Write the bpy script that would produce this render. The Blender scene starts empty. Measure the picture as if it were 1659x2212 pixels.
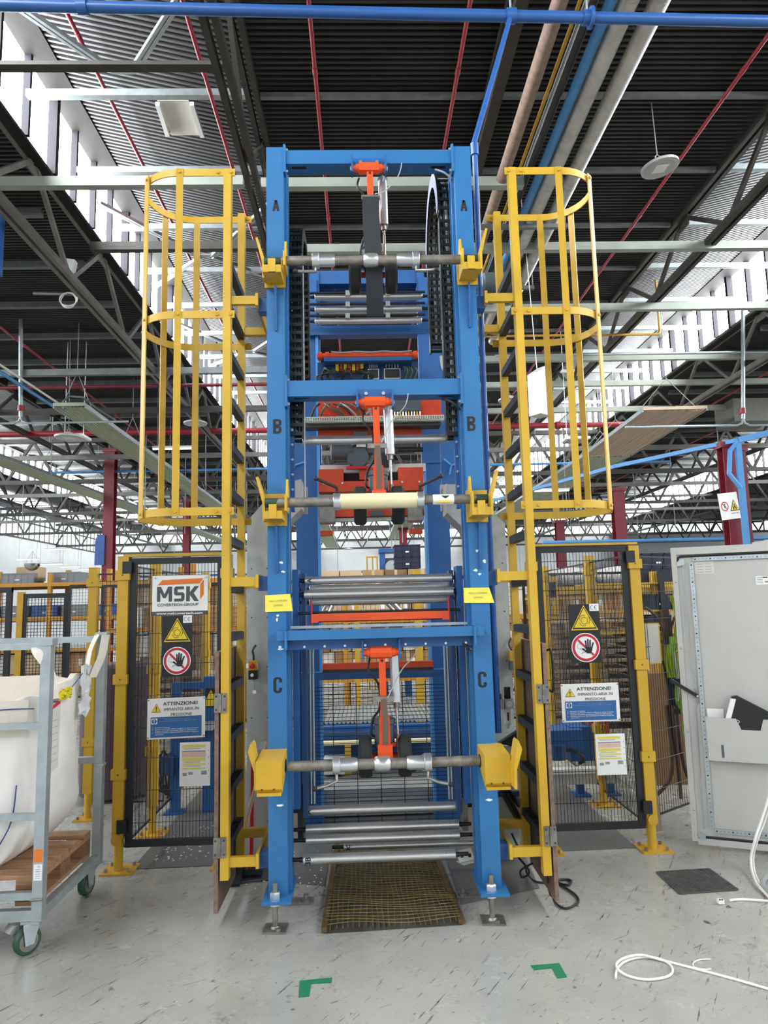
import bpy, bmesh, math, random
from mathutils import Vector as V, Matrix
random.seed(7)
S = bpy.context.scene
COL = S.collection
# ---------------------------------------------------------------- camera
FPX, CX, CY, CAMZ = 1530.0, 829.5, 1106.0, 1.65
PITCH, YAW, ROLL = math.radians(7.37), math.radians(1.83), math.radians(1.4)
FWD = V((math.sin(YAW)*math.cos(PITCH), math.cos(YAW)*math.cos(PITCH), math.sin(PITCH)))
_R0 = V((math.cos(YAW), -math.sin(YAW), 0)); _U0 = _R0.cross(FWD)
RGT = _R0*math.cos(ROLL) - _U0*math.sin(ROLL); UPV = _R0*math.sin(ROLL) + _U0*math.cos(ROLL)
cam = bpy.data.cameras.new('camera'); camo = bpy.data.objects.new('camera', cam); COL.objects.link(camo)
cam.sensor_fit = 'AUTO'; cam.sensor_width = 36.0; cam.lens = FPX/2212*36; cam.clip_start = 0.05; cam.clip_end = 300
camo.matrix_world = Matrix(((RGT.x, UPV.x, -FWD.x, 0), (RGT.y, UPV.y, -FWD.y, 0), (RGT.z, UPV.z, -FWD.z, CAMZ), (0, 0, 0, 1)))
S.camera = camo
EYE = V((0, 0, CAMZ))
def ray(px, py): return FWD*FPX + RGT*(px-CX) - UPV*(py-CY)
def at(px, py, Y):                       # point of the plane Y = const
    d = ray(px, py); return EYE + d*(Y/d.y)
def gz(px, py, z=0.0):                   # point of the plane Z = const
    d = ray(px, py); return EYE + d*((z-CAMZ)/d.z)
# ---------------------------------------------------------------- light
W = bpy.data.worlds.new('sky'); S.world = W; W.use_nodes = True
wb = W.node_tree.nodes['Background']; wb.inputs[0].default_value = (0.86, 0.93, 1.0, 1); wb.inputs[1].default_value = 1.05
S.view_settings.view_transform = 'Standard'; S.view_settings.look = 'None'
S.view_settings.gamma = 1.0; S.view_settings.use_curve_mapping = False
S.view_settings.exposure = 0.25
GLAZE = 23.0                              # daylight through the roof glazing
S.cycles.use_adaptive_sampling = True; S.cycles.adaptive_threshold = .04; S.cycles.max_bounces = 6; S.cycles.diffuse_bounces = 3; S.cycles.glossy_bounces = 3
S.cycles.caustics_reflective = False; S.cycles.caustics_refractive = False
S.cycles.sample_clamp_indirect = 8.0
# ---------------------------------------------------------------- materials
def lin(h):
    h = h.lstrip('#'); c = [int(h[i:i+2], 16)/255 for i in (0, 2, 4)]
    return tuple(x/12.92 if x <= .04045 else ((x+.055)/1.055)**2.4 for x in c) + (1,)
M = {}
def mat(name, hexc, rough=.5, metal=0.0, var=.12, scale=9.0, bump=0.0, spec=.5, stretch=None, emit=0.0, coat=0.0, alpha=1.0, trans=0.0, wear=None):
    m = bpy.data.materials.new(name); m.use_nodes = True; nt = m.node_tree; N = nt.nodes; L = nt.links
    p = N['Principled BSDF']; c = lin(hexc)
    p.inputs['Roughness'].default_value = rough; p.inputs['Metallic'].default_value = metal
    p.inputs['Specular IOR Level'].default_value = spec; p.inputs['Coat Weight'].default_value = coat
    p.inputs['Alpha'].default_value = alpha; p.inputs['Transmission Weight'].default_value = trans
    p.inputs['Base Color'].default_value = c
    if var or bump or wear:
        tc = N.new('ShaderNodeTexCoord'); mp = N.new('ShaderNodeMapping'); no = N.new('ShaderNodeTexNoise')
        L.new(tc.outputs['Object'], mp.inputs[0]); L.new(mp.outputs[0], no.inputs['Vector'])
        if stretch: mp.inputs['Scale'].default_value = stretch
        no.inputs['Scale'].default_value = scale; no.inputs['Detail'].default_value = 5
    if var:
        r = N.new('ShaderNodeValToRGB'); L.new(no.outputs['Fac'], r.inputs[0])
        r.color_ramp.elements[0].position = .3; r.color_ramp.elements[1].position = .72
        r.color_ramp.elements[0].color = tuple(x*(1-var) for x in c[:3])+(1,); r.color_ramp.elements[1].color = tuple(min(1, x*(1+var)) for x in c[:3])+(1,)
        out = r.outputs[0]
        if wear:                          # chips and scuffs of another colour
            n2 = N.new('ShaderNodeTexNoise'); n2.inputs['Scale'].default_value = wear[1]; n2.inputs['Detail'].default_value = 6; n2.inputs['Roughness'].default_value = .65
            L.new(mp.outputs[0], n2.inputs['Vector'])
            r2 = N.new('ShaderNodeValToRGB'); L.new(n2.outputs['Fac'], r2.inputs[0])
            r2.color_ramp.elements[0].position = wear[2]; r2.color_ramp.elements[1].position = wear[2]+.02
            r2.color_ramp.elements[0].color = (0, 0, 0, 1); r2.color_ramp.elements[1].color = (1, 1, 1, 1)
            mx = N.new('ShaderNodeMix'); mx.data_type = 'RGBA'; L.new(r2.outputs[0], mx.inputs[0]); L.new(out, mx.inputs[6]); mx.inputs[7].default_value = lin(wear[0])
            out = mx.outputs[2]
        L.new(out, p.inputs['Base Color'])
    if bump:
        b = N.new('ShaderNodeBump'); b.inputs['Strength'].default_value = bump; b.inputs['Distance'].default_value = .01
        L.new(no.outputs['Fac'], b.inputs['Height']); L.new(b.outputs[0], p.inputs['Normal'])
    if emit:
        p.inputs['Emission Color'].default_value = c; p.inputs['Emission Strength'].default_value = emit
    M[name] = m; return m
mat('blue', '#2f70a6', .42, var=.07, scale=5, spec=.4, wear=('#c9d3da', 7, .76))
mat('blue_plain', '#265c98', .45, var=.08); mat('blue_dark', '#1d4372', .5, var=.1); mat('blue_pipe', '#2d5c9c', .35, var=.06)
mat('blue_light', '#4f93cf', .45, var=.06)
mat('yellow', '#cba32b', .42, var=.07, scale=6, wear=('#6a5420', 16, .74)); mat('yellow_plain', '#c19b2b', .45, var=.06); mat('yellow_dull', '#c99a2a', .5, var=.1)
mat('orange', '#e8541f', .4, var=.06, scale=6); mat('orange_dull', '#c8421c', .5, var=.14); mat('orange_rail', '#c58c2c', .5, var=.1)
mat('red', '#c3162e', .4, var=.06); mat('red_pipe', '#9a2734', .45, var=.1); mat('maroon', '#7d2030', .45, var=.12)
mat('black', '#17181a', .5, var=.1); mat('black_metal', '#1b1d20', .38, var=.08, spec=.5); mat('rubber', '#1d1f21', .75, var=.15, scale=30, bump=.15)
mat('belt', '#23262c', .55, var=.1); mat('tread', '#1c2733', .6, var=.1)
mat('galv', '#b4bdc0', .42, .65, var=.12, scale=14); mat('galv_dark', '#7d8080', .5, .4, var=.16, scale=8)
mat('steel', '#d2d1ce', .30, .8, var=.06, scale=20, stretch=(1, 12, 12)); mat('steel_worn', '#8f8c86', .42, .8, var=.28, scale=16, bump=.05)
mat('steel_bar', '#87827a', .5, .55, var=.35, scale=22); mat('alu', '#d4d6d8', .3, .85, var=.05, scale=12); mat('chrome', '#d8d8da', .12, 1.0, var=0)
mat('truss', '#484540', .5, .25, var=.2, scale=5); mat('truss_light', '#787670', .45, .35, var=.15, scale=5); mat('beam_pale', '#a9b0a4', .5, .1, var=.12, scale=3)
mat('roof_sheet', '#353434', .5, .2, var=.22, scale=2.2)
mat('grey_panel', '#a4a7a5', .45, .35, var=.1, scale=16, wear=('#55585a', 6, .8)); mat('grey_box', '#c4c6c4', .45, var=.05); mat('cab_grey', '#bdbcb7', .45, var=.03)
mat('motor_grey', '#4e575e', .5, var=.1); mat('pale_box', '#d9dbda', .5, var=.04)
mat('pipe_clad', '#cfccc5', .42, .3, var=.18, scale=7); mat('pipe_brown', '#9a8375', .7, var=.25, scale=11, bump=.2)
mat('panel_green', '#b7bfa4', .55, var=.06); mat('panel_tan', '#d6bda4', .55, var=.06)
mat('white', '#eeeeec', .55, var=.03); mat('white_plastic', '#f2f2ef', .4, var=.02); mat('paper', '#f1f0ec', .7, var=.03); mat('wall_white', '#dcdfe0', .7, var=.05, scale=1.3)
mat('wall_rib', '#eef1f1', .6, var=.05, scale=2); mat('note_yellow', '#f0e057', .75, var=.05); mat('sign_yellow', '#eccb2e', .5, var=.02); mat('sign_orange', '#e67a25', .5, var=.02)
mat('sign_red', '#cc1f38', .5, var=.02); mat('sign_blue', '#2a67a5', .55, var=.04); mat('print_black', '#141518', .6, var=0); mat('print_grey', '#4c5054', .6, var=0); mat('print_white', '#f4f4f4', .6, var=0); mat('print_pale', '#8f9aa2', .7, var=0)
mat('print_pink', '#e3bfae', .7, var=.03); mat('print_note', '#e6d95f', .7, var=.03)
mat('bag', '#e7ddcf', .75, var=.07, scale=6, bump=.5); mat('bag_white', '#f0ece6', .7, var=.06, scale=5, bump=.45); mat('strap', '#e8e2d6', .8, var=.05, scale=60, bump=.3); mat('film', '#e6eaec', .2, var=.03, bump=.6, scale=18); mat('stitch', '#3c4f86', .7, var=0)
mat('film_yellow', '#e2d21f', .35, var=.15, scale=30, bump=.8)
mat('wood', '#a58060', .7, var=.3, scale=5, stretch=(1.5, 14, 14), bump=.25); mat('wood_dark', '#7f5e45', .7, var=.3, scale=5, stretch=(1.5, 14, 14), bump=.25); mat('wood_pale', '#c9b49c', .75, var=.2, scale=6, stretch=(8, 8, 1.2)); mat('wood_brown', '#4b3026', .5, var=.25, scale=9)
mat('ply_brown', '#6b5648', .6, var=.1, scale=12); mat('ply_edge', '#7c665a', .7, var=.3, scale=40)
mat('cardboard', '#b58c5e', .8, var=.1, scale=4); mat('cardboard_dark', '#8d6d4b', .8, var=.12, scale=4); mat('cardboard_pale', '#cdb490', .8, var=.1, scale=4); mat('cardboard_white', '#d9d5cb', .75, var=.08, scale=4)
mat('crate_navy', '#20253d', .55, var=.12); mat('crate_grey', '#8e9194', .6, var=.06); mat('crate_blue', '#3b62a4', .5, var=.1)
mat('core_tube', '#e3d9ac', .6, var=.04); mat('green_tape', '#1f7a55', .5, var=.1); mat('green_pu', '#2c4a3a', .5, var=.15); mat('hivis', '#bccb30', .6, var=.12, scale=20, bump=.3); mat('hivis_green', '#82b83c', .6, var=.15, scale=20, bump=.3); mat('reflective', '#c9cdc4', .4, var=.05); mat('navy_cloth', '#1c2436', .8, var=.1)
mat('cable_white', '#eceae4', .45, var=.03); mat('cable_black', '#202226', .5, var=.05); mat('cable_grey', '#9ea3a2', .5, var=.05); mat('cable_green', '#3f5f4e', .5, var=.1)
mat('rust_bar', '#5f4d2c', .6, .2, var=.3, scale=20); mat('rust_mesh', '#857040', .6, .3, var=.35, scale=20); mat('pit', '#4a453d', .8, var=.35, scale=7, bump=.3); mat('purple_film', '#4a3b44', .35, var=.12)
mat('lens', '#b9b9b6', .35, var=.05); mat('tray_white', '#c3cbc2', .5, var=.05); mat('label_paper', '#d6d4ce', .7, var=.03); mat('unit_grey', '#7d7b72', .55, var=.1)
mat('grate', '#5d5d5c', .6, .3, var=.3, scale=20)
mat('flow_white', '#f6f8fa', .5, var=0, emit=1.6)
mat('mullion', '#242328', .6, 0, var=.08, spec=.2); mat('head_dark', '#2a2927', .7, 0, var=.1, spec=.15); mat('chain_side', '#8c93b0', .5, var=.05); mat('grate_floor', '#82827e', .6, var=.2, scale=12)
mat('button_red', '#cf2a30', .4, var=0)
# daylight panes, plus the glow of the added strip over the left aisle
def pane_mat(name, col, strength):
    m = bpy.data.materials.new(name); m.use_nodes = True; nt = m.node_tree; nt.nodes.clear()
    e = nt.nodes.new('ShaderNodeEmission'); o = nt.nodes.new('ShaderNodeOutputMaterial'); e.inputs[0].default_value = col; e.inputs[1].default_value = strength
    nt.links.new(e.outputs[0], o.inputs[0]); M[name] = m
pane_mat('daylight', (0.93, 0.97, 1.0, 1), GLAZE); pane_mat('daylight_far', (0.80, 0.93, 1.0, 1), 3.0); pane_mat('fill_glow', (0.93, 0.97, 1.0, 1), 7.0)
# floor
def floor_mat(name, base, dark, r0, r1, spotmix=1.0):
    m = bpy.data.materials.new(name); m.use_nodes = True; nt = m.node_tree; N = nt.nodes; L = nt.links; p = N['Principled BSDF']
    tc = N.new('ShaderNodeTexCoord')
    def noise(scale, detail, rough=.6, sc=None, rot=0):
        n = N.new('ShaderNodeTexNoise'); n.inputs['Scale'].default_value = scale; n.inputs['Detail'].default_value = detail; n.inputs['Roughness'].default_value = rough
        mp = N.new('ShaderNodeMapping'); L.new(tc.outputs['Object'], mp.inputs[0]); L.new(mp.outputs[0], n.inputs['Vector'])
        if sc: mp.vector_type = 'TEXTURE'; mp.inputs['Scale'].default_value = tuple(1/q for q in sc); mp.inputs['Rotation'].default_value = (0, 0, rot)
        return n.outputs['Fac']
    def ramp(src, a, b, ca, cb):
        r = N.new('ShaderNodeValToRGB'); L.new(src, r.inputs[0]); r.color_ramp.elements[0].position = a; r.color_ramp.elements[1].position = b
        r.color_ramp.elements[0].color = ca; r.color_ramp.elements[1].color = cb; return r.outputs[0]
    def mix(f, a, b, mode='MIX'):
        x = N.new('ShaderNodeMix'); x.data_type = 'RGBA'; x.blend_type = mode
        if isinstance(f, float): x.inputs[0].default_value = f
        else: L.new(f, x.inputs[0])
        for s, q in ((6, a), (7, b)):
            if isinstance(q, tuple): x.inputs[s].default_value = q
            else: L.new(q, x.inputs[s])
        return x.outputs[2]
    B, D = lin(base), lin(dark); K, Wt = (0, 0, 0, 1), (1, 1, 1, 1)
    c = ramp(noise(.8, 4), .3, .7, tuple(x*.86 for x in B[:3])+(1,), tuple(min(1, x*1.08) for x in B[:3])+(1,))
    def spots(scale, r0_, r1_, amt):
        vo = N.new('ShaderNodeTexVoronoi'); vo.inputs['Scale'].default_value = scale; mp = N.new('ShaderNodeMapping'); mp.inputs['Scale'].default_value = (1, .75, 1); ad = N.new('ShaderNodeVectorMath'); ad.operation = 'ADD'
        nn = N.new('ShaderNodeTexNoise'); nn.inputs['Scale'].default_value = scale*3; L.new(tc.outputs['Object'], nn.inputs['Vector']); sc_ = N.new('ShaderNodeVectorMath'); sc_.operation = 'SCALE'; sc_.inputs['Scale'].default_value = .25/scale; L.new(nn.outputs['Color'], sc_.inputs[0])
        L.new(tc.outputs['Object'], mp.inputs[0]); L.new(mp.outputs[0], ad.inputs[0]); L.new(sc_.outputs[0], ad.inputs[1]); L.new(ad.outputs[0], vo.inputs['Vector'])
        return ramp(vo.outputs['Distance'], r0_, r1_, (amt, amt, amt, 1), K)
    c = mix(ramp(noise(70, 4, .6), .3, .7, (.0, .0, .0, 1), (.07, .07, .07, 1)), c, D)
    c = mix(ramp(noise(1.7, 3), .45, .75, K, (.22*spotmix,)*3+(1,)), c, D)
    c = mix(spots(3.6, .045, .07, .85*spotmix), c, D); c = mix(spots(8.0, .05, .09, .65*spotmix), c, D); c = mix(spots(17.0, .06, .12, .5*spotmix), c, D)
    c = mix(ramp(noise(5, 5, .6, (15, .9, 1), -.55), .645, .665, K, (.8*spotmix,)*3+(1,)), c, D); c = mix(ramp(noise(6, 5, .6, (15, 1.2, 1), -1.05), .66, .68, K, (.75*spotmix,)*3+(1,)), c, D)
    gm = mix(ramp(noise(.9, 3), .50, .66, K, Wt), K, ramp(noise(15, 6, .75), .57, .63, K, (.65*spotmix,)*3+(1,))); c = mix(gm, c, D)
    c = mix(ramp(noise(40, 3, .5), .35, .65, (.9, .9, .9, 1), Wt), c, c, 'MULTIPLY') if False else c
    L.new(c, p.inputs['Base Color'])
    rr = N.new('ShaderNodeMapRange'); L.new(noise(3, 6), rr.inputs[0]); rr.inputs[1].default_value = .3; rr.inputs[2].default_value = .7; rr.inputs[3].default_value = r0; rr.inputs[4].default_value = r1
    L.new(rr.outputs[0], p.inputs['Roughness']); p.inputs['Specular IOR Level'].default_value = .5
    b = N.new('ShaderNodeBump'); b.inputs['Strength'].default_value = .03; b.inputs['Distance'].default_value = .004; L.new(noise(30, 2, .5), b.inputs['Height']); L.new(b.outputs[0], p.inputs['Normal'])
    M[name] = m
floor_mat('floor_paint', '#b0afa7', '#33312e', .16, .36); floor_mat('floor_dark', '#6d6c6b', '#2a2a2b', .3, .5, .6)
# ---------------------------------------------------------------- mesh helpers
ORG = {}
class MB:
    def __init__(s): s.v = []; s.f = []
    def add(s, vs, fs):
        n = len(s.v); s.v += [V(p) for p in vs]; s.f += [tuple(i+n for i in q) for q in fs]; return s
    def box(s, x0, x1, y0, y1, z0, z1):
        vs = [(x, y, z) for z in (z0, z1) for x, y in ((x0, y0), (x1, y0), (x1, y1), (x0, y1))]
        return s.add(vs, [(3, 2, 1, 0), (4, 5, 6, 7), (0, 1, 5, 4), (1, 2, 6, 5), (2, 3, 7, 6), (3, 0, 4, 7)])
    def cbox(s, c, sx, sy, sz, R=None):
        m = MB().box(-sx/2, sx/2, -sy/2, sy/2, -sz/2, sz/2); c = V(c)
        return s.add([(R @ p if R else p)+c for p in m.v], m.f)
    def bar(s, a, b, w, h, up=(0, 0, 1)):     # rectangular bar from a to b, w across, h along up
        a, b = V(a), V(b); d = (b-a).normalized(); u = V(up); x = d.cross(u)
        if x.length < 1e-4: u = V((0, 1, 0)); x = d.cross(u)
        x.normalize(); u = x.cross(d).normalized(); vs = []
        for p in (a, b):
            for i, j in ((-1, -1), (1, -1), (1, 1), (-1, 1)): vs.append(p + x*(w/2*i) + u*(h/2*j))
        return s.add(vs, [(3, 2, 1, 0), (4, 5, 6, 7), (0, 1, 5, 4), (1, 2, 6, 5), (2, 3, 7, 6), (3, 0, 4, 7)])
    def cyl(s, a, b, r, r2=None, n=14, cap=True):
        a, b = V(a), V(b); r2 = r if r2 is None else r2; d = (b-a).normalized(); t = V((0, 0, 1)) if abs(d.z) < .9 else V((1, 0, 0))
        x = d.cross(t).normalized(); y = d.cross(x); vs = []
        for p, q in ((a, r), (b, r2)):
            for k in range(n):
                g = 2*math.pi*k/n; vs.append(p + x*(q*math.cos(g)) + y*(q*math.sin(g)))
        fs = [(k, (k+1) % n, n+(k+1) % n, n+k) for k in range(n)]
        if cap: fs += [tuple(range(n-1, -1, -1)), tuple(range(n, 2*n))]
        return s.add(vs, fs)
    def lathe(s, a, axis, prof, n=18):        # prof: (distance along axis, radius)
        a, d = V(a), V(axis).normalized(); t = V((0, 0, 1)) if abs(d.z) < .9 else V((1, 0, 0)); x = d.cross(t).normalized(); y = d.cross(x); vs = []; fs = []
        for h, r in prof:
            for k in range(n):
                g = 2*math.pi*k/n; vs.append(a + d*h + x*(r*math.cos(g)) + y*(r*math.sin(g)))
        for i in range(len(prof)-1):
            for k in range(n): fs.append((i*n+k, i*n+(k+1) % n, (i+1)*n+(k+1) % n, (i+1)*n+k))
        fs += [tuple(range(n-1, -1, -1)), tuple(range((len(prof)-1)*n, len(prof)*n))]
        return s.add(vs, fs)
    def tube(s, pts, r, n=8, smooth=0, closed=False):
        P = [V(p) for p in pts]
        if smooth: P = spline(P, smooth, closed)
        m = len(P); prev = None; vs = []; fs = []
        for i, p in enumerate(P):
            d = (P[(i+1) % m]-P[i-1]) if closed else (P[min(i+1, m-1)]-P[max(i-1, 0)])
            d.normalize()
            if prev is None: t = V((0, 0, 1)) if abs(d.z) < .9 else V((1, 0, 0)); x = d.cross(t).normalized()
            else: x = (prev - d*prev.dot(d)).normalized()
            prev = x; y = d.cross(x)
            for k in range(n):
                g = 2*math.pi*k/n; vs.append(p + x*(r*math.cos(g)) + y*(r*math.sin(g)))
        for i in range(m if closed else m-1):
            j = (i+1) % m
            for k in range(n): fs.append((i*n+k, i*n+(k+1) % n, j*n+(k+1) % n, j*n+k))
        if not closed: fs += [tuple(range(n-1, -1, -1)), tuple(range((m-1)*n, m*n))]
        return s.add(vs, fs)
    def sph(s, c, r, n=12, sc=(1, 1, 1)):
        prof = [(math.cos(math.pi*i/8), math.sin(math.pi*i/8)) for i in range(1, 8)]; vs = [V((0, 0, r))]; fs = []
        for h, q in prof:
            for k in range(n): g = 2*math.pi*k/n; vs.append(V((r*q*math.cos(g), r*q*math.sin(g), r*h)))
        vs.append(V((0, 0, -r)))
        for k in range(n): fs.append((0, 1+k, 1+(k+1) % n)); fs.append((len(vs)-1, 1+6*n+(k+1) % n, 1+6*n+k))
        for i in range(6):
            for k in range(n): fs.append((1+i*n+k, 1+(i+1)*n+k, 1+(i+1)*n+(k+1) % n, 1+i*n+(k+1) % n))
        return s.add([V((p.x*sc[0], p.y*sc[1], p.z*sc[2]))+V(c) for p in vs], fs)
    def prism(s, pts, o, ex, ey, th):         # flat outline in the ex/ey plane, thickness th along ex x ey
        o, ex, ey = V(o), V(ex), V(ey); nz = ex.cross(ey).normalized(); n = len(pts)
        A = [o+ex*p[0]+ey*p[1] for p in pts]
        if th == 0: return s.add(A, [tuple(range(n))])
        fs = [tuple(range(n-1, -1, -1)), tuple(range(n, 2*n))] + [(k, (k+1) % n, n+(k+1) % n, n+k) for k in range(n)]
        return s.add(A + [p+nz*th for p in A], fs)
    def ribbon(s, pts, side, w, th, smooth=0):  # strap following pts; side = width direction
        P = [V(p) for p in pts]
        if smooth: P = spline(P, smooth)
        sd = V(side).normalized(); vs = []; fs = []; m = len(P)
        for i, p in enumerate(P):
            d = (P[min(i+1, m-1)]-P[max(i-1, 0)]).normalized(); nz = d.cross(sd).normalized()
            for a, b in ((-1, -1), (1, -1), (1, 1), (-1, 1)): vs.append(p + sd*(w/2*a) + nz*(th/2*b))
        for i in range(m-1):
            for k in range(4): fs.append((i*4+k, i*4+(k+1) % 4, i*4+4+(k+1) % 4, i*4+4+k))
        fs += [(3, 2, 1, 0), tuple(range(4*m-4, 4*m))]
        return s.add(vs, fs)
    def sheet(s, rows):                        # grid of points
        m, n = len(rows), len(rows[0]); return s.add([p for r in rows for p in r], [(i*n+j, i*n+j+1, (i+1)*n+j+1, (i+1)*n+j) for i in range(m-1) for j in range(n-1)])
    def build(s, name, material, parent=None, label=None, at0=None, ang=35):
        me = bpy.data.meshes.new(name)
        if parent is not None: o0 = ORG[parent]
        elif at0 is not None: o0 = V(at0)
        else:
            xs = [p.x for p in s.v]; ys = [p.y for p in s.v]; o0 = V(((min(xs)+max(xs))/2, (min(ys)+max(ys))/2, min(p.z for p in s.v)))
        me.from_pydata([p-o0 for p in s.v], [], s.f)
        bm = bmesh.new(); bm.from_mesh(me); bmesh.ops.recalc_face_normals(bm, faces=bm.faces); bm.to_mesh(me); bm.free()
        me.materials.append(M[material]); me.polygons.foreach_set('use_smooth', [True]*len(me.polygons)); me.set_sharp_from_angle(angle=math.radians(ang))
        o = bpy.data.objects.new(name, me); COL.objects.link(o); ORG[o] = o0
        if parent is not None: o.parent = parent
        else: o.location = o0
        if label: o['label'] = label
        return o
def spline(P, k, closed=False):
    out = []; m = len(P)
    for i in range(m if closed else m-1):
        if closed: a, b, c, d = P[i-1], P[i], P[(i+1) % m], P[(i+2) % m]
        else: a, b, c, d = P[max(i-1, 0)], P[i], P[i+1], P[min(i+2, m-1)]
        for j in range(k):
            t = j/k; out.append(.5*((2*b) + (c-a)*t + (2*a-5*b+4*c-d)*t*t + (3*b-3*c+d-a)*t**3))
    if not closed: out.append(P[-1])
    return out
def tag(o, label, cat, group=None, kind=None):
    o['label'] = label; o['category'] = cat
    if group: o['group'] = group
    if kind: o['kind'] = kind
    return o
def thing(name, loc, label, cat, group=None):
    o = bpy.data.objects.new(name, None); COL.objects.link(o); o.location = V(loc); o.empty_display_size = .1; ORG[o] = V(loc); return tag(o, label, cat, group)
def struct(o, label=None):
    o['kind'] = 'structure'
    if label: o['label'] = label
    return o
def sroot(name, loc, label):
    o = bpy.data.objects.new(name, None); COL.objects.link(o); o.location = V(loc); ORG[o] = V(loc); o['kind'] = 'structure'; o['label'] = label; return o
def copy_tree(o, off, label=None, parent=None):
    c = o.copy(); COL.objects.link(c); c.parent = parent
    if parent is None: c.location = o.location + V(off); ORG[c] = ORG[o] + V(off)
    else: ORG[c] = ORG[parent]
    if label: c['label'] = label
    for ch in list(o.children): copy_tree(ch, off, None, c)
    return c
X3, Y3, Z3 = V((1, 0, 0)), V((0, 1, 0)), V((0, 0, 1))
def text(body, parent, material, c, ex, ey, h, width=None, bold=0.0, name='lettering', align='CENTER', th=.0006):
    """flat lettering centred on c, cap height h, reading along ex"""
    cu = bpy.data.curves.new('t', 'FONT'); cu.body = body; cu.align_x = align; cu.align_y = 'CENTER'; cu.size = h/.72; cu.offset = bold*h; cu.resolution_u = 3; cu.space_line = .95
    ob = bpy.data.objects.new('t', cu); COL.objects.link(ob); dg = bpy.context.evaluated_depsgraph_get(); me = bpy.data.meshes.new_from_object(ob.evaluated_get(dg))
    bpy.data.objects.remove(ob); vs = [v.co.copy() for v in me.vertices]; fs = [tuple(p.vertices) for p in me.polygons]; bpy.data.meshes.remove(me); bpy.data.curves.remove(cu)
    if not vs: return None
    x0, x1 = min(v.x for v in vs), max(v.x for v in vs); y0, y1 = min(v.y for v in vs), max(v.y for v in vs); k = (width/(x1-x0)) if width else 1.0
    ex, ey, c = V(ex).normalized(), V(ey).normalized(), V(c); xm = (x0+x1)/2 if align == 'CENTER' else x0; ym = (y0+y1)/2
    b = MB(); nz = ex.cross(ey)*th; b.add([c + ex*((v.x-xm)*k) + ey*(v.y-ym) + nz for v in vs], fs); return b.build(name, material, parent)
def rect(m, c, ex, ey, w, h, th=.002):
    return m.prism([(-w/2, -h/2), (w/2, -h/2), (w/2, h/2), (-w/2, h/2)], V(c), ex, ey, th)
def ngon(r, n, a0=0.0, cx=0, cy=0): return [(cx+r*math.cos(a0+2*math.pi*k/n), cy+r*math.sin(a0+2*math.pi*k/n)) for k in range(n)]
def ring(m, c, ex, ey, r0, r1, n=36, off=0.0, a0=0.0, a1=2*math.pi):
    c, ex, ey = V(c), V(ex), V(ey); nz = ex.cross(ey).normalized()*off; vs = []
    full = abs(a1-a0) > 6.2; k = n if full else n+1
    for i in range(k):
        g = a0+(a1-a0)*i/n
        for r in (r0, r1): vs.append(c + ex*(r*math.cos(g)) + ey*(r*math.sin(g)) + nz)
    return m.add(vs, [(2*i, 2*i+1, (2*(i+1)+1) % (2*k), (2*(i+1)) % (2*k)) for i in range(n)])
def bolt(m, c, d, r=.009, h=.008): m.cyl(c, V(c)+V(d)*h, r, n=6); return m
# ================================================================ THE HALL
ZC = CAMZ
def ceil_z(x):
    for a, b, z in ((-18, -13.8, 5.27), (-13.8, -8.2, 6.4), (-8.2, -3.75, 5.27), (-3.75, 5.0, 5.8), (5.0, 7.5, 5.9), (7.5, 12, 5.27), (12, 18, 6.4)):
        if a <= x < b: return CAMZ+z+.02
    return CAMZ+5.27
struct(MB().box(-40, 45, -12, 58, -.3, 0).build('floor', 'floor_paint'), 'pale grey painted concrete floor with scuffs and stains')
fc = MB()
fc.prism([(-1.52, 4.84), (1.78, 4.9), (1.78, 7.6), (-1.52, 7.6)], (0, 0, .002), X3, Y3, .002)
fc.prism([(.50, 4.12), (.98, 4.30), (1.02, 4.86), (.50, 4.86)], (0, 0, .002), X3, Y3, .002); fc.prism([(-.72, 4.62), (-.26, 4.45), (-.26, 4.86), (-.72, 4.86)], (0, 0, .002), X3, Y3, .002)
struct(fc.build('floor_coating', 'floor_dark'), 'dark grey floor coating under and around the blue machine')
def corrugated(name, x0, z0, x1, z1, label, y0=-12, y1=52, pitch=.078, h=.042):
    m = MB(); vs = []; n = int((y1-y0)/pitch)
    for i in range(n):
        for t, d in ((0, 0), (.40, 0), (.50, h), (.90, h)):
            y = y0+(i+t)*pitch; vs += [(x0, y, z0+d), (x1, y, z1+d)]
    fs = [(2*i, 2*i+1, 2*i+3, 2*i+2) for i in range(len(vs)//2-1)]
    m.add(vs, fs); return struct(m.build(name, 'roof_sheet', ang=10), label)
HC, HG, HL = ZC+5.8, ZC+6.42, ZC+5.27; XTL, XTR = -1.14, 5.0
corrugated('ceiling_center', XTL, HC, XTR, HC, 'dark corrugated roof sheeting over the middle bay')
corrugated('ceiling_left', -3.75, HG, XTL, HC, 'corrugated roof sheeting rising to the long glazing, lit by it')
corrugated('ceiling_right', XTR, HC, 7.5, HG, 'corrugated roof sheeting beside the far glazing on the other side of the truss')
corrugated('ceiling_low_left', -8.2, HL, -3.75, HL, 'dark corrugated sheeting of the low bay behind the lattice truss')
corrugated('ceiling_high_left', -13.8, HG, -8.2, HG, 'corrugated sheeting of the second high bay')
corrugated('ceiling_outer_left', -18, HL, -13.8, HL, 'corrugated sheeting above the side wall')
corrugated('ceiling_low_right', 7.5, HL, 12, HL, 'dark corrugated sheeting of the low bay beyond the bright glazing')
corrugated('ceiling_high_right', 12, HG, 18, HG, 'corrugated sheeting of the far high bay')
corrugated('ceiling_outer_right', 18, HL, 30, HL, 'corrugated sheeting of the outermost low bay')
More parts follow.
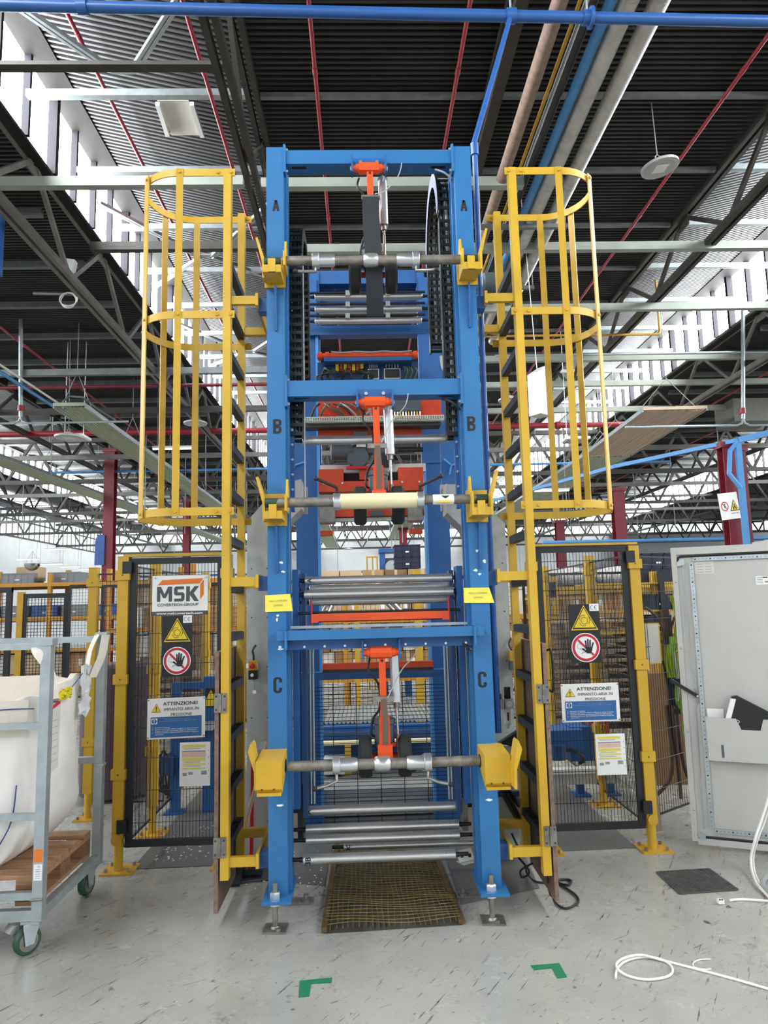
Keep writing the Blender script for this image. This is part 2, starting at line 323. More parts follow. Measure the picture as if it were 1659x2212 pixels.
m = MB(); m.box(-8.25, -8.2, -12, 52, HL, HG+.05); struct(m.build('wall_upstand_left', 'roof_sheet')); m = MB(); m.box(11.95, 12, -12, 52, HL, HG+.05); struct(m.build('wall_upstand_right', 'roof_sheet'))
# glazing strips: panes, mullions, sill and head
def glazing(n, x, z0, z1, y0, ynear, y1, side, label, step=.66):
    r = sroot('window_%d' % n, (x, y0, z0), label)
    MB().box(x-.06, x+.06, -12, y1, z0-.09, z0).build('window_sill', 'truss_light', r); MB().box(x-.06, x+.06, -12, y1, z1, z1+.07).build('window_head', 'head_dark', r)
    MB().box(min(x, x-side*.34), max(x, x-side*.34), -12, y1, z1-.1, z1-.05).build('head_shade_beam', 'head_dark', r); MB().box(min(x, x-side*.13), max(x, x-side*.12) if False else max(x, x-side*.13), -12, y1, z0-.14, z0-.1).build('gutter_ledge', 'head_dark', r)  # head beam reaches inward to shade the sheeting from the panes
    MB().box(x-.005, x+.005, -12, y0, z0, z1).build('pane', 'daylight', r)
    xo = x - side*.02
    y = y0; k = 0; cnt = int((ynear-y0)/step); bm = MB().box(0, .01, 0, step-.045, 0, z1-z0); src = None; msrc = None; sg = -side; mm = MB().box(min(-.02, sg*.09), max(.02, sg*.09), -.024, .024, 0, z1-z0); mm2 = MB().box(min(-.04, sg*.12), max(.04, sg*.12), -.04, .04, -.05, z1-z0+.03)
    for k in range(cnt):
        yy = y0+k*step
        if src is None:
            o = MB(); o.add([p+V((x, yy+.0225, z0)) for p in bm.v], bm.f); src = o.build('pane', 'daylight', r)
            o = MB(); o.add([p+V((x, yy, z0)) for p in mm.v], mm.f); msrc = o.build('mullion', 'mullion', r)
            o = MB(); o.add([p+V((x, yy, z0)) for p in mm2.v], mm2.f); msrc2 = o.build('glazing_post', 'mullion', r)
        else:
            for s_ in (src, msrc2 if k % 4 == 0 else msrc):
                c = s_.copy(); COL.objects.link(c); c.parent = r; c.location = (0, k*step, 0)
    yf = y0+cnt*step
    MB().box(x-.005, x+.005, yf, y1, z0, z1).build('pane', 'daylight', r)
    fm = MB(); yy = yf
    while yy < y1: fm.box(x-.03*side-.02, x-.03*side+.02, yy-.02, yy+.02, z0, z1); yy += step
    o = fm.build('far_mullions', 'mullion', r); o['kind'] = 'stuff'
    return r
glazing(1, -3.75, HL+.05, HG, 5.5, 26, 52, -1, 'long bright roof glazing above the lattice truss, upper left'); glazing(2, 7.5, HL+.05, HG, 8, 27, 52, 1, 'long bright roof glazing across the middle bay, upper right')
glazing(3, -13.8, HL+.05, HG, 16, 34, 52, -1, 'bright roof glazing two bays away behind the red column'); glazing(4, 18, HL+.05, HG, 16, 36, 52, 1, 'bright roof glazing of the far bay beyond the warning sign')
# walls
struct(MB().box(-18, 30, 50, 50.2, 0, ZC+4.45).build('wall_back', 'wall_white'), 'white rendered end wall of the hall')
wr = sroot('window_5', (6, 50.1, ZC+4.45), 'clerestory glazing above the white end wall'); MB().box(-18, 30, 50.1, 50.15, ZC+4.5, HG).build('pane', 'daylight_far', wr)
fm = MB()
for i in range(49): fm.box(-18+i-.04, -18+i+.04, 50, 50.08, ZC+4.5, HG)
for z in (ZC+4.48, ZC+5.3): fm.box(-18, 30, 49.98, 50.08, z-.05, z+.05)
fm.build('far_mullions', 'truss', wr)['kind'] = 'stuff'
wl = MB(); vs = []; y = 20.0
while y < 50: vs += [(-18, y, 0), (-18, y, ZC+3.85), (-17.93, y+.12, 0), (-17.93, y+.12, ZC+3.85)]; y += .24
wl.add(vs, [(2*i, 2*i+2, 2*i+3, 2*i+1) for i in range(len(vs)//2-1)]); struct(wl.build('wall_left', 'wall_rib', ang=10), 'pale ribbed side wall below a band of windows')
wr = sroot('window_6', (-18, 35, ZC+3.85), 'band of pale blue side windows above the ribbed wall'); MB().box(-18.1, -18.05, 12, 50, ZC+3.9, ZC+5.2).build('pane', 'daylight_far', wr)
src = None
for i in range(62):
    if src is None: src = MB().box(-18.03, -17.98, 12.0, 12.08, ZC+3.9, ZC+5.2).build('mullion', 'truss_light', wr)
    else: c = src.copy(); COL.objects.link(c); c.parent = wr; c.location = (0, i*.62, 0)
MB().box(-18.05, -17.95, 12, 50, ZC+3.85, ZC+3.95).build('window_sill', 'truss', wr); MB().box(-18.05, -17.93, 12, 50, ZC+4.75, ZC+4.82).build('transom', 'truss', wr)
wr = sroot('window_7', (-16, 30, HL-.05), 'added glowing roof strip that brightens the side wall, far left'); MB().box(-16.6, -15.4, 14, 50, HL-.06, HL-.05).build('pane', 'fill_glow', wr)  # glowing strip added under the aisle roof to brighten the ribbed wall
for i in range(24): MB().box(-16.65, -15.35, 14+i*1.5-.03, 14+i*1.5+.03, HL-.1, HL-.06).build('mullion', 'mullion', wr)
# lattice trusses along the bays
def truss(x, zt, zb, label, y0=4.0, y1=50, panel=2.3, matn='truss', w=.09, near=30, phase=0.0):
    r = sroot('roof_truss', (x, y0, zb), label)
    for z in (zt, zb):
        for s_ in (-1, 1): MB().box(x+s_*w*.55-w*.32, x+s_*w*.55+w*.32, y0, y1, z-w/2, z+w/2).build('chord', matn, r)
    y = y0+phase; far = MB(); k = 0
    while y+panel < y1:
        a, t, b = (x, y, zb), (x, y+panel/2, zt), (x, y+panel, zb)
        if y < near:
            MB().bar(a, t, w*.7, w*.55, X3).build('strut', matn, r); MB().bar(t, b, w*.7, w*.55, X3).build('strut', matn, r)
            MB().cbox((x, y+panel/2, zt-.09), .02, .3, .2).build('gusset', matn, r)
        else: far.bar(a, t, w*.7, w*.55, X3).bar(t, b, w*.7, w*.55, X3)
        y += panel
    if far.v: far.build('far_struts', matn, r)['kind'] = 'stuff'
    return r
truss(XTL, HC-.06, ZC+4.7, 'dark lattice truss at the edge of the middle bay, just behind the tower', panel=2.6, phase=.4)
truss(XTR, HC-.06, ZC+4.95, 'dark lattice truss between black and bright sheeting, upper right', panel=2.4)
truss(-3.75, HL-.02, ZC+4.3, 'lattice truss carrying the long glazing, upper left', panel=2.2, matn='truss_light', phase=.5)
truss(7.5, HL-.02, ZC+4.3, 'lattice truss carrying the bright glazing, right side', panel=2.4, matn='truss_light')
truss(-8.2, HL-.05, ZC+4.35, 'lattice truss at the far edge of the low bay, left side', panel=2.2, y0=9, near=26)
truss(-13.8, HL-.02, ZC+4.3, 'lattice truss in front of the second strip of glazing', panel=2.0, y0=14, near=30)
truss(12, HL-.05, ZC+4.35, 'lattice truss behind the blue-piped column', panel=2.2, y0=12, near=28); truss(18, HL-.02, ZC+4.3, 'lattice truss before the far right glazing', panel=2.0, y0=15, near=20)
# cross trusses, far field
for i, y in enumerate((21.0, 28.0, 35.0, 42.0, 48.5)):
    r = sroot('cross_truss', (0, y, ZC+3.7), ['dark cross truss spanning the bays, nearest of five', 'cross truss spanning the bays, second of five', 'cross truss spanning the bays, third of five', 'cross truss spanning the bays, fourth of five', 'cross truss close to the white end wall'][i]); 
    b = MB(); b.box(-18, 28, y-.06, y+.06, ZC+5.0, ZC+5.12).box(-18, 28, y-.06, y+.06, ZC+3.75, ZC+3.87); b.build('chord', 'truss', r); w = MB(); x = -18
    while x < 27: w.bar((x, y, ZC+3.8), (x+.75, y, ZC+5.05), .08, .06, Y3).bar((x+.75, y, ZC+5.05), (x+1.5, y, ZC+3.8), .08, .06, Y3); x += 1.5
    w.build('web', 'truss', r)['kind'] = 'stuff'
# galvanised purlins under the sheeting and bottom-chord tie beams
PUR = ['galvanised purlin under the middle roof, %s from the tower' % w for w in ('first', 'second', 'third', 'fourth', 'fifth', 'sixth', 'seventh', 'eighth', 'ninth', 'tenth')]
for i in range(10):
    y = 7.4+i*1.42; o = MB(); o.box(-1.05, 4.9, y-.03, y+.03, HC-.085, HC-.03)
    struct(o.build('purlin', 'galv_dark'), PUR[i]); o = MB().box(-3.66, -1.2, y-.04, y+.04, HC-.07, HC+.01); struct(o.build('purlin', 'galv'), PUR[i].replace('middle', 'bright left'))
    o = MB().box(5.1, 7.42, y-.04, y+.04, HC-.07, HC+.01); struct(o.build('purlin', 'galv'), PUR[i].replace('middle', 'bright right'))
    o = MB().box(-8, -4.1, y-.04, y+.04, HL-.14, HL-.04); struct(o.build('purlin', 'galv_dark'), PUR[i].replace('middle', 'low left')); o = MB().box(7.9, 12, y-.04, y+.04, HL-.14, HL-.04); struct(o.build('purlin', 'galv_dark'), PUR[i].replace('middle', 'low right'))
fp = MB()
for i in range(18):
    y = 22.3+i*1.5
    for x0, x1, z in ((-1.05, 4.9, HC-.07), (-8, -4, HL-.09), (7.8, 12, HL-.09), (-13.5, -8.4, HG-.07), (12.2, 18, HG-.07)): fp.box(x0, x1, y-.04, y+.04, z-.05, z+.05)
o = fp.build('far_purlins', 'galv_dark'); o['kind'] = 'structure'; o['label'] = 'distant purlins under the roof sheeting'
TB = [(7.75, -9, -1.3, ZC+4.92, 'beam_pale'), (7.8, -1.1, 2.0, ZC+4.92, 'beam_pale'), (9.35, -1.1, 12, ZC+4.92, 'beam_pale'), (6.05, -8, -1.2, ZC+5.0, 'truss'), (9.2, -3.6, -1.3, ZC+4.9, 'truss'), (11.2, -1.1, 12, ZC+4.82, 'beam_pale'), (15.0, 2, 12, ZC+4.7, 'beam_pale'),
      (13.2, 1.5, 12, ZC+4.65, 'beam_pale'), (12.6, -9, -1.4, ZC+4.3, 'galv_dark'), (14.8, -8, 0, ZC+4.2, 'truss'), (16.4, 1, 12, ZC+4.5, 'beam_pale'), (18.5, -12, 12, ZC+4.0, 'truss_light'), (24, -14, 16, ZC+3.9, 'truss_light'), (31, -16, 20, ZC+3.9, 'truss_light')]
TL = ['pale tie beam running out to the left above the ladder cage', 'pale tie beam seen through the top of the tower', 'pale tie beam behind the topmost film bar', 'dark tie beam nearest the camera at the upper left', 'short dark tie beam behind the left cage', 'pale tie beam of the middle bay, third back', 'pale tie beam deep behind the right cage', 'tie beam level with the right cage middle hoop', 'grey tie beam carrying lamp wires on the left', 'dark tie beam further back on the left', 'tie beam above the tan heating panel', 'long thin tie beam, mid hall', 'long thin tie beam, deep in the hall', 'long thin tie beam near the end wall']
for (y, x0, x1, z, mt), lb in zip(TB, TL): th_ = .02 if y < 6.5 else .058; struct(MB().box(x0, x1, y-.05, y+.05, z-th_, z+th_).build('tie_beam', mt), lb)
# V bracing on the bright left sheeting
for k, (y, nm) in enumerate(((6.95, 'nearest'), (11.0, 'second'), (15.4, 'third'))):
    z = ZC+5.7; r = sroot('roof_bracing', (-2.5, y, z), 'V-shaped bracing bars under the bright left sheeting, %s' % nm)
    for dx in (-1.25, 1.25):
        for q in (-.03, .03): MB().bar((-2.45+q+.12*(1 if dx > 0 else -1), y, z), (-2.45+dx+q, y-1.35, z+.12), .035, .05).build('brace', 'galv', r)
    if k: 
        for dx in (-1.25, 1.25): MB().bar((-2.45+.1*(1 if dx > 0 else -1), y+.05, z), (-2.45+dx, y+1.4, z+.12), .06, .05).build('brace', 'galv', r)
    MB().cbox((-2.45, y, z), .26, .1, .015).build('gusset', 'galv', r)
# roof hatch patch
r = sroot('roof_hatch', (-2.2, 8.0, HC+.1), 'pale patched roof opening between two white channels')
zh = HC+.06; MB().bar(gz(340, 224, zh), gz(362, 292, zh), .05, .05).build('channel', 'white', r); MB().bar(gz(414, 224, zh), gz(437, 294, zh), .05, .05).build('channel', 'white', r)
p = gz(388, 255, zh+.04); MB().cbox((p.x, p.y, p.z), .36, .62, .015).build('patch_sheet', 'cardboard_white', r)
# ---------------------------------------------------------------- sprinkler pipes and other services
def ypipe(name, x, z, r, mt, label, y0=-2, y1=49, sleeves=(), cat='pipe', group=None):
    t = thing(name, (x, y0, z), label, cat, group); MB().cyl((x, y0, z), (x, y1, z), r, n=12).build('pipe_run', mt, t)
    for y in sleeves: MB().cyl((x, y-.05, z), (x, y+.05, z), r*1.28, n=12).build('coupling', mt, t)
    return t
for x, z, lb in ((-2.9, ZC+6.05, 'red sprinkler pipe nearest the left glazing'), (-1.58, ZC+5.65, 'red sprinkler pipe under the bright sheeting beside the truss'), (-.40, ZC+5.65, 'red sprinkler pipe passing above the orange arm, left of it'), (1.13, ZC+5.65, 'red sprinkler pipe passing above the tower near the blue downpipe'), (4.24, ZC+5.65, 'red sprinkler pipe beside the round hanging lamp'), (-6.3, ZC+5.0, 'red sprinkler pipe in the low bay, left'), (9.3, ZC+5.0, 'red sprinkler pipe in the low bay, right'), (10.9, ZC+5.0, 'red sprinkler pipe furthest to the right')):
    ypipe('sprinkler_pipe', x, z, .023, 'red_pipe', lb, sleeves=(6.9, 9.8, 13.0))
def xpipe(name, y, z, x0, x1, r, mt, label, couplings=()):
    t = thing(name, ((x0+x1)/2, y, z), label, 'pipe'); MB().cyl((x0, y, z), (x1, y, z), r, n=12).build('pipe_run', mt, t)
    for x in couplings: MB().cyl((x-.06, y, z), (x+.06, y, z), r*1.4, n=12).build('coupling', mt, t)
    return t
xpipe('fire_main', 17.3, ZC+4.35, -14, -1.0, .07, 'red_pipe', 'red fire main crossing the hall behind the left cage', (-9, -6, -3, -2)); xpipe('fire_main', 17.3, ZC+4.35, 1.2, 7, .07, 'red_pipe', 'red fire main crossing behind the right cage', (2.5, 5))
xpipe('conduit', 13.6, ZC+4.35, -10, -1.6, .035, 'maroon', 'thin brown conduit behind the left cage'); xpipe('air_line', 20, ZC+3.9, -9, 9, .035, 'blue_light', 'thin blue air line deep across the hall')
xpipe('conduit', 12.9, ZC+4.62, 2.6, 12, .025, 'galv', 'thin grey conduit level with the right cage middle hoop'); xpipe('gas_pipe', 12.5, ZC+4.85, 1.4, 5.6, .022, 'yellow_dull', 'thin yellow gas pipe crossing behind the right cage'); tag(MB().tube([(5.58, 12.5, ZC+4.85), (5.62, 12.5, ZC+4.9), (5.62, 12.5, HC+.1)], .022, n=8).build('gas_riser', 'yellow_dull'), 'thin yellow gas riser climbing to the bright sheeting on the right', 'pipe')
ypipe('busbar_trunking', -5.85, ZC+3.9, .03, 'blue_light', 'pale blue trunking running back at the far left', y0=9, y1=34); ypipe('busbar_trunking', -5.72, ZC+3.93, .02, 'white', 'white trunking alongside the pale blue one, far left', y0=9, y1=34)
# blue air main across the top and its branch to the tower
ym = 4.62; zm = ZC+4.24
t = thing('air_main', (0, ym, zm), 'thick blue air main crossing the very top of the picture', 'pipe')
pL, pR = at(-60, 10, ym), at(1720, 48, ym); MB().cyl(pL, pR, .04, n=16).build('pipe_run', 'blue_pipe', t)
for px in (172, 1090, 1258):
    c = pL.lerp(pR, (px+60)/1780); MB().cyl(c-X3*.035, c+X3*.035, .052, n=16).build('clamp', 'blue_pipe', t); MB().cyl(c+V((0, 0, .03)), c+V((0, 0, .5)), .008, n=8).build('hanger_rod', 'galv', t)
c = pL.lerp(pR, (1268+60)/1780); MB().lathe(c-X3*.02, X3, [(0, .04), (0, .075), (.02, .075), (.02, .04)]).build('flange', 'blue_pipe', t)
t = thing('air_branch', (.76, 4.17, 1.5), 'thin blue air pipe dropping to the right tower post', 'pipe')
j = pL.lerp(pR, (1088+60)/1780); k1 = at(1025, 320, 4.17); k2 = at(1052, 1020, 4.17)
MB().tube([j+V((0, 0, .02)), j+V((-.01, -.02, -.05)), k1+V((.005, .02, .06)), k1, k1+V((0, 0, -.08)), k2, V((k2.x, k2.y, .9))], .018, n=10).build('pipe_run', 'blue_pipe', t); MB().cyl(k1+V((0, 0, .03)), k1-V((0, 0, .05)), .026).build('coupling', 'blue_pipe', t)
# service bundle, upper right
for x, z, r_, mt, lb, nm in ((1.74, ZC+4.95, .07, 'pipe_brown', 'rusty brown lagged pipe of the overhead bundle', 'lagged_pipe'), (2.32, ZC+4.95, .085, 'pipe_clad', 'grey metal-clad pipe next to the blue one overhead', 'clad_pipe'), (2.58, ZC+4.95, .085, 'pipe_clad', 'grey metal-clad pipe at the outer edge of the overhead bundle', 'clad_pipe'), (2.17, ZC+4.95, .05, 'blue_light', 'blue pipe of the overhead bundle', 'air_pipe'), (1.93, ZC+5.0, .018, 'yellow_dull', 'thin yellow pipe of the overhead bundle', 'gas_pipe'), (1.99, ZC+5.0, .015, 'galv', 'thin grey conduit of the overhead bundle', 'conduit')):
    t = ypipe(nm, x, z, r_, mt, lb, y0=-2, y1=13 if nm != 'lagged_pipe' else 9.2)
    if r_ > .06:
        for k in range(9): MB().cyl((x, 5.2+k*.9, z), (x, 5.215+k*.9, z), r_*1.03, n=14).build('seam_band', mt, t)
t = thing('cable_tray', (2.06, 5, ZC+4.9), 'dark cable tray running beside the overhead pipes', 'cable tray'); MB().box(2.02, 2.1, -2, 20, ZC+5.05, ZC+5.07).build('tray_base', 'truss', t); MB().box(2.01, 2.025, -2, 20, ZC+5.05, ZC+5.12).build('tray_side', 'galv_dark', t); MB().box(2.095, 2.11, -2, 20, ZC+5.05, ZC+5.12).build('tray_side', 'galv_dark', t)
for k, (y, lb) in enumerate(((8.6, 'nearest'), (10.4, 'second'), (12.2, 'third'))):
    t = thing('pipe_hanger', (2.15, y, ZC+4.8), 'grey hanger frame under the overhead pipes, %s' % lb, 'bracket'); MB().box(1.6, 2.75, y-.03, y+.03, ZC+4.79, ZC+4.84).build('crossbar', 'galv_dark', t)
    for x in (1.62, 2.73): MB().cyl((x, y, ZC+4.84), (x, y, HC-.03), .01, n=8).build('rod', 'galv_dark', t)
struct(MB().box(1.5, 1.62, -2, 14, HC-.4, HC-.3).build('beam_edge', 'truss'), 'dark edge beam above the lagged pipe'); struct(MB().box(1.5, 1.6, -2, 14, HC-.1, HC-.02).build('beam_edge', 'truss'), 'upper flange of the dark edge beam')
# round high-bay lamps
def bay_lamp(px, py, Y, label, dia=.38, top=None, tilt=0.0):
    c = at(px, py, Y); t = thing('bay_lamp', c, label, 'lamp', 'round hanging bay lamps'); R = Matrix.Rotation(tilt, 4, 'Y'); ax = R @ V((0, 0, 1)); r = dia/2
    MB().lathe(c, ax, [(0, r*.86), (0, r), (.03, r), (.055, r*.8), (.075, r*.3), (.1, r*.28)], n=24).build('housing', 'grey_box', t)
    MB().lathe(c-ax*.004, ax, [(0, r*.84), (.003, r*.84)], n=24).build('lens', 'lens', t); ex = ax.cross(Y3).normalized(); MB().cbox(c-ax*.007, r*.7, r*.7, .004, R.to_3x3()).build('led_board', 'white_plastic', t)
    e = c+ax*.1; MB().tube([e, e+ax*.05+V((.03, 0, 0)), e+ax*.08, e+ax*.05-V((.03, 0, 0)), e], .006, n=6).build('hook', 'galv', t)
    z = top or ceil_z(e.x); MB().cyl(e+ax*.08, (e.x-.03, e.y, z), .006, n=6).build('cord', 'cable_grey', t); return t
bay_lamp(1426, 364, 7.6, 'round grey lamp hanging on a cord from the black roof, upper right', .43, tilt=-.13)
bay_lamp(422, 916, 15, 'round lamp hanging behind the left cage', .5); bay_lamp(236, 1040, 22, 'round lamp hanging in front of the red column', .6); bay_lamp(1100, 866, 14, 'round lamp seen beside the right ladder rail', .45); bay_lamp(148, 946, 13.2, 'lamp hanging below the left heating panel', .5)
bay_lamp(753, 1187, 40, 'tiny round lamp before the white end wall', .55, HL-.3)
# radiant heating panels
def heat_panel(p0, p1, wd, mt, label, grp='ribbed radiant heating panels'):
    a, b = V(p0), V(p1); t = thing('heating_panel', a, label, 'heater', grp); d = (b-a).normalized(); x = d.cross(Z3).normalized(); n = 9; vs = []; prof = []
    for i in range(n):
        for q, h in ((0, 0), (.55, 0), (.68, .02), (.88, .02)): prof.append((-wd/2+(i+q)*wd/n, h))
    prof.append((wd/2, 0)); m = MB()
    for p in (a, b): vs += [p+x*q+V((0, 0, h)) for q, h in prof]
    k = len(prof); m.add(vs, [(i, i+1, k+i+1, k+i) for i in range(k-1)]); m.build('ribbed_sheet', mt, t, ang=10)
    for s_ in (-1, 1): MB().bar(a+x*(s_*wd/2)+V((0, 0, .03)), b+x*(s_*wd/2)+V((0, 0, .03)), .02, .08).build('edge_rail', 'galv', t)
    MB().bar(a-x*wd/2+V((0, 0, .05)), a+x*wd/2+V((0, 0, .05)), .05, .06).build('header_pipe', mt, t)
    L = (b-a).length; k = 0
    while k*3.2+.3 < min(L, 20):
        c = a+d*(k*3.2+.3); top = c+V((0, 0, .75)); w = MB()
        for s_ in (-1, 1): w.cyl(c+x*(s_*wd/2)+V((0, 0, .06)), top, .008, n=6)
        w.build('sling', 'cable_grey', t); MB().cyl(top, (top.x, top.y, ceil_z(top.x)), .007, n=6).build('chain', 'cable_grey', t); k += 1
    return t
PZ = 5.25
a = gz(150, 880, PZ); t = heat_panel(a, (a.x-.1, 34, PZ), .56, 'panel_green', 'green-grey ribbed heating panel hanging at mid left, near end in view')
MB().tube([at(138, 884, a.y), at(136, 868, a.y), at(150, 856, a.y), at(178, 858, a.y), at(212, 885, a.y+.8), at(248, 907, a.y+1.4), at(226, 908, a.y+1.4)], .022, n=8).build('feed_pipe', 'galv_dark', t)
heat_panel(gz(-60, 975, PZ), gz(532, 1188, PZ), .62, 'panel_green', 'green-grey ribbed heating panel at the far left edge')
a = gz(1458, 887, PZ); heat_panel(a, (6.3, 17.6, PZ), 1.25, 'panel_tan', 'tan ribbed heating panel hanging at mid right'); heat_panel((6.3, 17.7, PZ), (6.25, 38, PZ), 1.25, 'panel_green', 'green continuation of the tan heating panel behind the right cage')
heat_panel((-1.85, 24, PZ), (-1.9, 45, PZ), .75, 'panel_green', 'ribbed heating panel seen between the tower posts, left one'); heat_panel((1.95, 20, PZ), (1.9, 40, PZ), .85, 'panel_green', 'ribbed heating panel seen between the tower posts, right one')
# columns
def column(px, ytop, Y, w, label, ztop=None, extra=False):
    p = at(px, 1200, Y); r = sroot('column', (p.x, Y, 0), label); zt = ztop or at(px, ytop, Y).z
    MB().box(p.x-w/2, p.x+w/2, Y-w*.5, Y-w*.42, 0, zt).build('flange', 'maroon', r); MB().box(p.x-w/2, p.x+w/2, Y+w*.42, Y+w*.5, 0, zt).build('flange', 'maroon', r); MB().box(p.x-w*.06, p.x+w*.06, Y-w*.42, Y+w*.42, 0, zt).build('web', 'maroon', r)
    MB().box(p.x-w*.7, p.x+w*.7, Y-w*.6, Y+w*.6, zt, zt+.1).build('head_plate', 'maroon', r); return r, p
column(235, 978, 20, .28, 'dark red steel column behind the left cage'); column(403, 1085, 28, .26, 'dark red steel column further back, left of the ladder'); column(1342, 1062, 19, .3, 'dark red steel column behind the right fence door'); column(1212, 1130, 26, .3, 'dark red steel column just visible past the right ladder'); column(872, 1145, 34, .35, 'distant red column seen through the tower')
r, p = column(1588, 945, 12, .22, 'pair of dark red columns with a blue pipe at the right', 4.2); r2, p2 = column(1612, 945, 12.3, .2, 'rear one of the pair of red columns at the right', 4.2)
t = thing('conduit_riser', (p.x+.12, 11.7, 0), 'blue conduit climbing the red columns at the right', 'pipe'); x = p.x+.06
MB().box(x-.05, x+.05, 11.68, 11.74, 2.2, 4.3).build('riser', 'blue_light', t); MB().tube([(x, 11.7, 4.25), (x-.15, 11.7, 4.1), (x-.2, 11.7, 3.7), (x-.02, 11.7, 3.45)], .04).build('loop', 'blue_light', t); MB().bar((x, 11.7, 4.28), (x+2.2, 11.7, 4.75), .08, .1).build('run', 'blue_light', t); MB().bar((x, 11.7, 4.28), (x-1.3, 14, 4.3), .06, .07).build('run', 'blue_light', t); MB().bar((x-1.3, 14, 4.3), (x-4.5, 26, 4.6), .06, .07).build('run', 'blue_light', t)
xpipe('air_line', 14, 2.78, 3.6, 12, .035, 'blue_light', 'blue air line crossing above the grey cabinet')
# warning sign on the column
c = at(1575, 1093, 11.62); ex = V((.96, .28, .12)).normalized(); ex.z = 0; ex.normalize(); ex = (ex + V((0, 0, .12))).normalized(); ey = V((-.1, 0, 1)).normalized(); nz = ex.cross(ey)
t = thing('warning_sign', c, 'white safety sign with red ring and yellow triangle on the red column', 'sign'); rect(MB(), c-nz*.004, ex, ey, .40, .45, .01).build('plate', 'white', t)
f = nz*.008
ring(MB(), c-ex*.1+f, ex, ey, .062, .08).build('ring', 'sign_red', t); MB().bar(c-ex*.145+ey*.05+f, c-ex*.055-ey*.05+f, .014, .002, nz).build('slash', 'sign_red', t)
MB().prism([(-.1, -.09), (.1, -.09), (0, .1)], c+ex*.1+f, ex, ey, .001).build('triangle', 'print_black', t); MB().prism([(-.08, -.078), (.08, -.078), (0, .075)], c+ex*.1+f*1.3, ex, ey, .001).build('triangle_field', 'sign_yellow', t)
g = c-ex*.1+f*1.1; MB().prism(ngon(.013, 12), g+ey*.03, ex, ey, .001).prism([(-.012, -.03), (.014, -.03), (.018, .012), (-.006, .014)], g, ex, ey, .001).build('figure', 'print_black', t)
g = c+ex*.1+f*1.6; MB().prism(ngon(.011, 12), g+ey*.02, ex, ey, .001).prism([(-.04, -.07), (-.012, -.07), (-.012, -.035), (-.03, .0)], g, ex, ey, .001).prism([(.04, -.07), (.03, 0), (.012, -.035), (.012, -.07)], g, ex, ey, .001).prism([(-.013, -.035), (.013, -.035), (.009, .01), (-.009, .01)], g, ex, ey, .001).build('hands', 'print_black', t)
text('SAFETY FIRST', t, 'print_black', c+ex*.1-ey*.13+f, ex, ey, .022, width=.17)
# odds and ends under the roof
c = at(150, 578, 9.0); t = thing('junction_box', c, 'white box clipped to the lattice truss, upper left', 'electrical box'); MB().cbox(c, .14, .1, .2, Matrix.Rotation(.15, 3, 'Y')).build('body', 'pale_box', t); MB().tube([c+V((.05, 0, -.1)), c+V((.07, 0, -.16)), c+V((.02, 0, -.2)), c+V((-.05, 0, -.15))], .012, smooth=3).build('cable_loop', 'cable_white', t)
c = at(148, 650, 9.4); t = thing('cable_coil', c, 'coil of white cable hung on a thin bar, upper left', 'cable')
for q in range(4): MB().tube([(c.x+(.1+.008*q)*math.cos(g)+.008*q, c.y-.02*q, c.z+(.105-.004*q)*math.sin(g)) for g in [k*math.pi/10 for k in range(20)]], .006, n=6, closed=True).build('turn', 'cable_white', t)
MB().cyl(at(72, 634, 9.4), at(182, 636, 9.4), .02).build('bar', 'galv_dark', t)
c = at(1163, 850, 9.5); t = thing('indicator_box', c, 'white boxed light panel hanging on a thin wire behind the right cage', 'light box'); MB().prism([(-.16, -.36), (.0, -.36), (.0, .36), (-.16, .22)], c, V((1.1, .8, 0)), Z3, .2).build('body', 'pale_box', t); MB().cyl(c+V((0, 0, .3)), (c.x-.1, c.y, ceil_z(c.x)), .006, n=6).build('wire', 'cable_white', t)
c = at(1608, 895, 16.5); t = thing('roof_unit', c, 'grey box-shaped heater unit hung under the low roof, right', 'heater unit'); MB().cbox(c, 1.0, .9, .55).build('body', 'unit_grey', t); MB().cbox(c+V((.62, -.1, .12)), .22, .4, .4).build('side_box', 'unit_grey', t); MB().cyl(c+V((0, 0, .25)), (c.x, c.y, ceil_z(c.x)), .02).build('hanger', 'truss', t)
# fluorescent and hanging strip lights
for px, py, Y, L_, lb in ((378, 966, 16, 1.0, 'fluorescent strip light behind the left cage'), (1192, 1057, 18, .9, 'fluorescent strip light behind the right cage'), (60, 1207, 33, 1.0, 'small strip light before the pale side wall, leftmost'), (125, 1185, 33, 1.2, 'small strip light before the side wall post'), (108, 1217, 30, 1.0, 'small strip light right of the hanging mirror'), (152, 1223, 34, .9, 'small strip light before the ribbed wall'), (190, 1229, 36, .9, 'small strip light nearest the red column')):
    c = at(px, py, Y); t = thing('strip_light', c, lb, 'lamp', 'fluorescent strip lights'); MB().cbox(c, L_, .12, .04).build('housing', 'white', t); MB().cyl(c+V((-L_/2, 0, -.035)), c+V((L_/2, 0, -.035)), .022).build('tube', 'flow_white', t)
    for s_ in (-1, 1): MB().cyl(c+V((s_*L_*.4, 0, .02)), (c.x+s_*L_*.4, Y, ceil_z(c.x)), .006, n=5).build('wire', 'cable_grey', t)
for px, py, Y, lb in ((160, 945, 13.6, 'grey flood-light tray under the left heating panel'), (1243, 950, 14.5, 'grey flood-light tray beside the tan heating panel')):
    c = at(px, py, Y); t = thing('flood_tray', c, lb, 'lamp'); MB().cbox(c, .5, .45, .05).build('housing', 'white', t)
    for s_ in (-1, 1): MB().cbox(c+V((s_*.12, 0, -.03)), .2, .4, .02).build('lens', 'lens', t); MB().cyl(c+V((s_*.18, 0, .02)), (c.x+s_*.18, Y, ceil_z(c.x)), .008, n=6).build('stem', 'cable_white', t)
